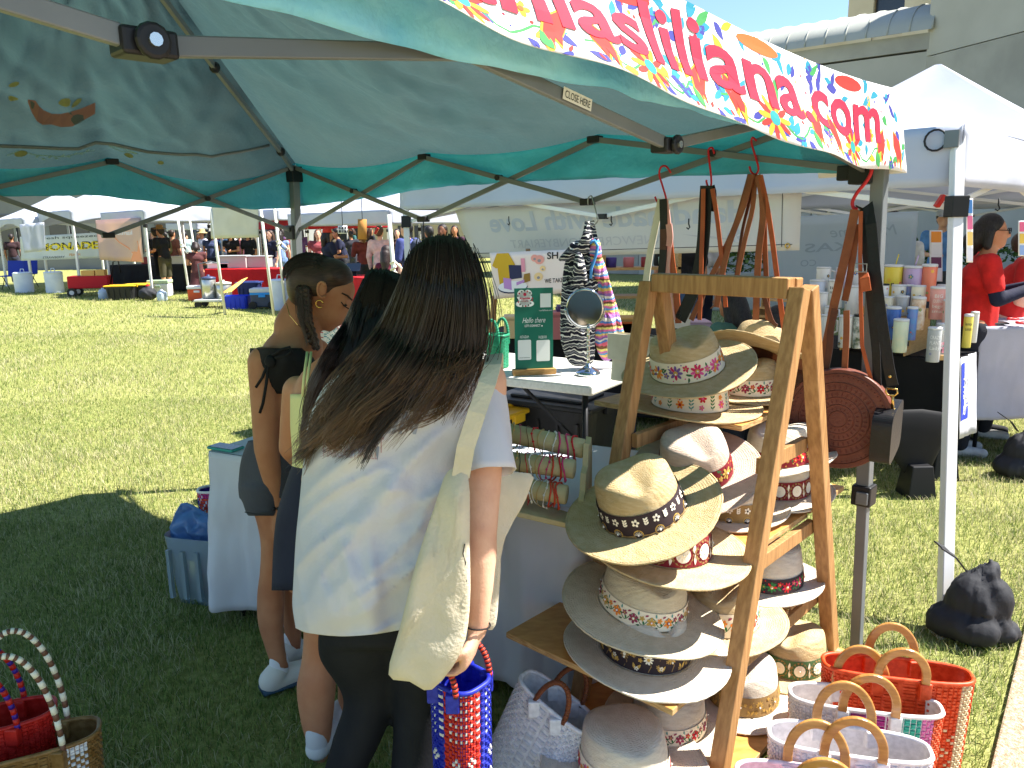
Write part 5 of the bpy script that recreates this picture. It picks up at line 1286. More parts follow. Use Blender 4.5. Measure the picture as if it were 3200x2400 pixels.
# tote bag hanging from her shoulder
canvas = mat('natural_canvas', (222, 210, 186), .9, (212, 200, 174), 10, bump=.3, bscale=120, trans=.15, spec=.1)
TB = thing('tote_bag', 'cream canvas tote bag hanging from the shoulder of woman in white T-shirt', 'bag', P(1340, 2150, YC-.2))
pillow('front_panel', [P(u, v, y) for u, v, y in ((1400, 1472, YC-.19), (1462, 1482, YC-.21), (1468, 1700, YC-.23), (1468, 1900, YC-.24), (1440, 2040, YC-.25), (1350, 2155, YC-.25), (1280, 2130, YC-.25), (1214, 2108, YC-.24), (1250, 1960, YC-.24), (1300, 1760, YC-.23), (1362, 1570, YC-.20))], V((-.1, -1, .15)), .03, canvas, TB, .02, 4, freq=11)
pillow('back_panel', [P(u, v, y) for u, v, y in ((1525, 1468, YC-.02), (1600, 1475, YC+.02), (1668, 1492, YC+.05), (1610, 1600, YC+.03), (1572, 1700, YC), (1556, 1850, YC-.02), (1548, 1955, YC-.03), (1515, 1945, YC-.05), (1490, 1700, YC-.06))], V((.2, -1, .1)), .02, canvas, TB, .012, 6, freq=12)
mb = MB(); stp = [P(u, v, y) for u, v, y in ((1440, 1490, YC-.21), (1455, 1400, YC-.215), (1490, 1290, YC-.205), (1522, 1200, YC-.175), (1540, 1140, YC-.13), (1545, 1108, YC-.04), (1548, 1112, YC+.05), (1550, 1180, YC+.12))]
mb.ribbon(stp, .040, .003, (1, 0, .1)); mb.build('strap', canvas, TB, smooth=False)
mb = MB(); mb.tube([P(u, v, YC-.245) for u, v in ((1452, 1700), (1447, 1730), (1455, 1760), (1446, 1790), (1458, 1815), (1450, 1840))], .0015, 5); mb.build('print', plain((60, 60, 62)), TB)
mb = MB(); wr2 = lerp(el, wr, .96); dd = (wr-el).normalized(); s1 = dd.cross(V((0, 1, 0))).normalized(); s2 = dd.cross(s1)
mb.tube([wr2+s1*(.031*math.cos(a))+s2*(.031*math.sin(a)) for a in (2*math.pi*i/16 for i in range(17))], .0022, 6, caps=False); solo(rebase(mb.build('hair_tie', plain((30, 24, 26), .7), smooth=True)), 'dark hair tie around wrist of woman in white T-shirt', 'hair tie')
# woven bag in her hand
hp = P(1455, 2070, ya-.05)
woven_bag('woven_bag', 'tall red and blue woven bag with white flowers held by woman in white', V((P(1440, 2250, 1.72).x, 1.74, hp.z-.50)), V((.75, -.66, 0)), .135, .13, .42, [(40, 52, 168), (196, 50, 34), (226, 222, 212)], lambda i, j: (2 if (abs((i % 6)-3)+abs((j % 6)-3)) in (1,) else (1 if (i//12) % 2 else 0)) if j < 26 else (2 if (i % 2 and j % 2) else (1 if (i//12) % 2 else 0)), 48, 40, 'rope', (.045, .075), 0, taper=.88, hm=[plain((196, 60, 40), .4), plain((60, 30, 40), .4)])

# ---------------- woman in the yellow tank top
YB = 2.16
TB_ = thing('person', 'dark haired woman in pale yellow tank top and navy skirt bending between the others', 'person', V((-.42, YB, 0)))
body = MB()
loft(body, [(1100, 1020, 1130, YB+.02, .05), (1160, 945, 1190, YB+.02, .07), (1230, 915, 1200, YB+.01, .09), (1330, 915, 1180, YB, .10), (1450, 925, 1160, YB, .095), (1550, 895, 1170, YB, .11), (1700, 875, 1180, YB, .12), (1850, 900, 1170, YB, .11)], 30)
body.ball(P(1210, 968, YB+.03), (.074, .09, .098), 18, 12); cap(body, P(1180, 1040, YB+.03), .05, P(1100, 1130, YB+.02), .055)
a0, a1, a2 = P(930, 1220, YB+.07), P(908, 1400, YB+.09), P(990, 1500, YB+.22)
chain(body, [a0, lerp(a0, a1, .5), a1], [.046, .042, .037]); chain(body, [a1, a2], [.037, .027]); hand(body, a2, V((.9, .4, .1)), V((0, .3, -1)), V((0, 1, .3)), .9, .4)
chain(body, [P(1190, 1215, YB), P(1260, 1420, YB+.08), P(1220, 1500, YB+.3)], [.046, .038, .027])
for rows in ([(1800, 905, 1050, YB, .09), (1950, 945, 1062, YB, .07), (2060, 942, 1052, YB+.02, .062), (2150, 926, 1050, YB-.0, .062), (2260, 940, 1040, YB-.01, .05), (2370, 972, 1025, YB-.02, .03), (2440, 975, 1022, YB-.03, .03)],
             [(1800, 1030, 1170, YB+.05, .09), (1950, 1040, 1150, YB+.06, .07), (2150, 1055, 1130, YB+.10, .06), (2300, 1050, 1110, YB+.1, .04), (2390, 1055, 1100, YB+.09, .03)]): loft(body, rows, 20)
fuse(body, 'body', skinB, TB_, .011)
for p in (P(1000, 2440, YB-.03), P(1078, 2400, YB+.09)):
    p.z = .05; s_ = MB(); cap(s_, p+V((0, .0, .04)), .036, p+V((0, .0, .0)), .036); fuse(s_, 'sock', plain((206, 206, 210), .9), TB_, .009)
    s_ = MB(); p.z = .04; cap(s_, p, .040, p+V((.05, .16, -.004)), .034); fuse(s_, 'shoe', plain((214, 214, 214), .7), TB_, .009)
navy = mat('navy_skirt_fabric', (26, 30, 50), .8, (32, 36, 56), 8, bump=.1, bscale=50)
mb = MB(); loft(mb, [(1452, 915, 1175, YB, .105), (1500, 898, 1180, YB, .115), (1600, 868, 1190, YB, .13), (1700, 856, 1190, YB, .135), (1845, 850, 1190, YB, .14)], 40, lambda x, v, s: .006*math.sin(x*.05)*sm((v-1500)/200), caps=False); mb.build('skirt', navy, TB_, smooth=True, thick=.003)
tank = mat('pale_yellow_rib', (228, 222, 162), .85, (218, 210, 148), 6, bump=.15, bscale=100)
mb = MB(); loft(mb, [(1232, 908, 1205, YB+.008, .098), (1330, 908, 1186, YB, .108), (1420, 914, 1172, YB, .106), (1475, 912, 1178, YB, .112)], 40, lambda x, v, s: .003*math.sin(v*.09), caps=False)
for u0, u1 in ((950, 945), (1130, 1150)):
    for du in (0, 12): mb.ribbon([P(u1+du, 1240, YB-.092), P(u0+du, 1180, YB-.085), P(u0+du+8, 1120, YB-.04), P(u0+du+10, 1100, YB+.03), P(u0+du, 1180, YB+.1)], .006, .002, (1, 0, 0))
mb.build('tank_top', tank, TB_, smooth=True, thick=.002)
def onB(u, v, off=.02):
    if v < 1060:
        k = min(.99, abs((u-1212)/125)); k2 = min(.99, abs((v-965)/125)) if v < 965 else 0
        return P(u, v, YB+.03-.11*math.sqrt(max(.02, 1-k*k-k2*k2))-off*.4)
    return P(u, v, YB-.10*math.sqrt(max(.05, 1-min(.97, abs((u-1060)/160))**2))-off)
gB = [[(1138, 890), (1110, 955), (1082, 1015), (1030, 1085), (975, 1180), (950, 1290), (945, 1390)], [(1150, 862), (1122, 960), (1092, 1050), (1035, 1140), (985, 1235), (958, 1330), (950, 1400)],
      [(1165, 845), (1130, 970), (1095, 1090), (1045, 1190), (1000, 1280), (975, 1360), (968, 1410)], [(1210, 848), (1185, 980), (1145, 1110), (1085, 1210), (1035, 1300), (1000, 1380), (990, 1420)],
      [(1250, 870), (1240, 990), (1205, 1120), (1145, 1220), (1085, 1310), (1040, 1390), (1015, 1430)], [(1280, 910), (1280, 1000), (1255, 1130), (1200, 1230), (1140, 1320), (1080, 1390), (1050, 1430)]]
hb_ = MB(); hb_.ball(P(1212, 965, YB+.025), (.090, .105, .108), 24, 16); hb_.build('hair_cap', mh, TB_, smooth=True)
hr = MB()
for i in range(5): hr.grid(lambda u, v, i=i: (lambda a, b: lerp(a, b, u))(*[onB(*[lerp(g[min(int(v*4.4), 5)][q], g[min(int(v*4.4), 5)+1][q], v*4.4-min(int(v*4.4), 5)) for q in (0, 1)], .008) for g in (gB[i], gB[i+1])]), 3, 14)
hr.build('hair_underlayer', mh, TB_, smooth=True, thick=.01)
strands('hair', [[onB(*p) for p in g] for g in gB], 1800, TB_, (.008, .007, .010), (.05, .016, .018), .0012, .009, .006, 5)

# ---------------- woman with the braid
YA = 2.56
TA = thing('person', 'young woman with braid in black off-shoulder top and grey shorts leaning over the table', 'person', V((-.84, YA-.1, 0)))
body = MB()
loft(body, [(1000, 905, 990, YA, .05), (1040, 855, 1000, YA, .075), (1090, 815, 1010, YA-.01, .10), (1150, 800, 1000, YA-.01, .11), (1240, 815, 985, YA-.01, .105), (1340, 815, 960, YA-.01, .105), (1420, 770, 935, YA, .12), (1520, 758, 930, YA, .125), (1600, 770, 930, YA, .115)], 30)
cap(body, P(960, 935, YA+.01), .055, P(912, 1020, YA), .06)
hd = lambda u, v, y=0: P(u, v, YA+.0+y)
Mh = Matrix.Rotation(R(24), 3, V((0, 1, 0)))
body.ball(hd(1000, 892), (.098, .076, .086), 20, 14, M=Mh)
cap(body, hd(1050, 905), .064, hd(1040, 975), .052); cap(body, hd(1022, 950), .056, hd(1022, 1008), .028)
cap(body, hd(1086, 925), .016, hd(1092, 962), .012); body.ball(hd(1087, 968), (.013, .013, .010), 8, 6)
for (u, v, r) in ((1064, 992, .012), (1058, 1002, .012), (1030, 1022, .020), (1072, 975, .013)): body.ball(hd(u, v), (r, r*1.5, r*.8), 10, 8)
body.ball(hd(1075, 918), (.012, .05, .010), 10, 6, M=Mh)
body.ball(hd(1070, 950, -.042), (.014, .012, .010), 8, 6)
s0, s1_, s2_ = P(822, 1130, YA-.11), P(832, 1400, YA-.14), P(872, 1585, YA-.10)
chain(body, [s0, lerp(s0, s1_, .4), s1_], [.050, .046, .040]); chain(body, [s1_, lerp(s1_, s2_, .3), s2_], [.040, .038, .025])
hand(body, s2_, P(852, 1690, YA-.10)-s2_, V((.6, .5, 0)), V((.3, -.8, 0)), .9, .35)
chain(body, [P(990, 1100, YA+.06), P(1060, 1260, YA+.16), P(1090, 1280, YA+.34)], [.048, .038, .027])
for rows in ([(1560, 780, 880, YA-.03, .09), (1680, 812, 880, YA-.03, .068), (1780, 812, 882, YA-.03, .062), (1860, 803, 890, YA-.02, .06), (1950, 806, 886, YA-.03, .056), (2030, 830, 892, YA-.05, .04), (2090, 850, 905, YA-.06, .032)],
             [(1560, 850, 940, YA+.08, .09), (1750, 870, 940, YA+.09, .062), (1900, 880, 945, YA+.1, .055), (2030, 895, 940, YA+.1, .034)]): loft(body, rows, 20)
fuse(body, 'body', skinA, TA, .0085, 3)
er = MB(); er.ball(hd(1006, 906, -.078), (.016, .008, .028), 10, 8, M=Matrix.Rotation(R(15), 3, V((0, 1, 0)))); er.tube([hd(1006, 906, -.084)+V((.014*math.cos(a), 0, .025*math.sin(a))) for a in (i*.42 for i in range(1, 14))], .0045, 6); er.build('ear', skinA, TA, smooth=True)
mb = MB(); mb.tube([hd(998, 944, -.082)+V((.012*math.cos(a), 0, .012*math.sin(a)-.006)) for a in (2*math.pi*i/14 for i in range(13))], .0022, 6); mb.build('earring', mat('gold', (214, 170, 90), .2, metal=1.0), TA, smooth=True)
mb = MB(); mb.ball(hd(1078, 954, -.045), (.008, .006, .004), 8, 6); mb.tube([hd(1066, 944, -.052), hd(1077, 957, -.05), hd(1090, 965, -.042)], .0018, 5); mb.build('eyelashes', plain((30, 22, 20)), TA)
mb = MB(); mb.tube([hd(1068, 916, -.052), hd(1086, 924, -.044), hd(1100, 938, -.03)], .003, 6); mb.build('eyebrow', plain((52, 36, 28)), TA)
mb = MB(); mb.ball(hd(1059, 995, -.012), (.011, .018, .005), 8, 6); mb.ball(hd(1055, 1002, -.010), (.010, .016, .005), 8, 6); mb.build('lips', plain((168, 92, 82), .4), TA, smooth=True)
hcap = MB(); hcap.ball(hd(990, 876), (.104, .084, .085), 26, 18, M=Mh)
hcap.ball(hd(950, 895), (.056, .074, .085), 18, 12); hcap.ball(hd(1046, 858), (.066, .076, .050), 18, 12, M=Matrix.Rotation(R(38), 3, V((0, 1, 0))))
fuse(hcap, 'hair_cap', mat('brown_hair', (44, 30, 24), .45, (66, 46, 36), 40, stretch=(1, 1, 6)), TA, .009, 2)
def sA(t, k):
    c = hd(985, 884); a = R(205-t*170); tilt = -.9+1.8*k
    q = Mh @ V((.106*math.cos(a)*math.cos(tilt), -.088*math.sin(tilt)-.0, .092*math.sin(a)*math.cos(tilt))); return c+q
strands('hair', [[sA(1-t/6, k/6) for t in range(7)] for k in range(1, 7)], 1400, TA, (.05, .032, .024), (.025, .016, .012), .0010, .004, .002, 9, spread_end=.6)
def brc(t): return lerp(hd(950, 900, -.075), hd(958, 1005, -.10), t/.6) if t < .6 else lerp(hd(958, 1005, -.10), hd(990, 1092, -.115), (t-.6)/.4)
for j in range(3):
    mb = MB(); pts = []; rs = []
    for k in range(61):
        t = k/60; a = t*26+j*2.094; w_ = .013*(1-.35*t); pts.append(brc(t)+V((w_*math.sin(a), -.010*math.sin(2*a), 0))); rs.append((.0125-.004*t)*(1 if k < 56 else .6))
    mb.tube(pts, rs, 10); mb.build('braid_strand', MATS['brown_hair'], TA, smooth=True)
strands('loose_hair', [[brc(t/6*.98)+V((dx, -.016, 0)) for t in range(7)] for dx in (-.018, -.006, .006, .018)], 260, TA, (.05, .03, .02), (.10, .055, .035), .0008, .006, .006, 14, spread_end=.8)
blkf = mat('black_cotton', (22, 22, 25), .85, (28, 28, 32), 10, bump=.15, bscale=60)
mb = MB(); loft(mb, [(1088, 782, 955, YA-.03, .155), (1130, 780, 990, YA-.03, .16), (1180, 786, 985, YA-.02, .15), (1230, 796, 985, YA-.01, .13)], 40, lambda x, v, s: .006*math.sin(x*.09+v*.05), caps=False)
for pts in (((852, 1110), (880, 1092), (905, 1085), (912, 1100), (890, 1112), (860, 1118)), ((850, 1115), (838, 1150), (832, 1200), (822, 1260), (812, 1290)), ((845, 1115), (820, 1180), (800, 1210))): mb.tube([P(u, v, YA-.19) for u, v in pts], .004, 6)
mb.ball(P(845, 1130, YA-.185), (.018, .014, .02), 8, 6); mb.build('off_shoulder_top', blkf, TA, smooth=True, thick=.002)
shf = mat('charcoal_twill', (62, 64, 72), .85, (70, 72, 80), 10, bump=.2, bscale=80)
sh_ = MB(); loft(sh_, [(1375, 775, 950, YA-.005, .125), (1440, 752, 950, YA, .135), (1520, 744, 950, YA, .14), (1560, 748, 950, YA, .135)], 30)
loft(sh_, [(1520, 746, 895, YA-.04, .11), (1570, 758, 892, YA-.04, .105), (1612, 772, 888, YA-.04, .10)], 26); loft(sh_, [(1520, 840, 955, YA+.07, .11), (1612, 850, 950, YA+.08, .10)], 20)
sho = fuse(sh_, 'shorts', shf, TA, .010, 2)
mb = MB(); mb.tube([P(u, v, YA-.155) for u, v in ((765, 1600), (800, 1606), (850, 1606))], .002, 5); mb.build('stitching', plain((44, 46, 52)), TA)
for p0 in (P(875, 2110, YA-.06), P(918, 2060, YA+.1)):
    s_ = MB(); p = V(p0); p.z = .09; cap(s_, p, .036, p+V((0, 0, .03)), .034); fuse(s_, 'sock', plain((222, 222, 226), .9), TA, .008, 2)
    s_ = MB(); q = V((p.x-.03, p.y-.01, .048)); cap(s_, q, .044, q+V((.13, .10, -.006)), .036); cap(s_, q, .044, q+V((.02, 0, .03)), .04); so_ = fuse(s_, 'shoe', plain((216, 212, 204), .7), TA, .008, 2)
    mb = MB(); mb.tube([q+V((-.03, -.02, -.030)), q+V((.05, .04, -.030)), q+V((.14, .11, -.030))], [.036, .044, .034], 12, flat=.35); mb.build('sole', plain((54, 78, 96), .6), TA, smooth=True)
mb = MB(); w3 = lerp(s1_, s2_, .95); dd = (s2_-s1_).normalized(); q1_ = dd.cross(V((0, 1, 0))).normalized(); q2_ = dd.cross(q1_)
for i in range(14): a = 2*math.pi*i/14; mb.ball(w3+q1_*(.030*math.cos(a))+q2_*(.030*math.sin(a)), .0065, 6, 4)
solo(rebase(mb.build('bead_bracelet', plain((26, 24, 26), .4), smooth=True)), 'black bead bracelet on the wrist of the woman with the braid', 'bracelet')
mb = MB(); mb.tube([P(u, v, y) for u, v, y in ((895, 948, YA-.06), (905, 985, YA-.085), (930, 1015, YA-.10), (960, 1035, YA-.09))], .0011, 5); mb.build('necklace', MATS['gold'], TA)
# ================================================================== hanging goods on the near truss
redw = mat('red_coated_wire', (190, 30, 40), .35)
lb = mat('tan_leather', (140, 80, 48), .45, (118, 64, 38), 14, bump=.15, bscale=70, spec=.4)
lbd = mat('dark_brown_leather', (92, 50, 34), .45, (76, 38, 26), 14, bump=.15, bscale=70, spec=.4)
lor = mat('orange_leather', (170, 84, 44), .45, (150, 70, 36), 14, bump=.15, bscale=70, spec=.4)
lbk = mat('black_leather', (16, 16, 19), .4, (22, 22, 26), 14, bump=.15, bscale=70, spec=.35)
lwh = mat('cream_leather', (222, 214, 194), .5, (208, 198, 176), 14); lpk = mat('pink_leather', (224, 168, 158), .5, (210, 150, 142), 14)
brass = mat('brass', (206, 170, 96), .25, metal=1.0)
def abo(u, v, o=0.0): return PL(u, v, LA-E2*o, dAB)
def hook(label, pts, o=.02, m=redw, r=.004):
    mb = MB(); q = [abo(u, v, o) for u, v in pts]; fine = []
    for i in range(len(q)-1):
        z, a, b, d = q[max(0, i-1)], q[i], q[i+1], q[min(len(q)-1, i+2)]
        for t in (0, .25, .5, .75): fine.append(.5*((2*a)+(b-z)*t+(2*z-5*a+4*b-d)*t*t+(3*a-z-3*b+d)*t**3))
    mb.tube(fine+[q[-1]], r, 8); return solo(rebase(mb.build('s_hook', m, smooth=True)), label, 'hook', 'hooks on the tent truss')
hook('red S-hook nearest the mirror holding cream and pink straps', [(2096, 540), (2082, 520), (2066, 522), (2060, 545), (2070, 580), (2082, 625), (2072, 645), (2055, 632), (2047, 615)])
hook('red S-hook at the truss crossing holding black strap', [(2232, 480), (2226, 462), (2214, 468), (2216, 500), (2222, 550), (2222, 580), (2214, 586), (2208, 570), (2208, 562)])
hook('red S-hook holding the fan of brown straps', [(2364, 440), (2352, 430), (2348, 445), (2358, 480), (2370, 525), (2362, 545), (2348, 538), (2342, 520)])
hook('long red S-hook on the corner leg holding the round bag', [(2705, 515), (2722, 518), (2722, 540), (2705, 570), (2680, 600), (2664, 630), (2668, 650), (2680, 652)], .05, r=.006)
hook('thin wire hook holding the two striped hooded tops', [(1838, 640), (1838, 620), (1848, 612), (1854, 630), (1862, 660), (1868, 690), (1850, 705), (1834, 690)], .02, mat('steel_wire', (150, 152, 154), .3, metal=.9), .003)
def bag(name, label, straps, body=None, cat='purse', group='leather bags hung from the truss', loc=None):
    T = thing(name, label, cat, loc or abo(straps[0][0][-1][0], 1080, .05), group)
    for pts, wpx, m, o in straps:
        q = [abo(p[0], p[1], o+(p[2] if len(p) > 2 else 0)) for p in pts]; fine = []
        for i in range(len(q)-1):
            z, a, b, d = q[max(0, i-1)], q[i], q[i+1], q[min(len(q)-1, i+2)]
            for t in (0, .34, .67): fine.append(.5*((2*a)+(b-z)*t+(2*z-5*a+4*b-d)*t*t+(3*a-z-3*b+d)*t**3))
        mb = MB(); dist = q[0].y/cp; mb.ribbon(fine+[q[-1]], wpx/2400*dist, .004, dAB+V((0, 0, .05))); mb.build('strap', m, T)
    if body:
        (u, v), w_, h, d, m = body
        c = abo(u, v, .03); mb = MB()
        mb.grid(lambda a, t: c+(lambda p: dAB*p[0]+E2*(p[1]*(1.1-.5*t)))(rounded(w_*(1-.06*t), d, 32, 5)[int(round(a*32)) % 32])+V((0, 0, -h/2+h*t)), 32, 6, True)
        mb.add([c+dAB*p[0]+E2*p[1]*1.1-V((0, 0, h/2)) for p in rounded(w_, d, 32, 5)], [tuple(reversed(range(32)))]); mb.build('body', m, T, bevel=.004)
        mb = MB(); mb.obox(c-dAB*(w_*.51)-E2*(d*.62)+V((0, 0, -h*.05)), dAB*(w_*1.02), E2*.006, V((0, 0, h*.56))); mb.build('flap', m, T, bevel=.003)
    return T
bag('shoulder_bag', 'cream and black strapped bag on the hook nearest the mirror', [([(2066, 622), (2050, 700), (2030, 800), (2018, 890), (2010, 1000)], 22, lwh, .03), ([(2060, 625), (2040, 720), (2020, 830), (2005, 960)], 10, lbk, .025)], ((2000, 1120), .26, .2, .07, lwh))
bag('shoulder_bag', 'black strapped bag with brown buckle tab beside the cream strap', [([(2072, 622), (2074, 700), (2072, 800), (2064, 890), (2060, 1000), (2075, 1060)], 24, lbk, .04), ([(2073, 716), (2074, 740), (2072, 780)], 22, lbd, .05)], ((2080, 1130), .24, .2, .06, lbk))
bag('shoulder_bag', 'pink strapped bag hanging behind the black strap', [([(2080, 625), (2088, 690), (2092, 760), (2086, 830), (2090, 900), (2104, 1000)], 16, lpk, .035), ([(2090, 700), (2094, 740), (2090, 770)], 20, lpk, .05), ([(2092, 740), (2100, 820), (2112, 900), (2120, 1010)], 20, lor, .03)], ((2115, 1130), .24, .18, .06, lpk))
bag('shoulder_bag', 'wide black strap and tan strap bag on the truss crossing hook', [([(2208, 580), (2204, 640), (2200, 720), (2192, 800), (2170, 900), (2125, 1000)], 40, lbk, .03), ([(2198, 590), (2196, 700), (2192, 800), (2190, 900), (2186, 1000)], 13, lor, .045), ([(2226, 590), (2238, 660), (2250, 760), (2260, 860), (2268, 960)], 13, lor, .04), ([(2222, 582), (2228, 610), (2220, 660)], 22, lbk, .02)], ((2160, 1110), .26, .2, .06, lbk))
bag('shoulder_bag', 'brown leather bag on leftmost long straps of the fan', [([(2345, 545), (2330, 600), (2300, 700), (2260, 790), (2215, 880), (2160, 1000)], 17, lb, .03), ([(2350, 545), (2325, 640), (2290, 730), (2262, 830), (2240, 960)], 17, lb, .045)], ((2200, 1140), .25, .2, .06, lb))
bag('shoulder_bag', 'brown leather bag on the middle straps of the fan', [([(2352, 545), (2344, 620), (2320, 720), (2300, 860), (2290, 900)], 9, lbd, .02), ([(2366, 548), (2380, 600), (2384, 680), (2372, 780), (2366, 880), (2362, 1000)], 20, lb, .04), ([(2360, 545), (2352, 650), (2330, 740), (2300, 880)], 14, lb, .03)], ((2330, 1150), .24, .2, .06, lbd))
bag('shoulder_bag', 'tan leather bag on rightmost straps of the fan behind rack', [([(2372, 548), (2386, 640), (2390, 760), (2394, 860), (2400, 1010)], 15, lb, .02), ([(2376, 548), (2396, 640), (2412, 740), (2430, 880), (2452, 1040), (2458, 1060)], 15, lor, .04), ([(2380, 900), (2410, 1000), (2428, 1020)], 15, lbd, .03)], ((2430, 1150), .24, .2, .06, lb))
bag('shoulder_bag', 'brown leather bag with steel buckles behind the round bag', [([(2672, 655), (2655, 740), (2630, 850), (2605, 960), (2590, 1040), (2560, 1170)], 26, lb, .08), ([(2676, 700), (2668, 780), (2655, 870), (2640, 940)], 20, lb, .06), ([(2610, 965), (2596, 1030), (2592, 1090), (2575, 1180)], 20, lbd, .10), ([(2645, 970), (2645, 1040), (2638, 1180)], 18, lb, .10)], ((2560, 1250), .24, .22, .06, lbd))
# round tooled bag
rc = abo(2622, 1306, .12); rn = (CAM-rc); rn.z = 0; rn = (rn.normalized()+V((-.15, 0, .05))).normalized()
RBG = thing('round_bag', 'round tooled brown leather bag hanging at the tent corner', 'purse', rc-V((0, 0, .16)), 'leather bags hung from the truss')
Rm = rn.to_track_quat('Z', 'Y').to_matrix(); r0 = .172
tool = mat('tooled_leather', (112, 58, 40), .5, (94, 46, 32), 12, bump=.2, bscale=80, spec=.35); toold = plain((96, 42, 30), .5)
mb = MB(); mb.lathe([(0, -.03), (r0*.98, -.03), (r0, -.024), (r0, .022), (r0*.985, .028), (0, .030)], 64, rc, Rm); mb.build('body', tool, RBG, smooth=False)
for rr in (.155, .125, .098, .075, .05, .028):
    mb = MB(); mb.tube([rc+Rm @ V((rr*math.cos(a), rr*math.sin(a), .030)) for a in (2*math.pi*i/64 for i in range(65))], .0022, 5, caps=False); mb.build('tooled_ring', tool, RBG, smooth=True)
mb = MB()
for rr, n, s in ((.112, 40, .010), (.086, 34, .008), (.062, 26, .007), (.038, 18, .006)):
    for i in range(n):
        a = 2*math.pi*i/n; c = rc+Rm @ V((rr*math.cos(a), rr*math.sin(a), .0304)); ax = Rm @ V((math.cos(a), math.sin(a), 0)); ay = Rm @ V((-math.sin(a), math.cos(a), 0)); nn = rn*.0012
        mb.add([c-ax*s, c+ay*s*.35+nn, c+ax*s, c-ay*s*.35+nn], [(0, 1, 2, 3)])
mb.build('tooled_leaves', toold, RBG, kind='stuff')
mb = MB()
for i in range(58): a = 2*math.pi*i/58; mb.ball(rc+Rm @ V((.147*math.cos(a), .147*math.sin(a), .030)), .0025, 5, 4)
mb.build('stitch_holes', toold, RBG, kind='stuff')
mb = MB(); mb.ribbon([abo(2690, 660, .10), abo(2688, 800, .11), abo(2690, 950, .12), abo(2694, 1080, .12), abo(2720, 1180, .11), abo(2738, 1260, .10)], .012, .004, dAB); mb.build('strap', lor, RBG)
mb = MB(); mb.ribbon([abo(2696, 850, .12), abo(2702, 870, .14), abo(2708, 910, .14)], .03, .006, dAB); mb.build('buckle_tab', lor, RBG, bevel=.002)
mb = MB(); bq = abo(2690, 838, .135); mb.tube([bq+dAB*x+V((0, 0, z)) for x, z in ((-.018, -.012), (.018, -.012), (.018, .014), (-.018, .014), (-.018, -.012))], .002, 6); mb.build('buckle', MATS['steel_wire'], RBG)
# black box bag
kb = abo(2770, 1345, .10); BB = thing('box_bag', 'black leather box bag with brass clip beside the round bag', 'purse', kb-V((0, 0, .12)), 'leather bags hung from the truss')
by_ = V((.80, -.60, 0)).normalized(); sxd = V((-.60, -.80, 0)).normalized()*-1
def bbf(a, t):
    p = rounded(.17, .17, 40, 5)[int(round(a*40)) % 40]; q = sxd*p[0]+V((0, 0, 1))*p[1]-V((0, 0, 1))*(p[0]*-.25)
    return kb+q+by_*(.062*(t-.5))
mb = MB(); mb.grid(bbf, 40, 2, True)
for t in (0, 1): mb.add([bbf(i/40, t) for i in range(40)], [tuple(range(40)) if t else tuple(reversed(range(40)))])
mb.build('body', lbk, BB, bevel=.006)
mb = MB(); mb.ribbon([abo(2684, 650, .07), abo(2712, 640, .08), abo(2722, 700, .09), abo(2735, 850, .10), abo(2755, 1000, .11), abo(2778, 1150, .12), abo(2790, 1205, .12)], .034, .005, dAB+V((0, 0, .1))); mb.build('strap', lbk, BB)
mb = MB(); mb.ribbon([abo(2700, 655, .07), abo(2706, 760, .08), abo(2720, 930, .085), abo(2738, 1100, .09), abo(2742, 1230, .09)], .026, .005, dAB+V((0, 0, .1))); mb.build('strap', lbk, BB)
cl = abo(2787, 1215, .12); mb = MB(); mb.tube([cl+dAB*x+V((0, 0, z)) for x, z in ((-.016, 0), (.016, 0), (.018, -.012), (.01, -.022), (-.012, -.022), (-.018, -.01), (-.016, 0))], .003, 6); mb.tube([cl+V((.004, 0, -.02)), cl+V((.008, 0, -.065))], .005, 8); mb.tube([cl+V((.008, 0, -.07))+dAB*(.012*math.cos(a))+V((0, 0, .012*math.sin(a)-.008)) for a in (2*math.pi*i/12 for i in range(13))], .0025, 6); mb.build('clip', brass, BB, smooth=True)
mb = MB(); cq = abo(2782, 1176, .126); mb.ball(cq-E2*.003, .006, 8, 6); mb.build('rivet', brass, BB, smooth=True)
# striped tops on the wire hook
kn1 = mat('black_white_knit', (24, 26, 40), .95, stripes=(2, 24, [(26, 28, 42), (26, 28, 42), (222, 220, 214), (26, 28, 42), (110, 112, 118), (60, 62, 70), (222, 220, 214), (26, 28, 42)]), scale=14, bump=.6, bscale=110)
kn2 = mat('rainbow_knit', (226, 170, 150), .95, stripes=(2, 9, [(216, 120, 170), (232, 222, 130), (120, 84, 60), (226, 110, 130), (96, 140, 206), (232, 226, 216), (150, 110, 180), (216, 120, 170), (236, 206, 120), (96, 160, 214)]), scale=10, bump=.6, bscale=110)
yt = mbse.y+.14
T = thing('knit_top', 'black and white striped hooded knit top hanging by the mirror', 'clothing', P(1790, 1150, yt), 'striped knit tops')
def gp(pts, y): return [P(u, v, y) for u, v in pts]
pillow('torso', gp([(1832, 745), (1868, 760), (1870, 900), (1860, 1040), (1855, 1130), (1810, 1145), (1776, 1130), (1752, 1060), (1752, 960), (1760, 850), (1778, 790)], yt), V((-.1, -1, 0)), .05, kn1, T, .045, 1, freq=24)
pillow('hood', gp([(1842, 690), (1852, 740), (1838, 790), (1800, 800), (1768, 815), (1745, 812), (1768, 780), (1790, 755), (1820, 745)], yt-.04), V((-.1, -1, 0)), .04, kn1, T, .02, 2, freq=20)
pillow('sleeve', gp([(1800, 790), (1822, 800), (1836, 880), (1825, 890), (1795, 892), (1790, 850)], yt-.08), V((-.1, -1, 0)), .03, kn1, T, .012, 3, freq=24)
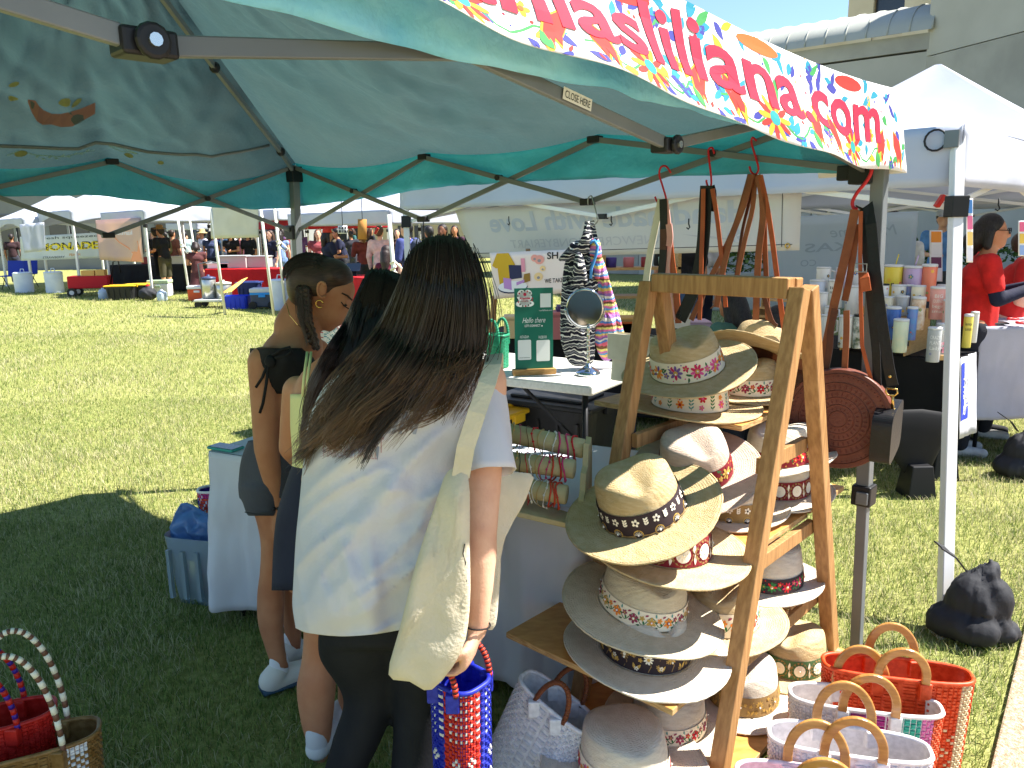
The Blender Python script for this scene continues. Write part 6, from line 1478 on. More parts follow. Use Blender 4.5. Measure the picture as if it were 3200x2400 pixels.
mb = MB(); mb.ribbon(gp([(1835, 690), (1830, 720), (1822, 750)], yt-.05), .02, .008, (1, 0, 0)); mb.ribbon(gp([(1850, 690), (1856, 720), (1862, 750)], yt-.05), .02, .008, (1, 0, 0)); mb.build('hanging_loop', kn1, T, kind='stuff')
T = thing('knit_top', 'rainbow striped hooded knit top hanging by the mirror', 'clothing', P(1900, 1150, yt), 'striped knit tops')
pillow('torso', gp([(1852, 760), (1880, 800), (1900, 860), (1920, 960), (1925, 1050), (1920, 1110), (1890, 1130), (1862, 1080), (1856, 960), (1850, 860)], yt+.02), V((.1, -1, 0)), .05, kn2, T, .04, 4, freq=24)
pillow('sleeve', gp([(1900, 880), (1920, 930), (1945, 1020), (1958, 1080), (1938, 1100), (1915, 1020), (1900, 950)], yt+.04), V((.1, -1, 0)), .025, kn1 if 0 else kn2, T, .012, 5, freq=24)
pillow('hood', gp([(1842, 760), (1858, 740), (1876, 760), (1880, 830), (1868, 880), (1852, 850), (1838, 800)], yt-.03), V((.1, -1, 0)), .03, kn2, T, .015, 6, freq=24)
mb = MB(); mb.tube(gp([(1842, 760), (1858, 752), (1868, 770), (1862, 800), (1848, 840), (1846, 870)], yt-.06), .007, 8); mb.build('blue_edging', plain((80, 150, 216), .9), T, smooth=True)
mb = MB(); mb.tube(gp([(1925, 1000), (1926, 1080), (1918, 1130), (1930, 1140), (1945, 1130), (1938, 1150)], yt+.02), .004, 6); mb.build('cord', plain((216, 214, 222), .9), T, smooth=True)
mb = MB(); q0_ = abo(1323, 690, .02); mb.tube([q0_, q0_-V((0, 0, .13))], .003, 6); hk = mb.build('cord', blackp); solo(rebase(hk), 'black cord hanging from the truss above the white shirted woman', 'cord')
pillow('coin_purse', [q0_+V(p) for p in ((-.01, 0, -.125), (.012, 0, -.125), (.024, 0, -.18), (.018, 0, -.215), (-.018, 0, -.215), (-.024, 0, -.18))], V((0, -1, 0)), .018, mat('gold_lame', (196, 176, 130), .3, metal=.6), None)
solo(rebase(bpy.data.objects['coin_purse']), 'small gold pouch hanging on the black cord', 'purse')

# ------------------------------------------------------------------ sand bags on the white tent legs
sbm = mat('black_nylon', (30, 31, 36), .75, (42, 43, 48), 8, bump=.4, bscale=22, spec=.4)
def sandbag(label, c, s, seed):
    T = thing('weight_bag', label, 'weight bag', c, 'black weight bags')
    mb = MB(); c = V(c); mb.ball(c+V((0, 0, .07*s)), (.15*s, .12*s, .075*s), 18, 12); mb.ball(c+V((.03*s, 0, .15*s)), (.12*s, .09*s, .13*s), 16, 12); mb.ball(c+V((.10*s, 0, .045*s)), (.09*s, .10*s, .05*s), 14, 10)
    cap(mb, c+V((.02*s, 0, .2*s)), .07*s, c+V((.06*s, 0, .29*s)), .035*s)
    o = fuse(mb, 'sack', sbm, T, .012, 2, now=True)
    for v in o.data.vertices:
        an = math.atan2(v.co.y, v.co.x-.03); d = .018*nz((math.cos(an)*1.6, math.sin(an)*1.6, v.co.z*7), 1.0, seed)+.010*ridge(nz((math.cos(an)*2.6, math.sin(an)*2.6, v.co.z*6), 1.0, seed+4))+.003*nz(v.co, 30, seed); v.co += v.normal*d
        if v.co.z < .004-0: v.co.z = max(v.co.z, .002)
    mb = MB(); mb.ribbon([c+V(p)*s for p in ((-.05, -.02, .30), (-.10, -.03, .36), (-.16, -.03, .40), (-.17, -.02, .41), (-.12, .0, .38))], .03*s, .005, (0, 1, .2)); mb.build('handle', sbm, T)
sandbag('black nylon weight bag at the near leg of the white tent', WB+V((.07, -.04, 0)), 1.0, 1)
sandbag('black nylon weight bag on the grass at right frame edge', G(3180, 1490)+V((0, 0, 0)), 1.05, 4)
# ================================================================== people in the background
SK = [skinA, skinB, skinC, mat('skin_deep', (122, 80, 58), .5, (112, 72, 52), 14)]
def fabric(c): return mat('cloth_%d_%d_%d' % tuple(c), c, .85, tuple(max(0, int(x*.86)) for x in c), 12, bump=.2, bscale=60)
def person(label, pos, face, h=1.68, shirt=(40, 40, 46), pants=(50, 56, 74), hair=(30, 22, 18), skin=1, arms='down', legs='pants', hat=None, hairlen=0.0, sleeve=.5, bend=0.0, pack=None, vox=.02, apron=None, sit=0.0, cut=True, under=None, glasses=False):
    pos = V((pos[0], pos[1], 0)); T = thing('person', label, 'person', pos)
    Rz = Matrix.Rotation(face, 3, 'Z'); k = h/1.7
    def L(x, y, z):                                            # local: y forward; upper body leans by bend
        if z > .92: q = V((x, y, z-.92)); q = Matrix.Rotation(-bend, 3, 'X') @ q; q.z += .92
        else: q = V((x, y, z))
        q.z -= sit
        return pos+Rz @ (q*k)
    sk = SK[skin]; r = lambda v: v*k
    def limb_arms():
        out = []
        for s in (-1, 1):
            S_ = (.185*s, 0, 1.39)
            if arms == 'down': E_, W_ = (.235*s, -.02, 1.12), (.235*s, .06, .87)
            elif arms == 'front': E_, W_ = (.225*s, .05, 1.14), (.12*s, .30, 1.13)
            elif arms == 'phone': E_, W_ = (.215*s, .08, 1.15), (.06*s, .33, 1.26)
            elif arms == 'up': E_, W_ = ((.27*s, .05, 1.15), (.22*s, .22, 1.38)) if s > 0 else ((.235*s, -.02, 1.12), (.2*s, .12, .95))
            else: E_, W_ = (.25*s, .03, 1.15), (.08*s, .22, 1.08)
            out.append((S_, E_, W_))
        return out
    AR = limb_arms()
    mb = MB()
    cap(mb, L(0, 0, .98), r(.135), L(0, 0, 1.16), r(.115)); cap(mb, L(-.05, 0, 1.28), r(.115), L(.05, 0, 1.28), r(.115)); cap(mb, L(-.13, 0, 1.38), r(.06), L(.13, 0, 1.38), r(.06)); cap(mb, L(0, .0, 1.40), r(.055), L(0, .015, 1.50), r(.05))
    mb.ball(L(0, .02, 1.60), (r(.075), r(.075), r(.105)), 16, 12); cap(mb, L(0, .055, 1.55), r(.05), L(0, .06, 1.53), r(.045)); cap(mb, L(0, .098, 1.605), r(.012), L(0, .112, 1.58), r(.014))
    for s in (-1, 1): mb.ball(L(.076*s, .0, 1.595), r(.016), 8, 6)
    for s, (S_, E_, W_) in zip((-1, 1), AR):
        chain(mb, [L(*S_), L(*E_), L(*W_)], [r(.05), r(.038), r(.026)]); d = (L(*W_)-L(*E_)).normalized()
        hand(mb, L(*W_), d, Rz @ V((-s, .0, -.2)), Rz @ V((0, .3, .95)) if arms != 'down' else Rz @ V((0, 1, 0)), k*.95, .45)
    for s in (-1, 1): chain(mb, [L(.085*s, 0, .95), L(.095*s, .01, .50), L(.095*s, -.02, .10)], [r(.085), r(.058), r(.038)])
    if not sit: fuse(mb, 'body', sk, T, vox*.75, 2)
    else: fuse(mb, 'body', sk, T, vox*.75, 2)
    mb = MB(); g = .014
    cap(mb, L(0, 0, .98 if not cut else .96), r(.142+g), L(0, 0, 1.16), r(.122+g)); cap(mb, L(-.05, 0, 1.28), r(.118+g), L(.05, 0, 1.28), r(.118+g)); cap(mb, L(-.135, 0, 1.375), r(.062+g), L(.135, 0, 1.375), r(.062+g))
    for (S_, E_, W_) in AR:
        if sleeve > 0: chain(mb, [L(*S_), L(*[lerp(S_[q], E_[q], min(1, sleeve*1.3)) for q in range(3)])], [r(.056+g), r(.048+g)])
        if sleeve > .9: chain(mb, [L(*E_), L(*[lerp(E_[q], W_[q], .9) for q in range(3)])], [r(.040+g), r(.030+g)])
    fuse(mb, 'shirt', fabric(shirt), T, vox*.8, 2)
    if under:
        mb = MB()
        for (S_, E_, W_) in AR: chain(mb, [L(*[lerp(S_[q], E_[q], .5) for q in range(3)]), L(*E_), L(*[lerp(E_[q], W_[q], .92) for q in range(3)])], [r(.052), r(.048), r(.036)])
        fuse(mb, 'sleeves', fabric(under), T, vox*.8, 2)
    if glasses:
        mb = MB()
        for s in (-1, 1): mb.tube([L(.032*s+.026*math.cos(a), .108, 1.612+.02*math.sin(a)) for a in (2*math.pi*i/12 for i in range(13))], r(.003), 6, caps=False); mb.tube([L(.058*s, .106, 1.614), L(.078*s, .02, 1.612)], r(.003), 6)
        mb.tube([L(-.008, .114, 1.614), L(.008, .114, 1.614)], r(.003), 6); mb.build('glasses', blackp, T, kind='stuff')
    mb = MB(); zl = {'pants': .10, 'shorts': .52, 'skirt': .4}[legs]
    cap(mb, L(0, 0, .90), r(.150), L(0, 0, 1.0), r(.138))
    for s in (-1, 1):
        if legs == 'skirt': chain(mb, [L(.06*s, 0, .88), L(.10*s, 0, zl)], [r(.12), r(.15)])
        else: chain(mb, [L(.085*s, 0, .92), L(.095*s, .01, max(.50, zl))], [r(.10), r(.078)]+[]); 
        if legs == 'pants': chain(mb, [L(.095*s, .01, .50), L(.095*s, -.02, .09)], [r(.076), r(.058)])
    fuse(mb, {'pants': 'trousers', 'shorts': 'shorts', 'skirt': 'skirt'}[legs], fabric(pants), T, vox*.8, 2)
    for s in (-1, 1):
        mb = MB(); cap(mb, L(.095*s, -.03, .045), r(.045), L(.10*s, .13, .038), r(.036)); fuse(mb, 'shoe', fabric((210, 208, 204) if (len(label)+s) % 3 else (40, 40, 44)), T, vox*.7, 1)
    hm = mat('hair_%d_%d_%d' % tuple(hair), hair, .45, tuple(min(255, x+22) for x in hair), 40, stretch=(5, 5, 1), bump=.4, bscale=60)
    mb = MB(); mb.ball(L(0, -.012, 1.635), (r(.088), r(.088), r(.092)), 16, 12); mb.ball(L(0, -.045, 1.60), (r(.08), r(.06), r(.09)), 14, 10)
    if hairlen: chain(mb, [L(0, -.055, 1.58), L(0, -.09, 1.58-hairlen*.5), L(0, -.10, 1.56-hairlen)], [r(.082), r(.075), r(.045)]); [chain(mb, [L(.07*s, -.02, 1.60), L(.085*s, -.02, 1.56-hairlen*.6)], [r(.035), r(.028)]) for s in (-1, 1)]
    fuse(mb, 'hair', hm, T, vox*.7, 2)
    if hat:
        kind, hc = hat; hmx = fabric(hc); mb = MB()
        M_ = Rz
        if kind == 'cap':
            mb.lathe([(.0, .085), (.05, .08), (.085, .05), (.096, .0), (.094, -.012)], 20, L(0, -.005, 1.655), M_); mb.grid(lambda u, v: L((u-.5)*.15, .07+.085*v*math.sin(math.pi*(.15+.7*u)), 1.65-.02*v), 8, 4)
        else:
            mb.lathe([(.0, .11), (.06, .105), (.085, .08), (.094, .0), (.13, -.006), (.19, .006 if kind == 'brim' else -.03)], 24, L(0, -.005, 1.66), M_)
        mb.build('hat', hmx, T, smooth=True, thick=.004)
    if pack:
        mb = MB(); cap(mb, L(0, -.17, 1.12), r(.11), L(0, -.17, 1.32), r(.10)); cap(mb, L(-.05, -.2, 1.1), r(.08), L(.05, -.2, 1.1), r(.08)); po = fuse(mb, 'backpack', fabric(pack), T, vox, 1)
        for s in (-1, 1):
            mb = MB(); mb.ribbon([L(.09*s, -.13, 1.40), L(.10*s, -.02, 1.455), L(.11*s, .11, 1.36), L(.12*s, .13, 1.2), L(.12*s, -.06, 1.1)], r(.05), .01, (1, 0, 0)); mb.build('strap', fabric(pack), T)
    if apron:
        mb = MB(); mb.grid(lambda u, v: L((u-.5)*.34, .165+.01*math.sin(u*9), 1.15-.65*v), 8, 8); mb.build('apron', fabric(apron), T, smooth=True, thick=.004)
    return T
def at(u, d): q = P(u, 712, d); return (q.x, q.y)
def toward(p, q): return math.atan2(q[1]-p[1], q[0]-p[0])-math.pi/2
PH = math.pi
# right, near the tumbler stall
person('woman with black curly hair and glasses in red T-shirt over navy sleeves, holding phone', at(3070, 5.3), -1.95, 1.66, (206, 36, 34), (40, 42, 52), (22, 18, 18), 1, 'phone', hairlen=.10, sleeve=.5, vox=.014, bend=.08, under=(30, 34, 58), glasses=True)
q = V((*at(3070, 5.3), 0))+Matrix.Rotation(-1.95, 3, 'Z') @ V((0, .47, 1.27)); T = thing('phone', 'dark phone held by the woman with glasses', 'phone', q); mb = MB(); mb.box(q, (.075, .012, .15), Euler((-.9, 0, -1.95)).to_matrix()); mb.build('case', plain((30, 32, 40), .3), T, bevel=.004)
person('brown haired woman in red T-shirt looking down beside the woman with glasses', at(3150, 5.75), -2.1, 1.62, (204, 40, 38), (40, 42, 52), (58, 40, 32), 2, 'front', hairlen=.05, sleeve=.5, vox=.014, bend=.30)
person('person in black T-shirt standing behind the tumbler shelves', at(2785, 8.6), .9, 1.74, (26, 26, 30), (40, 42, 50), (40, 28, 22), 1, 'front', hairlen=.1)
person('person in white top beside the one in black T-shirt', at(2822, 9.2), -.8, 1.66, (228, 226, 226), (60, 70, 96), (30, 24, 22), 1, 'down')
person('man in blue shirt and cap near the hedge', at(2945, 11.0), 2.8, 1.78, (96, 146, 206), (70, 72, 80), (40, 30, 26), 2, 'front', hat=('cap', (196, 202, 210)))
person('small child with dark hair in front of the concrete planter', at(2856, 11.5), 2.6, 1.25, (60, 72, 120), (60, 62, 70), (20, 18, 18), 1, 'down')
person('person in blue jeans seen below the banner behind the straps', at(2130, 8.2), 2.9, 1.75, (34, 34, 40), (86, 118, 168), (30, 24, 22), 1, 'down')
person('person in white shirt partly hidden behind black strap', at(2185, 8.6), 2.6, 1.7, (224, 224, 232), (36, 40, 60), (30, 24, 22), 1, 'down')
person('dark haired woman sitting low behind the brown straps', at(2350, 5.0), .6, 1.5, (70, 110, 96), (40, 42, 50), (20, 17, 18), 1, 'front', hairlen=.3, sit=.30, bend=.25)
person('dark haired woman bowed behind the rack top corner', at(2560, 4.7), 1.2, 1.48, (60, 76, 70), (40, 42, 50), (24, 19, 20), 1, 'front', hairlen=.35, sit=.38, bend=.35)
# left and centre crowd
person('man in brown felt hat, black shirt and cargo shorts beside cooler', at(505, 20.5), 1.2, 1.80, (28, 28, 30), (74, 70, 52), (40, 30, 24), 1, 'front', 'shorts', ('brim', (150, 112, 58)), sleeve=.5, bend=.1, apron=(30, 30, 34))
person('man with dark brimmed hat behind the man in cargo shorts', at(480, 22.5), 1.0, 1.74, (40, 42, 50), (60, 60, 66), (40, 30, 24), 2, 'front', 'pants', ('brim', (44, 40, 38)))
person('person with khaki backpack behind the cooler', at(535, 23.5), -.4, 1.72, (150, 96, 80), (60, 60, 66), (40, 30, 24), 1, 'down', pack=(150, 146, 100))
person('woman in dark reddish dress sitting by orange cooler', at(605, 19.3), .4, 1.62, (92, 52, 52), (80, 44, 46), (34, 24, 22), 1, 'front', 'skirt', hairlen=.06, sleeve=.25, sit=.22)
person('person in grey T-shirt and black cap leaning in the crowd', at(578, 25.0), .8, 1.70, (140, 160, 160), (40, 44, 60), (24, 20, 20), 2, 'down', hat=('cap', (30, 30, 36)), bend=.2)
person('person in straw bucket hat near the small white tent', at(630, 25.5), 2.4, 1.70, (206, 206, 226), (60, 62, 70), (40, 30, 26), 1, 'down', hat=('bucket', (206, 176, 120)))
person('person in denim vest turned away beside straw bucket hat', at(655, 23.5), .2, 1.66, (60, 72, 110), (50, 54, 70), (26, 20, 20), 1, 'front', hairlen=.1, sleeve=.2)
person('woman in black scoop top facing camera in front of white sheet', at(718, 23.0), PH, 1.66, (26, 26, 30), (70, 84, 116), (30, 22, 20), 1, 'front', hairlen=.22, sleeve=.3)
person('person in black T-shirt right of the scoop top woman', at(772, 23.5), PH-.2, 1.66, (28, 30, 36), (50, 52, 60), (26, 20, 20), 1, 'down', hairlen=.1)
person('woman in navy T-shirt and pale lilac shorts by the pole', at(842, 20.5), PH-.5, 1.66, (34, 38, 60), (186, 188, 206), (60, 42, 34), 2, 'down', 'shorts', hairlen=.2)
person('person in pale blue outfit with long dark hair seen from behind', at(872, 21.5), .2, 1.64, (130, 156, 206), (120, 148, 200), (30, 24, 24), 2, 'down', hairlen=.3, sleeve=.1)
person('person in coral shirt behind the tent leg', at(905, 22.5), -.4, 1.68, (200, 100, 104), (90, 96, 90), (30, 24, 24), 1, 'down')
person('woman in rose top facing the camera left of red cap', at(992, 18.5), PH+.2, 1.66, (150, 70, 76), (70, 84, 116), (84, 58, 44), 2, 'front', hairlen=.22, sleeve=.3)
person('woman in red cap and navy T-shirt at red table', at(1022, 16.0), -.9, 1.66, (32, 36, 58), (206, 96, 84), (28, 22, 22), 1, 'front', hat=('cap', (206, 60, 44)), hairlen=.18)
person('person in navy T-shirt bending beyond the red table', at(1068, 19.5), 1.8, 1.7, (34, 38, 64), (50, 52, 60), (28, 22, 22), 1, 'front', bend=.2)
person('person in maroon hoodie right of the tablet', at(1130, 18.0), .6, 1.62, (120, 52, 48), (50, 52, 60), (110, 70, 44), 2, 'front', hairlen=.1, sleeve=1.0)
person('person in pink shirt beside the white tent leg', at(1185, 15.5), -.2, 1.7, (222, 186, 182), (110, 90, 80), (70, 50, 40), 2, 'down', sleeve=1.0)
person('woman in maroon tank top sitting with her back turned', at(1205, 11.6), -.2, 1.6, (110, 34, 54), (52, 46, 70), (40, 28, 26), 2, 'front', 'skirt', hairlen=.25, sleeve=.0, sit=.22)
person('man in blue sweater with grey backpack looking down', at(1282, 12.6), 1.0, 1.76, (72, 82, 140), (40, 42, 60), (22, 20, 22), 2, 'front', sleeve=1.0, pack=(74, 80, 96), bend=.12)
person('dark haired person in sky blue shirt behind the backpack man', at(1340, 14.0), .4, 1.68, (110, 160, 206), (60, 62, 70), (24, 20, 20), 1, 'front')
person('person in orange T-shirt with backpack raising one hand', at(1382, 13.2), PH-.3, 1.70, (226, 124, 62), (60, 62, 70), (30, 22, 20), 3, 'up', pack=(74, 80, 96))
for i, (u, d, c, lab) in enumerate(((745, 27, (110, 60, 70), 'person in dark rose shirt far back behind white sheet'), (690, 28, (60, 90, 120), 'person in slate blue shirt far back in crowd'), (560, 27, (180, 90, 90), 'person in rose shirt far behind striped pole'), (938, 26, (120, 90, 170), 'person in violet shirt far behind tent leg'), (1095, 24, (50, 50, 60), 'person in charcoal shirt far behind red table'), (1240, 20, (90, 60, 50), 'person in brown shirt far behind maroon tank top'), (30, 27, (60, 40, 44), 'person in dark plaid shirt at left edge of crowd'), (1420, 19, (70, 40, 60), 'person in plum shirt left of the hand lettered banner'))):
    person(lab, at(u, d), PH if i % 2 else .3, 1.62+.03*(i % 4), c, (60, 62, 76), (34, 26, 24), i % 3, 'down', hairlen=.15*(i % 2), vox=.028)

rp = random.Random(12); cw = ((60, 60, 70), (150, 60, 60), (70, 90, 130), (200, 200, 204), (40, 44, 52), (120, 110, 90), (90, 60, 110), (60, 110, 110)); wn_ = ('charcoal', 'brick red', 'denim blue', 'white', 'black', 'khaki', 'violet', 'teal')
for i in range(14):
    u = 470+52*i+rp.uniform(-12, 12); k = rp.randrange(8)
    person('person in %s shirt in the far back crowd, %s from left' % (wn_[k], ('first', 'second', 'third', 'fourth', 'fifth', 'sixth', 'seventh', 'eighth', 'ninth', 'tenth', 'eleventh', 'twelfth', 'thirteenth', 'fourteenth')[i]), at(u, rp.uniform(26.5, 31)), rp.uniform(0, 6.3), rp.uniform(1.58, 1.8), cw[k], cw[(k+3) % 8], rp.choice(((30, 24, 22), (60, 42, 32), (24, 20, 20))), i % 4, rp.choice(('down', 'front', 'fold')), rp.choice(('pants', 'shorts')), hairlen=rp.choice((0, .12, .25)), vox=.032, bend=rp.uniform(0, .15))

# ================================================================== banners and the tumbler stall
vin = mat('white_vinyl', (228, 226, 222), .6, (220, 218, 214), 2, trans=.40, spec=.25)
def wf(u, v, o=.10): return PL(u, v, V((W1.x, W1.y, 0))+E2*o, E1)
def sheet(name, label, c4, m, cat='banner', wav=.012, seed=0, nx=24, ny=8, T=None):
    a, b, c, d = [V(q) for q in c4]                             # tl, tr, br, bl
    T = T or thing(name, label, cat, (c+d)/2); n = (b-a).cross(d-a).normalized()
    def fn(u, v): return lerp(lerp(a, b, u), lerp(d, c, u), v)+n*(wav*nz((u*4+seed, v*2, seed))*math.sin(math.pi*(.1+.8*u)))
    mb = MB(); mb.grid(fn, nx, ny); mb.build('sheet', m, T, smooth=True, thick=.0015)
    def pf_(x, y, lay=0): return fn(x, 1-y)+(-n if n.y > 0 else n)*(.004+.001*lay)
    return T, pf_
A4 = (wf(1422, 655), wf(2506, 590), wf(2498, 782), wf(1474, 808))
T, pf_ = sheet('hung_banner', 'white vinyl banner seen from behind with mirrored hand lettering under white tent', A4, vin, wav=.006)
mb = MB()
def put_n(s, x0, x1, y0, y1, mi, bold=0, shear=0, mirror=True):
    vs, fs = text_mesh(s, 1, bold, shear); ax, bx = min(a for a, b in vs), max(a for a, b in vs); ay, by = min(b for a, b in vs), max(b for a, b in vs)
    mb.add([pf_((x1-(x1-x0)*(a-ax)/(bx-ax)) if mirror else (x0+(x1-x0)*(a-ax)/(bx-ax)), y0+(y1-y0)*(b-ay)/(by-ay)) for a, b in vs], fs, mi)
put_n('Handmade with Love', .12, .90, .50, .88, 0, .025); put_n('ANEWCREATIONBYERIART', .18, .68, .18, .34, 1)
disc2(mb, pf_, .86, .27, .022, 0, 0, 16, 5.0); disc2(mb, pf_, .79, .27, .018, 1, 0, 4, 5.0, .78)
put_n('f', .848, .872, .16, .38, 2, .03)
stem2(mb, pf_, [(.03, .10), (.985, .10)], .012, 3); stem2(mb, pf_, [(.962, .06), (.962, .95)], .0015, 3)
mb.build('print', [mat('ghost_blue_print', (204, 208, 216), .7, trans=.4), mat('ghost_grey_print', (208, 206, 206), .7, trans=.4), mat('ghost_white_print', (226, 226, 228), .7, trans=.4), plain((60, 60, 66))], T, kind='stuff')
mb = MB(); g_ = pf_(.975, .08); mb.tube([g_+E1*(.012*math.cos(a))+V((0, 0, .012*math.sin(a))) for a in (2*math.pi*i/12 for i in range(13))], .004, 6, caps=False); mb.build('grommet', brass, T, smooth=True)
skyv = mat('pale_blue_vinyl', (206, 220, 230), .6, (196, 212, 226), 2, trans=.45)
A5 = (P(2390, 680, 6.9), P(2870, 660, 6.3), P(2852, 905, 6.3), P(2395, 935, 6.9))
T, pf_ = sheet('hung_banner', 'pale blue banner with mirrored TEXAS lettering behind the tumblers', A5, skyv)
mb = MB(); put_n('TEXAS', .28, .80, .55, .66, 0, .01); put_n('Macrame', .45, .88, .72, .85, 0, 0, .3); put_n('CO', .25, .36, .38, .46, 0)
mb.build('print', [mat('ghost_slate_print', (176, 194, 208), .7, trans=.4)], T, kind='stuff')
post = mat('pale_post', (222, 220, 206), .5)
# tumbler table
tq = G(2995, 1128, .76); tq.z = 0
tl_ = tq-E1*1.9
tablecloth('tablecloth', 'black stretch cloth over the tumbler table', tl_, tq, E2*.65, .76, .30, mat('black_spandex', (20, 20, 23), .7, (26, 26, 29), 6), .004, 5, 4)
ftable('folding_table', 'folding table inside the black stretch cloth', tl_+E1*.02+E2*.01, tq-E1*.02+E2*.01, E2*.62, .755, plast, blackm)
def trunc(label, c, h=.16):
    mb = MB(); c = V((c.x, c.y, 0)); mb.add([c+V((sx*w2, sy*w2, z)) for z, w2 in ((0.001, .085), (h, .062)) for sx, sy in ((-1, -1), (1, -1), (1, 1), (-1, 1))], [(3, 2, 1, 0), (4, 5, 6, 7)]+[(i, (i+1) % 4, (i+1) % 4+4, i+4) for i in range(4)])
    return solo(rebase(mb.build('leg_riser', blackp, bevel=.006)), label, 'leg riser')
p_ = G(2860, 1548); trunc('black leg riser under near corner of tumbler table', p_, .20)
p2_ = G(2935, 1490); trunc('black leg riser under right corner of tumbler table', p2_, .20)
mb = MB(); pts = [(2700, 1290), (2960, 1290), (2930, 1420), (2880, 1500), (2845, 1500), (2790, 1430), (2720, 1330)]
pillow('cloth_corner', [P(u, v, p_.y+.02) for u, v in pts], V((0, -1, 0)), .03, MATS['black_spandex'], None); solo(rebase(bpy.data.objects['cloth_corner']), 'black stretch cloth corner pulled down to the table foot', 'tablecloth')
wb = mat('laser_cut_birch', (200, 164, 110), .6, (184, 146, 92), 8, stretch=(2, 2, 12))
def stand(label, o, wd, n, sd, sh):
    T = thing('step_stand', label, 'display stand', o); o = V(o)
    for k in range(n):
        z = sh*(k+1); c = o+E2*(sd*k)-E1*wd
        mb = MB(); mb.obox(V((c.x, c.y, o.z+z-.008)), E1*wd, E2*(sd+.02), V((0, 0, .008))); mb.build('step', wb, T)
        for e in (0.0, .45, .985):
            mb = MB(); q = c+E1*(wd*e); mb.obox(V((q.x, q.y, o.z+.001)), E1*.008, E2*sd, V((0, 0, z-.010))); mb.build('support', wb, T)
    return T
TZ = .768
s1o = G(2785, 1110, TZ); s1o.z = TZ; stand('wooden step stand holding mint and blue tumblers', s1o+E1*.08, .42, 5, .095, .055)
s2o = G(2665, 1095, TZ); s2o.z = TZ; stand('wooden step stand holding white tumblers left of mint tumbler', s2o-E1*.36, .52, 5, .095, .055)
cn = [0]
def tumbler(label, u, yt_, yb_, wpx, depth, c1, c2=None, lid=(210, 214, 218), handle=False, straw_=None, txt=None, tcol=(60, 60, 64), taper=.96, motif=None):
    b = P(u, yb_, depth); t = P(u, yt_, depth); r = wpx/2400*depth/cp/2; h = t.z-b.z
    T = thing('tumbler', label, 'tumbler', b, 'tumblers and cups on the display steps')
    m1 = mat('cup_%d_%d_%d' % tuple(c1), c1, .3, c2, 22, spec=.5)
    mb = MB(); mb.lathe([(r*taper*.96, 0), (r*taper, .004), (r, h*.90), (r*.985, h*.91)], 24, b); mb.build('cup', m1, T, smooth=True)
    mb = MB(); mb.lathe([(r*.98, h*.912), (r*1.02, h*.915), (r*1.02, h*.965), (r*.9, h*.985), (0, h*.985)], 24, b); lo = mb.build('lid', plain(lid, .3), T, smooth=True)
    if straw_: mb = MB(); mb.tube([b+V((r*.2, 0, h*.986)), b+V((r*.45, 0, h*1.30))], .004, 8); mb.build('straw', plain(straw_, .3), T, smooth=True)
    if handle:
        mb = MB(); mb.tube([b+V((r*.97, -r*.2, h*.8)), b+V((r*1.5, -r*.3, h*.76)), b+V((r*1.55, -r*.3, h*.4)), b+V((r*.97, -r*.2, h*.34))], r*.16, 8); mb.build('handle', m1, T, smooth=True)
    fn = lambda x, y, lay=0: b+V((0, 0, y))+(Matrix.Rotation(x/r-.35, 3, 'Z') @ V((0, -1, 0)))*(r*1.005+.0008*(lay+1))
    mb = MB(); rnd = random.Random(int(u)); cols = [plain(tcol), plain((220, 90, 110)), plain((90, 150, 100)), plain((236, 190, 80)), plain((90, 120, 190))]
    if txt:
        for i, line in enumerate(txt): put_text(mb, fn, line, 0, h*(.66-.15*i), h*.14, 0, width=min(r*1.5, r*.34*len(line)), align='CENTER')
    if motif:
        for k in range(motif): flower2(mb, fn, rnd.uniform(-1.2, 1.2)*r, rnd.uniform(.1, .8)*h, r*rnd.uniform(.16, .3), 5, (rnd.choice((1, 2, 3, 4, 0)),), 3)
    if txt or motif: mb.build('print', cols, T, kind='stuff')
dT = 4.75
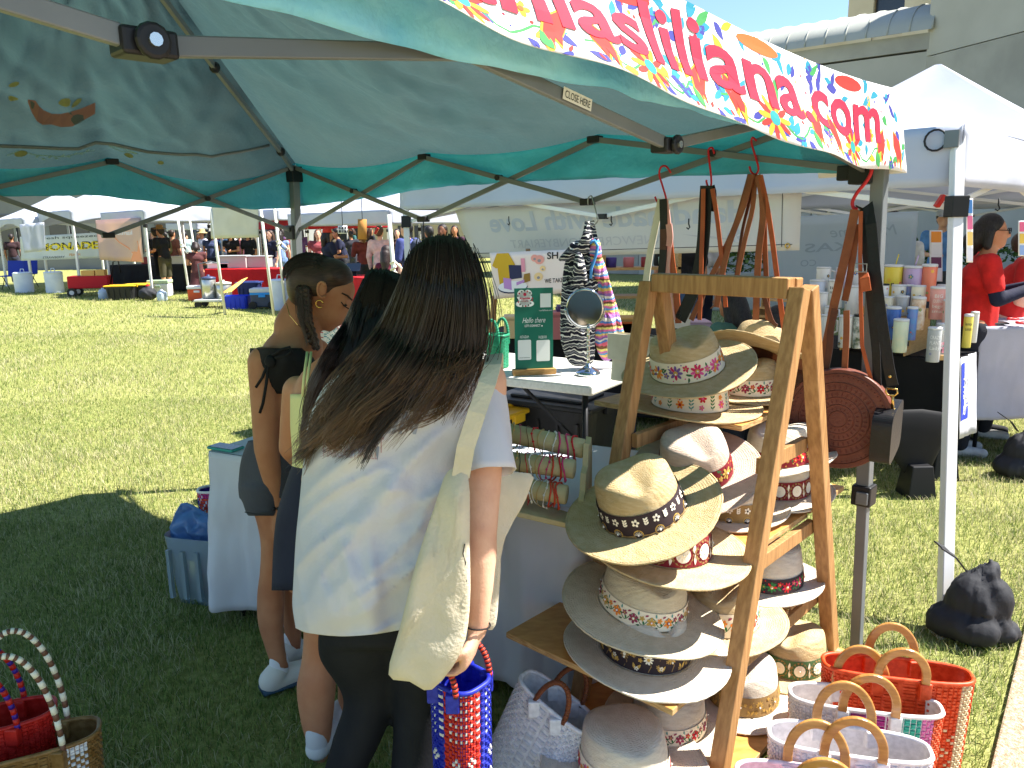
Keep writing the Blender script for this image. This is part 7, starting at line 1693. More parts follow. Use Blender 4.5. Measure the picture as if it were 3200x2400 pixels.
rowz = [(2786, 825, 925, 52, 5.35, (228, 206, 70), None, dict(straw_=(226, 206, 70), label='yellow tumbler with lid and straw on the top step', motif=3)),
 (2846, 829, 930, 56, 5.30, (186, 164, 206), None, dict(handle=True, straw_=(200, 176, 220), label='lavender tumbler with handle on the top step', motif=3)),
 (2896, 823, 940, 44, 5.25, (228, 128, 100), None, dict(label='coral tumbler at right end of the top step', motif=3)),
 (2754, 828, 930, 18, 5.4, (120, 84, 54), None, dict(label='slim brown lettered cup beside yellow tumbler', txt=['B'])),
 (2757, 885, 960, 30, 5.2, (230, 228, 226), None, dict(lid=(36, 36, 40), label='white mug with black lid below brown cup', motif=2)),
 (2805, 888, 960, 42, 5.18, (232, 230, 222), None, dict(label='white tumbler with small flowers right of black lidded mug', motif=2)),
 (2838, 888, 960, 26, 5.16, (120, 110, 160), (80, 120, 170), dict(label='purple galaxy tumbler between two white ones')),
 (2866, 890, 960, 40, 5.1, (236, 230, 206), None, dict(label='cream tumbler with orange flowers near coral one', motif=4)),
 (2864, 925, 1030, 40, 5.0, (236, 226, 210), (206, 160, 110), dict(label='cream and caramel swirled tumbler', motif=1)),
 (2924, 893, 997, 44, 5.0, (226, 160, 150), None, dict(txt=['BIG', 'JOURNEYS', 'begin', 'small'], tcol=(240, 236, 226), label='pink lettered tumbler next to the white tent leg')),
 (2945, 888, 960, 40, 5.25, (226, 226, 230), None, dict(label='white tumbler just behind the pink lettered one', motif=1)),
 (2958, 934, 1020, 30, 4.9, (230, 180, 166), None, dict(label='peach flowered tumbler half hidden by white leg', motif=5)),
 (2817, 923, 985, 36, 5.05, (170, 172, 176), None, dict(label='grey tumbler with cactus drawing on middle step', motif=2)),
 (2768, 925, 985, 40, 5.1, (226, 216, 190), None, dict(label='beige tumbler on middle step left of cactus one', motif=3)),
 (2786, 956, 1060, 42, 4.95, (58, 110, 190), (40, 80, 160), dict(label='deep blue tumbler with pale ring', motif=2)),
 (2844, 956, 1062, 30, 4.93, (90, 150, 206), (120, 130, 200), dict(label='sky blue patterned tumbler right of deep blue one', motif=3)),
 (2809, 994, 1100, 44, 4.82, (206, 222, 196), (222, 226, 196), dict(label='mint tumbler with gold veins and cord handle in front', motif=0)),
 (2913, 1020, 1130, 40, 4.62, (176, 180, 182), None, dict(txt=['CRAZY', 'PLANT', 'Lady'], tcol=(238, 240, 238), label='grey lettered plant tumbler at front corner of table', motif=1)),
 (2940, 1008, 1090, 34, 4.8, (206, 208, 212), None, dict(label='clear glass behind the grey lettered tumbler')),
 (3018, 980, 1086, 26, 4.9, (226, 210, 90), None, dict(txt=['lemon', 'tomato'], label='yellow tumbler right of the white tent leg')),
 (3038, 972, 1070, 24, 5.0, (206, 208, 206), None, dict(label='silver tumbler behind yellow one right of leg', motif=2)),
 (2571, 833, 900, 42, 5.6, (230, 230, 230), None, dict(label='white mug with bird drawing on top left step', motif=2, handle=True)),
 (2635, 835, 900, 48, 5.55, (212, 204, 226), None, dict(label='pale lilac mug with handle on top left step', handle=True)),
 (2680, 838, 905, 44, 5.5, (228, 228, 232), None, dict(label='white tumbler behind the brown strap, top step', motif=3)),
 (2552, 873, 940, 46, 5.45, (196, 206, 226), None, dict(label='pale blue printed tumbler at left end of second step', motif=2)),
 (2606, 872, 960, 46, 5.4, (226, 226, 222), None, dict(label='white tumbler with grey lettering on second step', txt=['live', 'more'])),
 (2660, 890, 985, 44, 5.35, (230, 230, 228), None, dict(label='plain white tumbler right of the grey lettered one', motif=1)),
 (2564, 911, 985, 36, 5.3, (232, 228, 224), None, dict(label='white tumbler with dark bird drawing', motif=3)),
 (2592, 955, 1010, 34, 5.2, (232, 230, 228), None, dict(label='white mug with red strawberry', motif=1, handle=True)),
 (2580, 981, 1070, 40, 5.1, (230, 228, 226), None, dict(label='white mug low on left step stand', handle=True, motif=1)),
 (2639, 983, 1085, 42, 5.05, (230, 230, 226), None, dict(label='white tumbler with blue and yellow flowers low on stand', motif=5)),
 (2676, 980, 1088, 28, 5.0, (60, 84, 60), (230, 230, 226), dict(lid=(30, 32, 34), txt=['DAD'], tcol=(240, 240, 238), label='black and green lettered tumbler low on stand')),
 (2735, 985, 1090, 36, 5.0, (232, 220, 214), None, dict(label='white tumbler with red flowers behind black strap', motif=4))]
for (u, a, b, wp, d, c1, c2, kw) in rowz: tumbler(u=u, yt_=a, yb_=b, wpx=wp, depth=d, c1=c1, c2=c2, **kw)
# acrylic arch with pink cloud
ac = P(2951, 1126, 4.6); T = thing('acrylic_arch', 'clear acrylic arch painted with pink cloud on wooden block', 'ornament', ac)
mb = MB(); mb.obox(ac-V((.04, 0, 0)), (.08, 0, 0), (0, .035, 0), (0, 0, .03)); mb.build('block', wb, T, bevel=.002)
mb = MB(); n = 14; pts = [(-.034, .031)]+[(.034*math.cos(math.pi*(1-i/n)), .13+.06*math.sin(math.pi*i/n)) for i in range(n+1)]+[(.034, .031)]
fr = [ac+V((x, .012, z)) for x, z in pts]; bk_ = [ac+V((x, .017, z)) for x, z in pts]; k = len(pts)
mb.add(fr+bk_, [tuple(range(k)), tuple(reversed(range(k, 2*k)))]+[(i, k+i, k+(i+1) % k, (i+1) % k) for i in range(k)]); mb.build('acrylic', mat('acrylic', (226, 226, 226), .08, glass=.8), T)
mb = MB(); fn = flatfn(ac+V((0, .011, 0)), V((1, 0, 0)), V((0, 0, 1))); rnd = random.Random(2)
for i in range(12): disc2(mb, fn, rnd.uniform(-.024, .024), rnd.uniform(.045, .11), rnd.uniform(.006, .014), i % 2, i % 3, 9)
mb.build('paint', [plain((236, 150, 170)), plain((242, 206, 212))], T, kind='stuff')
# printed towel over the table end
tw = [PL(2998, 1112, tq, E2), PL(3046, 1108, tq, E2)]
A6 = (P(3002, 1120, 4.55), P(3050, 1100, 4.85), P(3052, 1350, 4.85), P(2998, 1372, 4.55))
T, pf_ = sheet('printed_towel', 'white towel with blue lettered panel hanging over the table end', A6, cloth, 'towel', .02, 4)
mb = MB(); mb.add([pf_(x, y) for x, y in ((.05, .22), (.55, .22), (.55, .93), (.05, .93))], [(0, 1, 2, 3)], 0); put_n('OH', .12, .5, .62, .74, 1, .02, mirror=False); put_n('SO', .12, .5, .48, .58, 1, .02, mirror=False); put_n('CUTE', .08, .53, .28, .40, 1, .02, mirror=False)
for m_ in range(1): mb.build('print', [plain((40, 60, 170)), plain((236, 238, 240))], T, kind='stuff')
# grey table at the right edge
gq = P(3060, 1030, 5.15); ga, gb = V((gq.x, gq.y, 0)), V((gq.x, gq.y, 0))+V((1.7, -.25, 0))
tablecloth('tablecloth', 'pale grey cloth over the table at right edge of frame', ga, gb, V((.1, .7, 0)), .93, .30, mat('grey_cotton', (176, 176, 188), .9, (166, 166, 178), 4, bump=.2, bscale=20), .02, 9, 20)
ftable('folding_table', 'folding table beneath the grey cloth', ga+V((.03, .02, 0)), gb+V((-.03, .02, 0)), V((.1, .65, 0)), .925, plast, blackm)
for i, (u, v, c) in enumerate(((3165, 1000, (200, 40, 44)), (3192, 1012, (196, 36, 40)))):
    q = G(u, v, .94); T = thing('scissors', ('red handled scissors lying on the grey cloth', 'second red handled scissors nearer the frame edge')[i], 'scissors', q)
    mb = MB(); mb.tube([q+V((.035*math.cos(a), .02*math.sin(a), .008)) for a in (i_*.5 for i_ in range(13))], .008, 8); mb.build('handle', plain(c, .35), T, smooth=True)
    mb = MB(); mb.bar(q+V((.03, 0, .008)), q+V((.14, .03, .008)), .014, .004); mb.build('blade', MATS['bright_steel'], T)
q = G(3100, 1015, .94); T = thing('phone', 'dark phone lying on the grey cloth', 'phone', q); mb = MB(); mb.obox(q, (.12, .0, 0), (.02, .1, 0), (0, 0, .012)); mb.build('case', plain((70, 70, 70), .4), T, bevel=.003)
# hanging print strip and corner card on the white tent
for (u0, v0, u1, v1, d, lab, cols) in ((2905, 720, 2945, 880, 6.0, 'hanging strip of sticker prints by the white leg', [(236, 150, 60), (230, 230, 230), (110, 60, 90), (240, 240, 240)]), (3020, 620, 3040, 820, 3.4, 'colourful print hanging inside the near white leg', [(90, 150, 220), (236, 120, 160), (240, 206, 120), (226, 226, 236)]), (3182, 690, 3215, 800, 4.4, 'bright pink and yellow print at right frame edge', [(236, 110, 150), (240, 200, 90), (150, 180, 230)])):
    T, pf_ = sheet('print_strip', lab, (P(u0, v0, d), P(u1, v0, d), P(u1, v1, d), P(u0, v1, d)), plain((236, 236, 236)), 'print', .003, 2, 4, 8)
    for i, c in enumerate(cols):
        mb = MB(); y0, y1 = 1-(i+.92)/len(cols), 1-(i+.08)/len(cols); mb.add([pf_(x, y) for x, y in ((.1, y0), (.9, y0), (.9, y1), (.1, y1))], [(0, 1, 2, 3)]); mb.build('picture', plain(c), T)
# poster with illustrated goods and flowers, and a shelf beyond
A7 = (P(1530, 790, 5.3), P(1770, 780, 5.0), P(1770, 915, 5.0), P(1545, 935, 5.3))
T, pf_ = sheet('poster', 'pale pink poster with drawn mustard shirt, laptop and flowers', A7, plain((238, 222, 214)), 'poster', .004)
mb = MB(); PC = [plain(c) for c in ((206, 166, 40), (40, 46, 84), (190, 140, 206), (232, 160, 150), (240, 206, 150), (236, 236, 240), (150, 146, 150), (40, 36, 40), (226, 150, 170), (150, 116, 50))]
poly2(mb, pf_, [(.10, .98), (.26, .98), (.34, .72), (.29, .66), (.27, .74), (.27, .30), (.10, .30), (.09, .74), (.07, .66), (.02, .72)], 0)
disc2(mb, pf_, .28, .22, .21, 1, 0, 20, .62); disc2(mb, pf_, .28, .245, .205, 5, 1, 20, .60)
poly2(mb, pf_, [(.25, .40), (.42, .42), (.42, .70), (.25, .72)], 1, 1); poly2(mb, pf_, [(.16, .22), (.27, .17), (.27, .42), (.16, .45)], 2, 2); poly2(mb, pf_, [(.34, .26), (.45, .32), (.45, .38), (.34, .33)], 2, 2); poly2(mb, pf_, [(.43, .30), (.53, .34), (.53, .52), (.45, .50)], 9, 2); poly2(mb, pf_, [(.42, .55), (.47, .55), (.47, .85), (.42, .85)], 8, 2)
for x, y, r, m1 in ((.66, .80, .065, 3), (.60, .84, .05, 3), (.64, .42, .06, 4), (.70, .60, .04, 4)): disc2(mb, pf_, x, y, r, m1, 1, 14, 1.6); disc2(mb, pf_, x, y-.02, r*.35, 6, 2, 10, 1.6)
put_n('WE TAKE', .72, .96, .26, .36, 7, .01, mirror=False); put_n('SH', .76, .90, .80, .96, 7, .02, mirror=False)
mb.build('print', PC, T, kind='stuff')
mb = MB(); mb.bar(P(1545, 925, 5.4)*1.0, V((P(1545, 925, 5.4).x-.1, 5.5, 0)), .03, .03); mb.bar(P(1760, 900, 5.1), V((P(1760, 900, 5.1).x+.1, 5.2, 0)), .03, .03); mb.bar(P(1650, 780, 5.2), V((P(1650, 780, 5.2).x, 5.9, 0)), .03, .03); mb.build('easel', oak, T, kind='stuff')
# ================================================================== stalls across the lawn, left
def corner(u, d): q = P(u, 712, d); return V((q.x, q.y, 0))
def sq(K, s): return [K-E1*s, K, K+E2*s, K+E2*s-E1*s]
K1_ = corner(225, 21.6)
tent('frame_tent', 'white frame tent with arched valance at the lemonade stand', sq(K1_, 3.1), 2.30, 3.1, .42, whitef, whitem, 'white stalls across the lawn', arch=.62, leg=.06, seed=21, brk=False)
tent('frame_tent', 'white frame tent with arched valance, leftmost of the far stalls', sq(K1_-E1*3.2+V((-.2, -.4, 0)), 3.1), 2.15, 3.0, .42, whitef, whitem, 'white stalls across the lawn', arch=.62, leg=.06, seed=22, brk=False)
K2_ = corner(452, 19.6)
tent('white_tent', 'white pop-up tent hung with orange mesh banner across the lawn', sq(K2_, 3.05), 2.22, 3.0, .30, whitef, whitem, 'white stalls across the lawn', leg=.05, seed=23)
tent('white_tent', 'long white pop-up tent right of the mesh banner stall', sq(K2_+E2*3.3+V((.3, 0, 0)), 3.6), 2.25, 3.0, .30, whitef, whitem, 'white stalls across the lawn', leg=.05, seed=24)
tent('white_tent', 'small white pop-up tent far behind the backpackers', sq(corner(615, 31), 3.0), 2.05, 2.9, .28, whitef, whitem, 'white stalls across the lawn', leg=.05, seed=25)
tent('white_tent', 'white pop-up tent with dappled roof above the red clothed table', sq(corner(1190, 14.2)+E2*.2, 3.6), 2.0, 2.9, .26, whitef, whitem, 'white stalls across the lawn', leg=.05, seed=26, truss_p=0)
redf = mat('red_tent_fabric', (196, 40, 56), .7, (180, 32, 48), 2, trans=.25); blf = mat('blue_tent_fabric', (52, 70, 140), .7, (44, 60, 124), 2, trans=.25)
tent('red_tent', 'bright red pop-up tent beyond the tent leg', sq(corner(960, 24), 3.05), 2.0, 2.95, .28, redf, whitem, leg=.04, seed=27)
tent('blue_tent', 'navy blue pop-up tent behind the red tent', sq(corner(860, 28), 3.05), 2.0, 2.9, .28, blf, whitem, leg=.04, seed=28)
tent('blue_tent', 'small blue tent behind the straw bucket hat', sq(corner(690, 33), 3.0), 2.0, 2.7, .28, blf, whitem, leg=.04, seed=29)
mesh_o = mat('orange_mesh_vinyl', (222, 196, 190), .7, (232, 206, 188), 1.2, trans=.45); mesh_b = mat('pale_mesh_vinyl', (200, 206, 222), .7, (214, 216, 220), 1.5, trans=.45)
d0 = K2_.y-.1
T, pf_ = sheet('mesh_banner', 'translucent pink orange mesh banner hung under the far white tent', (P(298, 688, d0+1.2), P(436, 680, d0+.2), P(449, 820, d0+.1), P(312, 812, d0+1.2)), mesh_o, 'banner', .05, 3)
mb = MB(); put_n('kantun', .42, .82, .62, .72, 0, .01); poly2(mb, pf_, [(.72, .02), (.98, .02), (.92, .5)], 1); stem2(mb, pf_, [(.35, .62), (.5, .45), (.7, .32), (.8, .2)], .03, 1); mb.build('print', [plain((228, 224, 230)), plain((224, 150, 110))], T, kind='stuff')
d0 = 22.4
T, pf_ = sheet('vinyl_banner', 'white lemonade banner with yellow lettering at the frame tent', (P(62, 740, d0+.6), P(312, 726, d0), P(312, 806, d0), P(66, 815, d0+.6)), mat('white_banner_vinyl', (226, 230, 226), .6, (206, 212, 210), 1.5, trans=.2), 'banner', .05, 5)
mb = MB(); put_n('LEMONADE', .06, .985, .36, .66, 1, .05, mirror=False); put_n('LEMONADE', .07, .995, .38, .68, 0, .02, mirror=False); put_n('fresh squeezed', .25, .98, .80, .94, 2, .01, mirror=False); put_n('STRAWBERRY', .28, .56, .05, .14, 2, .01, mirror=False); put_n('PEACH', .62, .76, .12, .22, 3, .01, mirror=False)
mb.build('print', [plain((40, 40, 36)), plain((240, 216, 40)), plain((70, 80, 80)), plain((206, 140, 70))], T, kind='stuff')
T, pf_ = sheet('mesh_banner', 'pale blue and white mesh sheet hung at the lemonade stand', (P(60, 702, 21.4), P(138, 694, 21.2), P(143, 782, 21.2), P(76, 790, 21.4)), mesh_b, 'banner', .06, 7)
T, pf_ = sheet('cloth_sheet', 'blank off-white sheet hanging under the teal valance across lawn', (P(655, 640, 15.5), P(808, 632, 15.2), P(808, 742, 15.2), P(660, 746, 15.5)), mat('off_white_sheet', (216, 214, 200), .8, (206, 204, 190), 3, trans=.2), 'sheet', .03, 9)
for (u, d, lab, tilt) in ((655, 15.5, 'left leaning pole carrying the blank sheet', .35), (810, 15.2, 'right pole carrying the blank sheet', .25)):
    b = corner(u+25, d); t = P(u, 615, d); mb = MB(); mb.tube([b, t], .03, 8); solo(rebase(mb.build('pole', post, smooth=True)), lab, 'pole')
for (u, v, d, lab) in ((553, 690, 19.0, 'rope wrapped leaning pole behind cargo shorts man'), (590, 690, 20.0, 'white tent pole left of the seated woman'), (855, 650, 15.6, 'white leaning pole tied with rope above the barrel'), (1215, 690, 10.2, 'pale leaning pole tied with rope near maroon tank top')):
    t = P(u, v-20, d); b = corner(u+20, d); mb = MB(); mb.tube([b, t], .028, 8); T = thing('pole', lab, 'pole', b); mb.build('shaft', post, T, smooth=True)
    mb = MB(); c = lerp(b, t, .62); mb.tube([c+V((.036*math.cos(a*.9), .036*math.sin(a*.9), .012*a-.06)) for a in range(14)]+[c+V((.1, -.05, .02)), c+V((.2, -.05, -.08)), c+V((.14, -.05, -.14)), c+V((.04, -.03, -.05))], .012, 6); mb.build('rope', plain((226, 222, 208), .8), T, smooth=True)
wp = mat('white_polythene', (216, 222, 232), .5, (204, 212, 224), 5, bump=.4, bscale=12)
def barrel(label, u, d, r, h):
    c = corner(u, d); T = thing('weight_barrel', label, 'barrel', c, 'white weight barrels'); mb = MB()
    mb.grid(lambda a, t: c+V(((r*(1+.04*t)+.012*nz((a*9, t*5, u), 1))*math.cos(2*math.pi*a), (r*(1+.04*t)+.012*nz((a*9+3, t*6, u), 1))*math.sin(2*math.pi*a), h*t+.001)), 28, 10, True)
    mb.build('wrap', wp, T, smooth=True); mb = MB(); mb.lathe([(r*1.05, h-.02), (r*1.07, h+.01), (r*.9, h+.03), (0, h+.035)], 24, c); mb.build('cap', wp, T, smooth=True)
    mb = MB(); mb.tube([c+V((-.06, 0, h+.03)), c+V((-.04, 0, h+.12)), c+V((.04, 0, h+.12)), c+V((.06, 0, h+.03))], .012, 6); mb.build('handle', wp, T, smooth=True)
barrel('white wrapped weight barrel at far left frame tent leg', 50, 22.6, .24, .56); barrel('white wrapped weight barrel, second from left', 147, 22.3, .23, .58); barrel('white wrapped weight barrel on lawn left of braided woman', 862, 16.4, .20, .62)
# wagon, totes, coolers
w0 = corner(262, 20.9); T = thing('wagon', 'red folding wagon with black handle at lemonade stand', 'wagon', w0); ax = V((.96, .2, 0)).normalized(); ay = V((-.2, .96, 0))
mb = MB(); mb.obox(w0-ax*.5-ay*.25+V((0, 0, .22)), ax*1.0, ay*.5, V((0, 0, .33))); mb.build('body', plain((186, 28, 40), .7), T, bevel=.03)
for a in (-.4, .4):
    for b in (-.27, .27):
        mb = MB(); c = w0+ax*a+ay*b+V((0, 0, .12)); mb.tube([c-ay*.03, c+ay*.03], .12, 18); wo = mb.build('wheel', blackp, T); mb = MB(); mb.tube([c-ay*.035, c+ay*.035], .06, 12); mb.build('hub', plain((200, 200, 204), .4), wo)
mb = MB(); mb.tube([w0+ax*.5+V((0, 0, .3)), w0+ax*.62+V((0, 0, .9)), w0+ax*.75+V((0, 0, .95)), w0+ax*.78+V((0, 0, .6))], .018, 8); mb.build('handle', blackp, T, smooth=True)
mb = MB(); mb.obox(w0-ax*.15-ay*.2+V((0, 0, .552)), ax*.32, ay*.3, V((0, 0, .14))); mb.obox(w0+ax*.2-ay*.2+V((0, 0, .552)), ax*.22, ay*.3, V((0, 0, .15))); mb.build('paper_bags', plain((216, 168, 96), .8), T, kind='stuff')
tote_box('storage_tote', 'black and yellow lidded tote on lawn by mesh banner', corner(360, 19.6)[:2], .70, .48, .34, V((1, .15, 0)), blk, yel); tote_box('storage_tote', 'second black and yellow tote right beside trash bag', corner(405, 19.9)[:2], .66, .48, .34, V((1, .15, 0)), blk, yel)
def cooler(label, u, d, w_, dd, h, bc_, lc, ax=(1, .1, 0), wheels=False, band=None):
    c = corner(u, d); T = thing('cooler', label, 'cooler', c); ax = V(ax).normalized(); ay = V((-ax.y, ax.x, 0))
    mb = MB(); z0 = .04 if wheels else .001; mb.obox(c-ax*w_/2-ay*dd/2+V((0, 0, z0)), ax*w_, ay*dd, V((0, 0, h*.76-z0))); mb.build('body', plain(bc_, .45), T, bevel=.03)
    mb = MB(); mb.obox(c-ax*(w_/2+.012)-ay*(dd/2+.012)+V((0, 0, h*.765)), ax*(w_+.024), ay*(dd+.024), V((0, 0, h*.2))); lo = mb.build('lid', plain(lc, .45), T, bevel=.02)
    mb = MB(); mb.obox(c-ax*.07-ay*(dd/2+.03)+V((0, 0, h*.55)), ax*.14, ay*.04, V((0, 0, .05))); mb.build('latch', plain(band or lc, .45), T, bevel=.006)
    if band: mb = MB(); mb.obox(c-ax*(w_/2+.006)-ay*(dd/2+.006)+V((0, 0, h*.66)), ax*(w_+.012), ay*(dd+.012), V((0, 0, .05))); mb.build('band', plain(band, .4), T, bevel=.01)
    if wheels:
        for s in (-1, 1): mb = MB(); q = c+ax*(w_*.5*s*.8)-ay*(dd/2)+V((0, 0, .085)); mb.tube([q-ay*.05, q+ay*.02], .085, 16); mb.build('wheel', blackp, T)
cooler('grey cooler with pale green lid behind the tent pole', 482, 20.4, .52, .38, .46, (206, 208, 208), (170, 190, 160)); cooler('orange cooler with white lid under the seated woman', 603, 19.0, .46, .34, .38, (226, 90, 44), (232, 232, 232)); cooler('grey and bright blue wheeled cooler beside weight barrel', 808, 16.8, .50, .38, .46, (66, 74, 92), (206, 206, 206), wheels=True, band=(50, 150, 226)); cooler('dark navy cooler with white rim behind the barrel', 905, 18.4, .56, .40, .56, (34, 36, 54), (206, 208, 212))
def jug(label, u, d):
    c = corner(u, d); T = thing('water_jug', label, 'jug', c); mb = MB(); mb.lathe([(.11, .001), (.12, .02), (.12, .17), (.09, .23), (.03, .26), (.03, .285), (0, .285)], 20, c); mb.build('jug_body', mat('frosted_plastic', (206, 220, 236), .35, glass=.3), T, smooth=True); mb = MB(); mb.tube([c+V((.09, -.02, .22)), c+V((.13, -.02, .2)), c+V((.125, -.02, .1))], .012, 6); mb.build('handle', MATS['frosted_plastic'], T)
jug('clear water jug on grass left of yellow lidded totes', 298, 19.9); jug('clear water jug at base of the tent pole', 484, 19.0)
c = corner(440, 19.3); T = thing('trash_bag', 'black trash bag tied in red beside the totes', 'trash bag', c); mb = MB(); mb.ball(c+V((0, 0, .16)), (.22, .2, .17), 16, 10); cap(mb, c+V((0, 0, .28)), .07, c+V((.02, 0, .40)), .03); o = fuse(mb, 'sack', sbm, T, .03, 1, now=True)
for v in o.data.vertices: v.co += v.normal*nz(v.co, 12, 2)*.03; v.co.z = max(v.co.z, .001)
mb = MB(); mb.lathe([(.04, 0), (.05, .03), (.04, .06)], 10, c+V((.01, 0, .33))); mb.build('tie', redp, T)
# cart with steel urns, crate, yard sign
c = corner(648, 17.2); T = thing('platform_cart', 'white platform cart carrying steel urns', 'cart', c); mb = MB(); mb.obox(c+V((-.35, -.25, .14)), (.8, 0, 0), (0, .5, 0), (0, 0, .05)); mb.build('deck', plain((216, 216, 210), .5), T, bevel=.01)
mb = MB(); mb.tube([c+V((-.32, .2, .19)), c+V((-.36, .2, .95)), c+V((-.1, .25, 1.0)), c+V((.1, .25, .95)), c+V((.12, .2, .19))], .018, 8); mb.build('handle', greym, T, smooth=True)
for a, b in ((-.28, -.2), (.38, -.2), (-.28, .2), (.38, .2)): mb = MB(); q = c+V((a, b, .075)); mb.tube([q-V((0, .03, 0)), q+V((0, .03, 0))], .075, 14); mb.build('wheel', blackp, T)
steel = mat('brushed_steel', (190, 190, 186), .3, metal=.8)
for i, (dx, r, h, lab) in enumerate(((-.08, .15, .42, 'tall steel drink urn on the cart'), (.24, .17, .30, 'wide steel pot with lid on the cart'))):
    b = c+V((dx, 0, .192)); U = thing('steel_urn', lab, 'urn', b); mb = MB(); mb.lathe([(r, 0), (r, h), (r*.95, h+.01)], 24, b); mb.build('urn_body', steel, U, smooth=True); mb = MB(); mb.lathe([(r*1.04, h+.011), (r*1.04, h+.05), (r*.4, h+.075), (.03, h+.08), (.03, h+.11), (0, h+.11)], 24, b); mb.build('lid', plain((60, 70, 100) if not i else (190, 188, 170), .4), U, smooth=True)
tote_box('milk_crate', 'bright blue plastic crate in front of the cart', corner(722, 16.9)[:2], .55, .40, .28, V((1, .05, 0)), plain((36, 60, 196), .5), None, sc=.95)
tote_box('storage_tote', 'dark blue tub behind the yard sign', corner(765, 17.6)[:2], .5, .4, .5, V((1, .05, 0)), plain((34, 44, 84), .5), plain((44, 60, 110), .5))
c = P(730, 895, 15.9); T = thing('yard_sign', 'orange and yellow yard sign tilted on wire stakes', 'sign', corner(705, 15.9))
a4 = [P(688, 918, 15.7), P(732, 916, 15.7), P(773, 868, 16.1), P(750, 872, 16.1)]
a4 = [P(690, 918, 15.6), P(722, 912, 15.6), P(774, 867, 16.1), P(756, 874, 16.1)]
mb = MB(); mb.add(a4, [(0, 1, 2, 3)]); mb.build('panel', mat('sign_print', (236, 170, 70), .6, (240, 214, 130), 3), T, thick=.012)
for (u0, u1) in ((700, 668), (712, 680)): mb = MB(); mb.tube([P(u0, 915, 15.6), P(u0-14, 930, 15.6), V((P(u1, 955, 15.6).x, 15.6, .0))], .008, 6); mb.build('wire_stake', steel, T, smooth=True)
# tables
redc = mat('red_table_fabric', (196, 26, 34), .85, (178, 20, 28), 4, bump=.2, bscale=20); bkc = mat('black_table_fabric', (26, 26, 30), .85)
for (u0, u1, d0, d1, z, m, lab, lab2) in ((628, 900, 18.6, 18.2, .78, redc, 'red cloth over the long food table behind the cart', 'folding table under the long red cloth'), (1048, 1165, 14.6, 13.4, .80, redc, 'bright red cloth on the table with the tablet', 'folding table under the bright red cloth'), (330, 560, 22.4, 21.8, .76, bkc, 'black cloth over the table behind the mesh banner', 'folding table under the black cloth'), (1180, 1330, 11.0, 10.6, .72, mat('patterned_cloth', (150, 150, 160), .85, (60, 62, 76), 16), 'grey patterned cloth on table before backpack man', 'folding table under the patterned cloth')):
    a, b = corner(u0, d0), corner(u1, d1); dp = V((-(b-a).y, (b-a).x, 0)).normalized()*.75
    tablecloth('tablecloth', lab, a, b, dp, z, .06, m, .03, int(u0), 24); ftable('folding_table', lab2, lerp(a, b, .02)+dp*.02, lerp(a, b, .98)+dp*.02, dp*.95, z-.005, plast, blackm)
for i, (u, d, w_, h, col, lab) in enumerate(((668, 18.7, .5, .12, (226, 226, 230), 'white foam tray at left end of food table'), (712, 18.7, .7, .30, (170, 172, 170), 'stainless chafing tray on the food table'), (775, 18.8, .8, .28, (160, 162, 162), 'second stainless tray right on the food table'), (455, 22.6, .5, .2, (160, 60, 60), 'red display box on black table'), (545, 22.3, .5, .22, (220, 214, 190), 'cream display box on black table'))):
    q = corner(u, d)+V((0, .15, .79 if u > 600 else .77)); T = thing('tray', lab, 'tray', q); mb = MB(); mb.obox(q+V((-w_/2, -.12, 0)), (w_, 0, 0), (0, .4, 0), (0, 0, h)); mb.build('pan', plain(col, .4), T, bevel=.01); mb = MB(); mb.obox(q+V((-w_/2-.02, -.14, h*.9)), (w_+.04, 0, 0), (0, .44, 0), (0, 0, .02)); mb.build('rim', plain(tuple(int(x*.92) for x in col), .4), T)
q = corner(1092, 14.3)+V((0, .1, .81)); T = thing('tablet', 'tablet on a stand on the bright red table', 'tablet', q); mb = MB(); mb.bar(q, q+V((0, .1, .1)), .12, .02); mb.build('stand', blackp, T); mb = MB(); mb.obox(q+V((-.13, .0, .08)), (.26, .02, 0), (0, .12, .14), (0, -.008, .007)); mb.build('screen', plain((70, 84, 96), .2), T)
for (u0, v0, u1, v1, d, col, lab) in ((1056, 705, 1085, 730, 13.0, (226, 226, 226), 'sheet of photo samples hung under dappled tent'), (1118, 685, 1146, 748, 12.2, (176, 124, 62), 'brown board hanging beside the white tent leg')):
    T, pf_ = sheet('hung_board', lab, (P(u0, v0, d), P(u1, v0, d), P(u1, v1, d), P(u0, v1, d)), plain(col, .8), 'board', .0, 1, 2, 2)
    if u0 < 1100:
        for i in range(6): mb = MB(); x, y = .08+.3*(i % 3), .1+.42*(i//3); mb.add([pf_(a, b) for a, b in ((x, y), (x+.24, y), (x+.24, y+.34), (x, y+.34))], [(0, 1, 2, 3)]); mb.build('photo', plain(((60, 62, 70), (120, 122, 126))[i % 2]), T)
    mb = MB(); a = P((u0+u1)/2, v0, d); mb.tube([a, a+V((0, 0, .5))], .006, 5); mb.build('string', blackp, T)
for i, (u, d) in enumerate(((15, 24.0), (60, 25.0))):
    c = corner(u, d); T = thing('folding_chair', ('blue folding camp chair at left frame edge', 'blue folding camp chair behind the first barrel')[i], 'chair', c); mb = MB(); mb.obox(c+V((-.25, -.2, .4)), (.5, 0, 0), (0, .42, 0), (0, 0, .03)); mb.build('seat', plain((40, 60, 160), .8), T); mb = MB(); mb.obox(c+V((-.25, .22, .42)), (.5, 0, 0), (0, .08, .45), (0, .02, 0)); mb.build('backrest', plain((40, 60, 160), .8), T)
    for a in (-.24, .24):
        for b in (-.18, .2): mb = MB(); mb.tube([c+V((a, b, 0)), c+V((a, -b*.4, .41))], .012, 6); mb.build('leg', blackm, T)
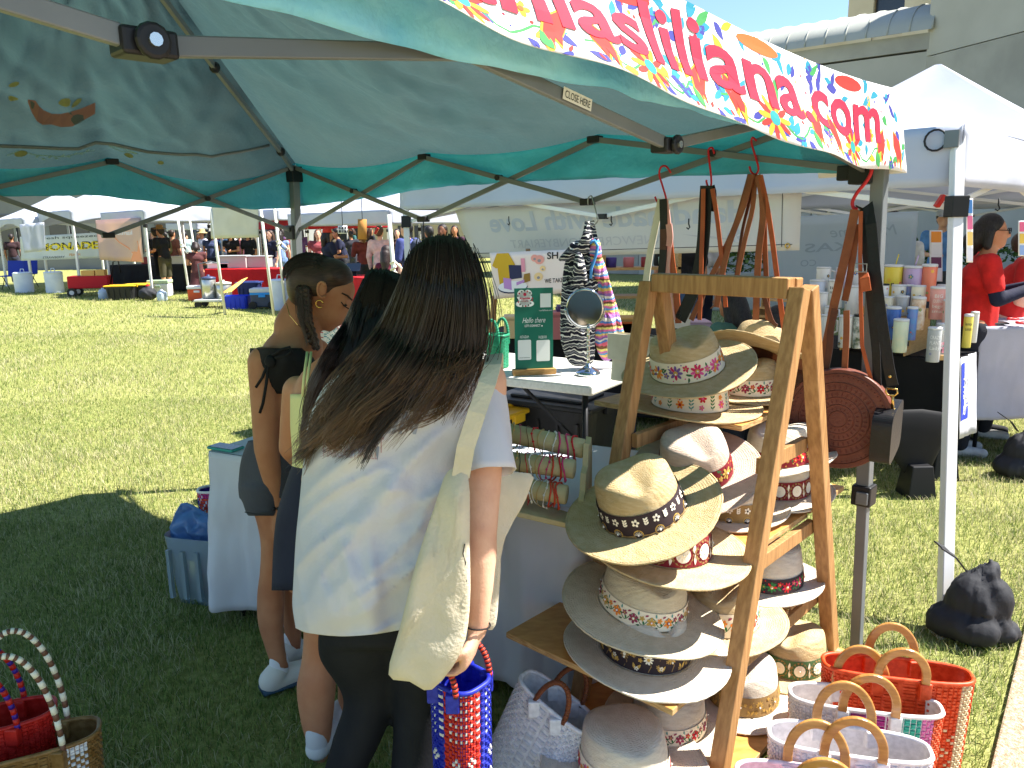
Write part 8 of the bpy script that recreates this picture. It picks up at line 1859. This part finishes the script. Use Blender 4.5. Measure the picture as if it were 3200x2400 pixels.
# goods seen beyond the tall table: shelf, boxes, pots
sh0 = corner(2000, 7.4); T = thing('wooden_shelf', 'wooden shelf with candles behind the cream strap', 'shelf', sh0)
for z in (.55, .95, 1.22): mb = MB(); mb.obox(sh0+V((-.35, 0, z)), (.75, 0, 0), (0, .25, 0), (0, 0, .025)); mb.build('board', wb, T)
for x in (-.35, .37): mb = MB(); mb.obox(sh0+V((x, 0, 0)), (.03, 0, 0), (0, .25, 0), (0, 0, 1.5)); mb.build('side', wb, T)
for k in range(4): b = sh0+V((-.26+.17*k, .08, 1.246)); mb = MB(); mb.lathe([(.05, 0), (.055, .09), (.05, .095), (0, .095)], 14, b); solo(rebase(mb.build('candle_jar', plain(((70, 60, 140), (196, 120, 130), (150, 60, 70), (140, 180, 160))[k], .4), smooth=True)), '%s candle jar on the wooden shelf' % ('purple', 'pink', 'wine red', 'sage green')[k], 'candle', 'candle jars on the shelf')
tg = corner(1990, 6.2); a, b = tg+V((-1.25, .2, 0)), tg+V((1.5, -.4, 0))
tablecloth('tablecloth', 'dark cloth over the goods table behind the hat rack', a, b, V((.16, .65, 0)), .74, .1, bkc, .02, 31, 20)
for i, (u, v, w_, h, col, lab) in enumerate(((1985, 800, .28, .17, (206, 160, 96), 'cardboard box on the goods table'), (1975, 880, .30, .16, (200, 100, 60), 'terracotta planter box on the goods table'), (1905, 870, .22, .16, (120, 80, 44), 'small brown wooden crate beyond the rainbow top'), (1960, 955, .22, .15, (226, 110, 50), 'orange round tub beside the rack leg'), (2140, 895, .20, .20, (226, 220, 206), 'cream box seen through the rack top'), (2200, 930, .26, .12, (206, 180, 200), 'lilac tray of trinkets behind the rack'), (1700, 880, .30, .22, (196, 120, 120), 'rose coloured box behind the green sign'), (1800, 880, .26, .26, (84, 60, 110), 'purple box behind the mirror'), (1620, 880, .24, .18, (226, 200, 150), 'straw coloured box behind the green basket'))):
    q = P(u, v, 5.95); q = V((q.x, 6.2+.05*(i % 3), .745)); T = thing('goods_box', lab, 'box', q); mb = MB(); hh = h
    mb.obox(q+V((-w_/2, -.1, .001)), (w_, 0, 0), (0, .2, 0), (0, 0, hh)); mb.build('box', plain(col, .7), T, bevel=.006); mb = MB(); mb.obox(q+V((-w_/2-.006, -.106, hh*.82)), (w_+.012, 0, 0), (0, .212, 0), (0, 0, hh*.1)); mb.build('rim', plain(tuple(int(x*.85) for x in col), .7), T)

bake_fused()
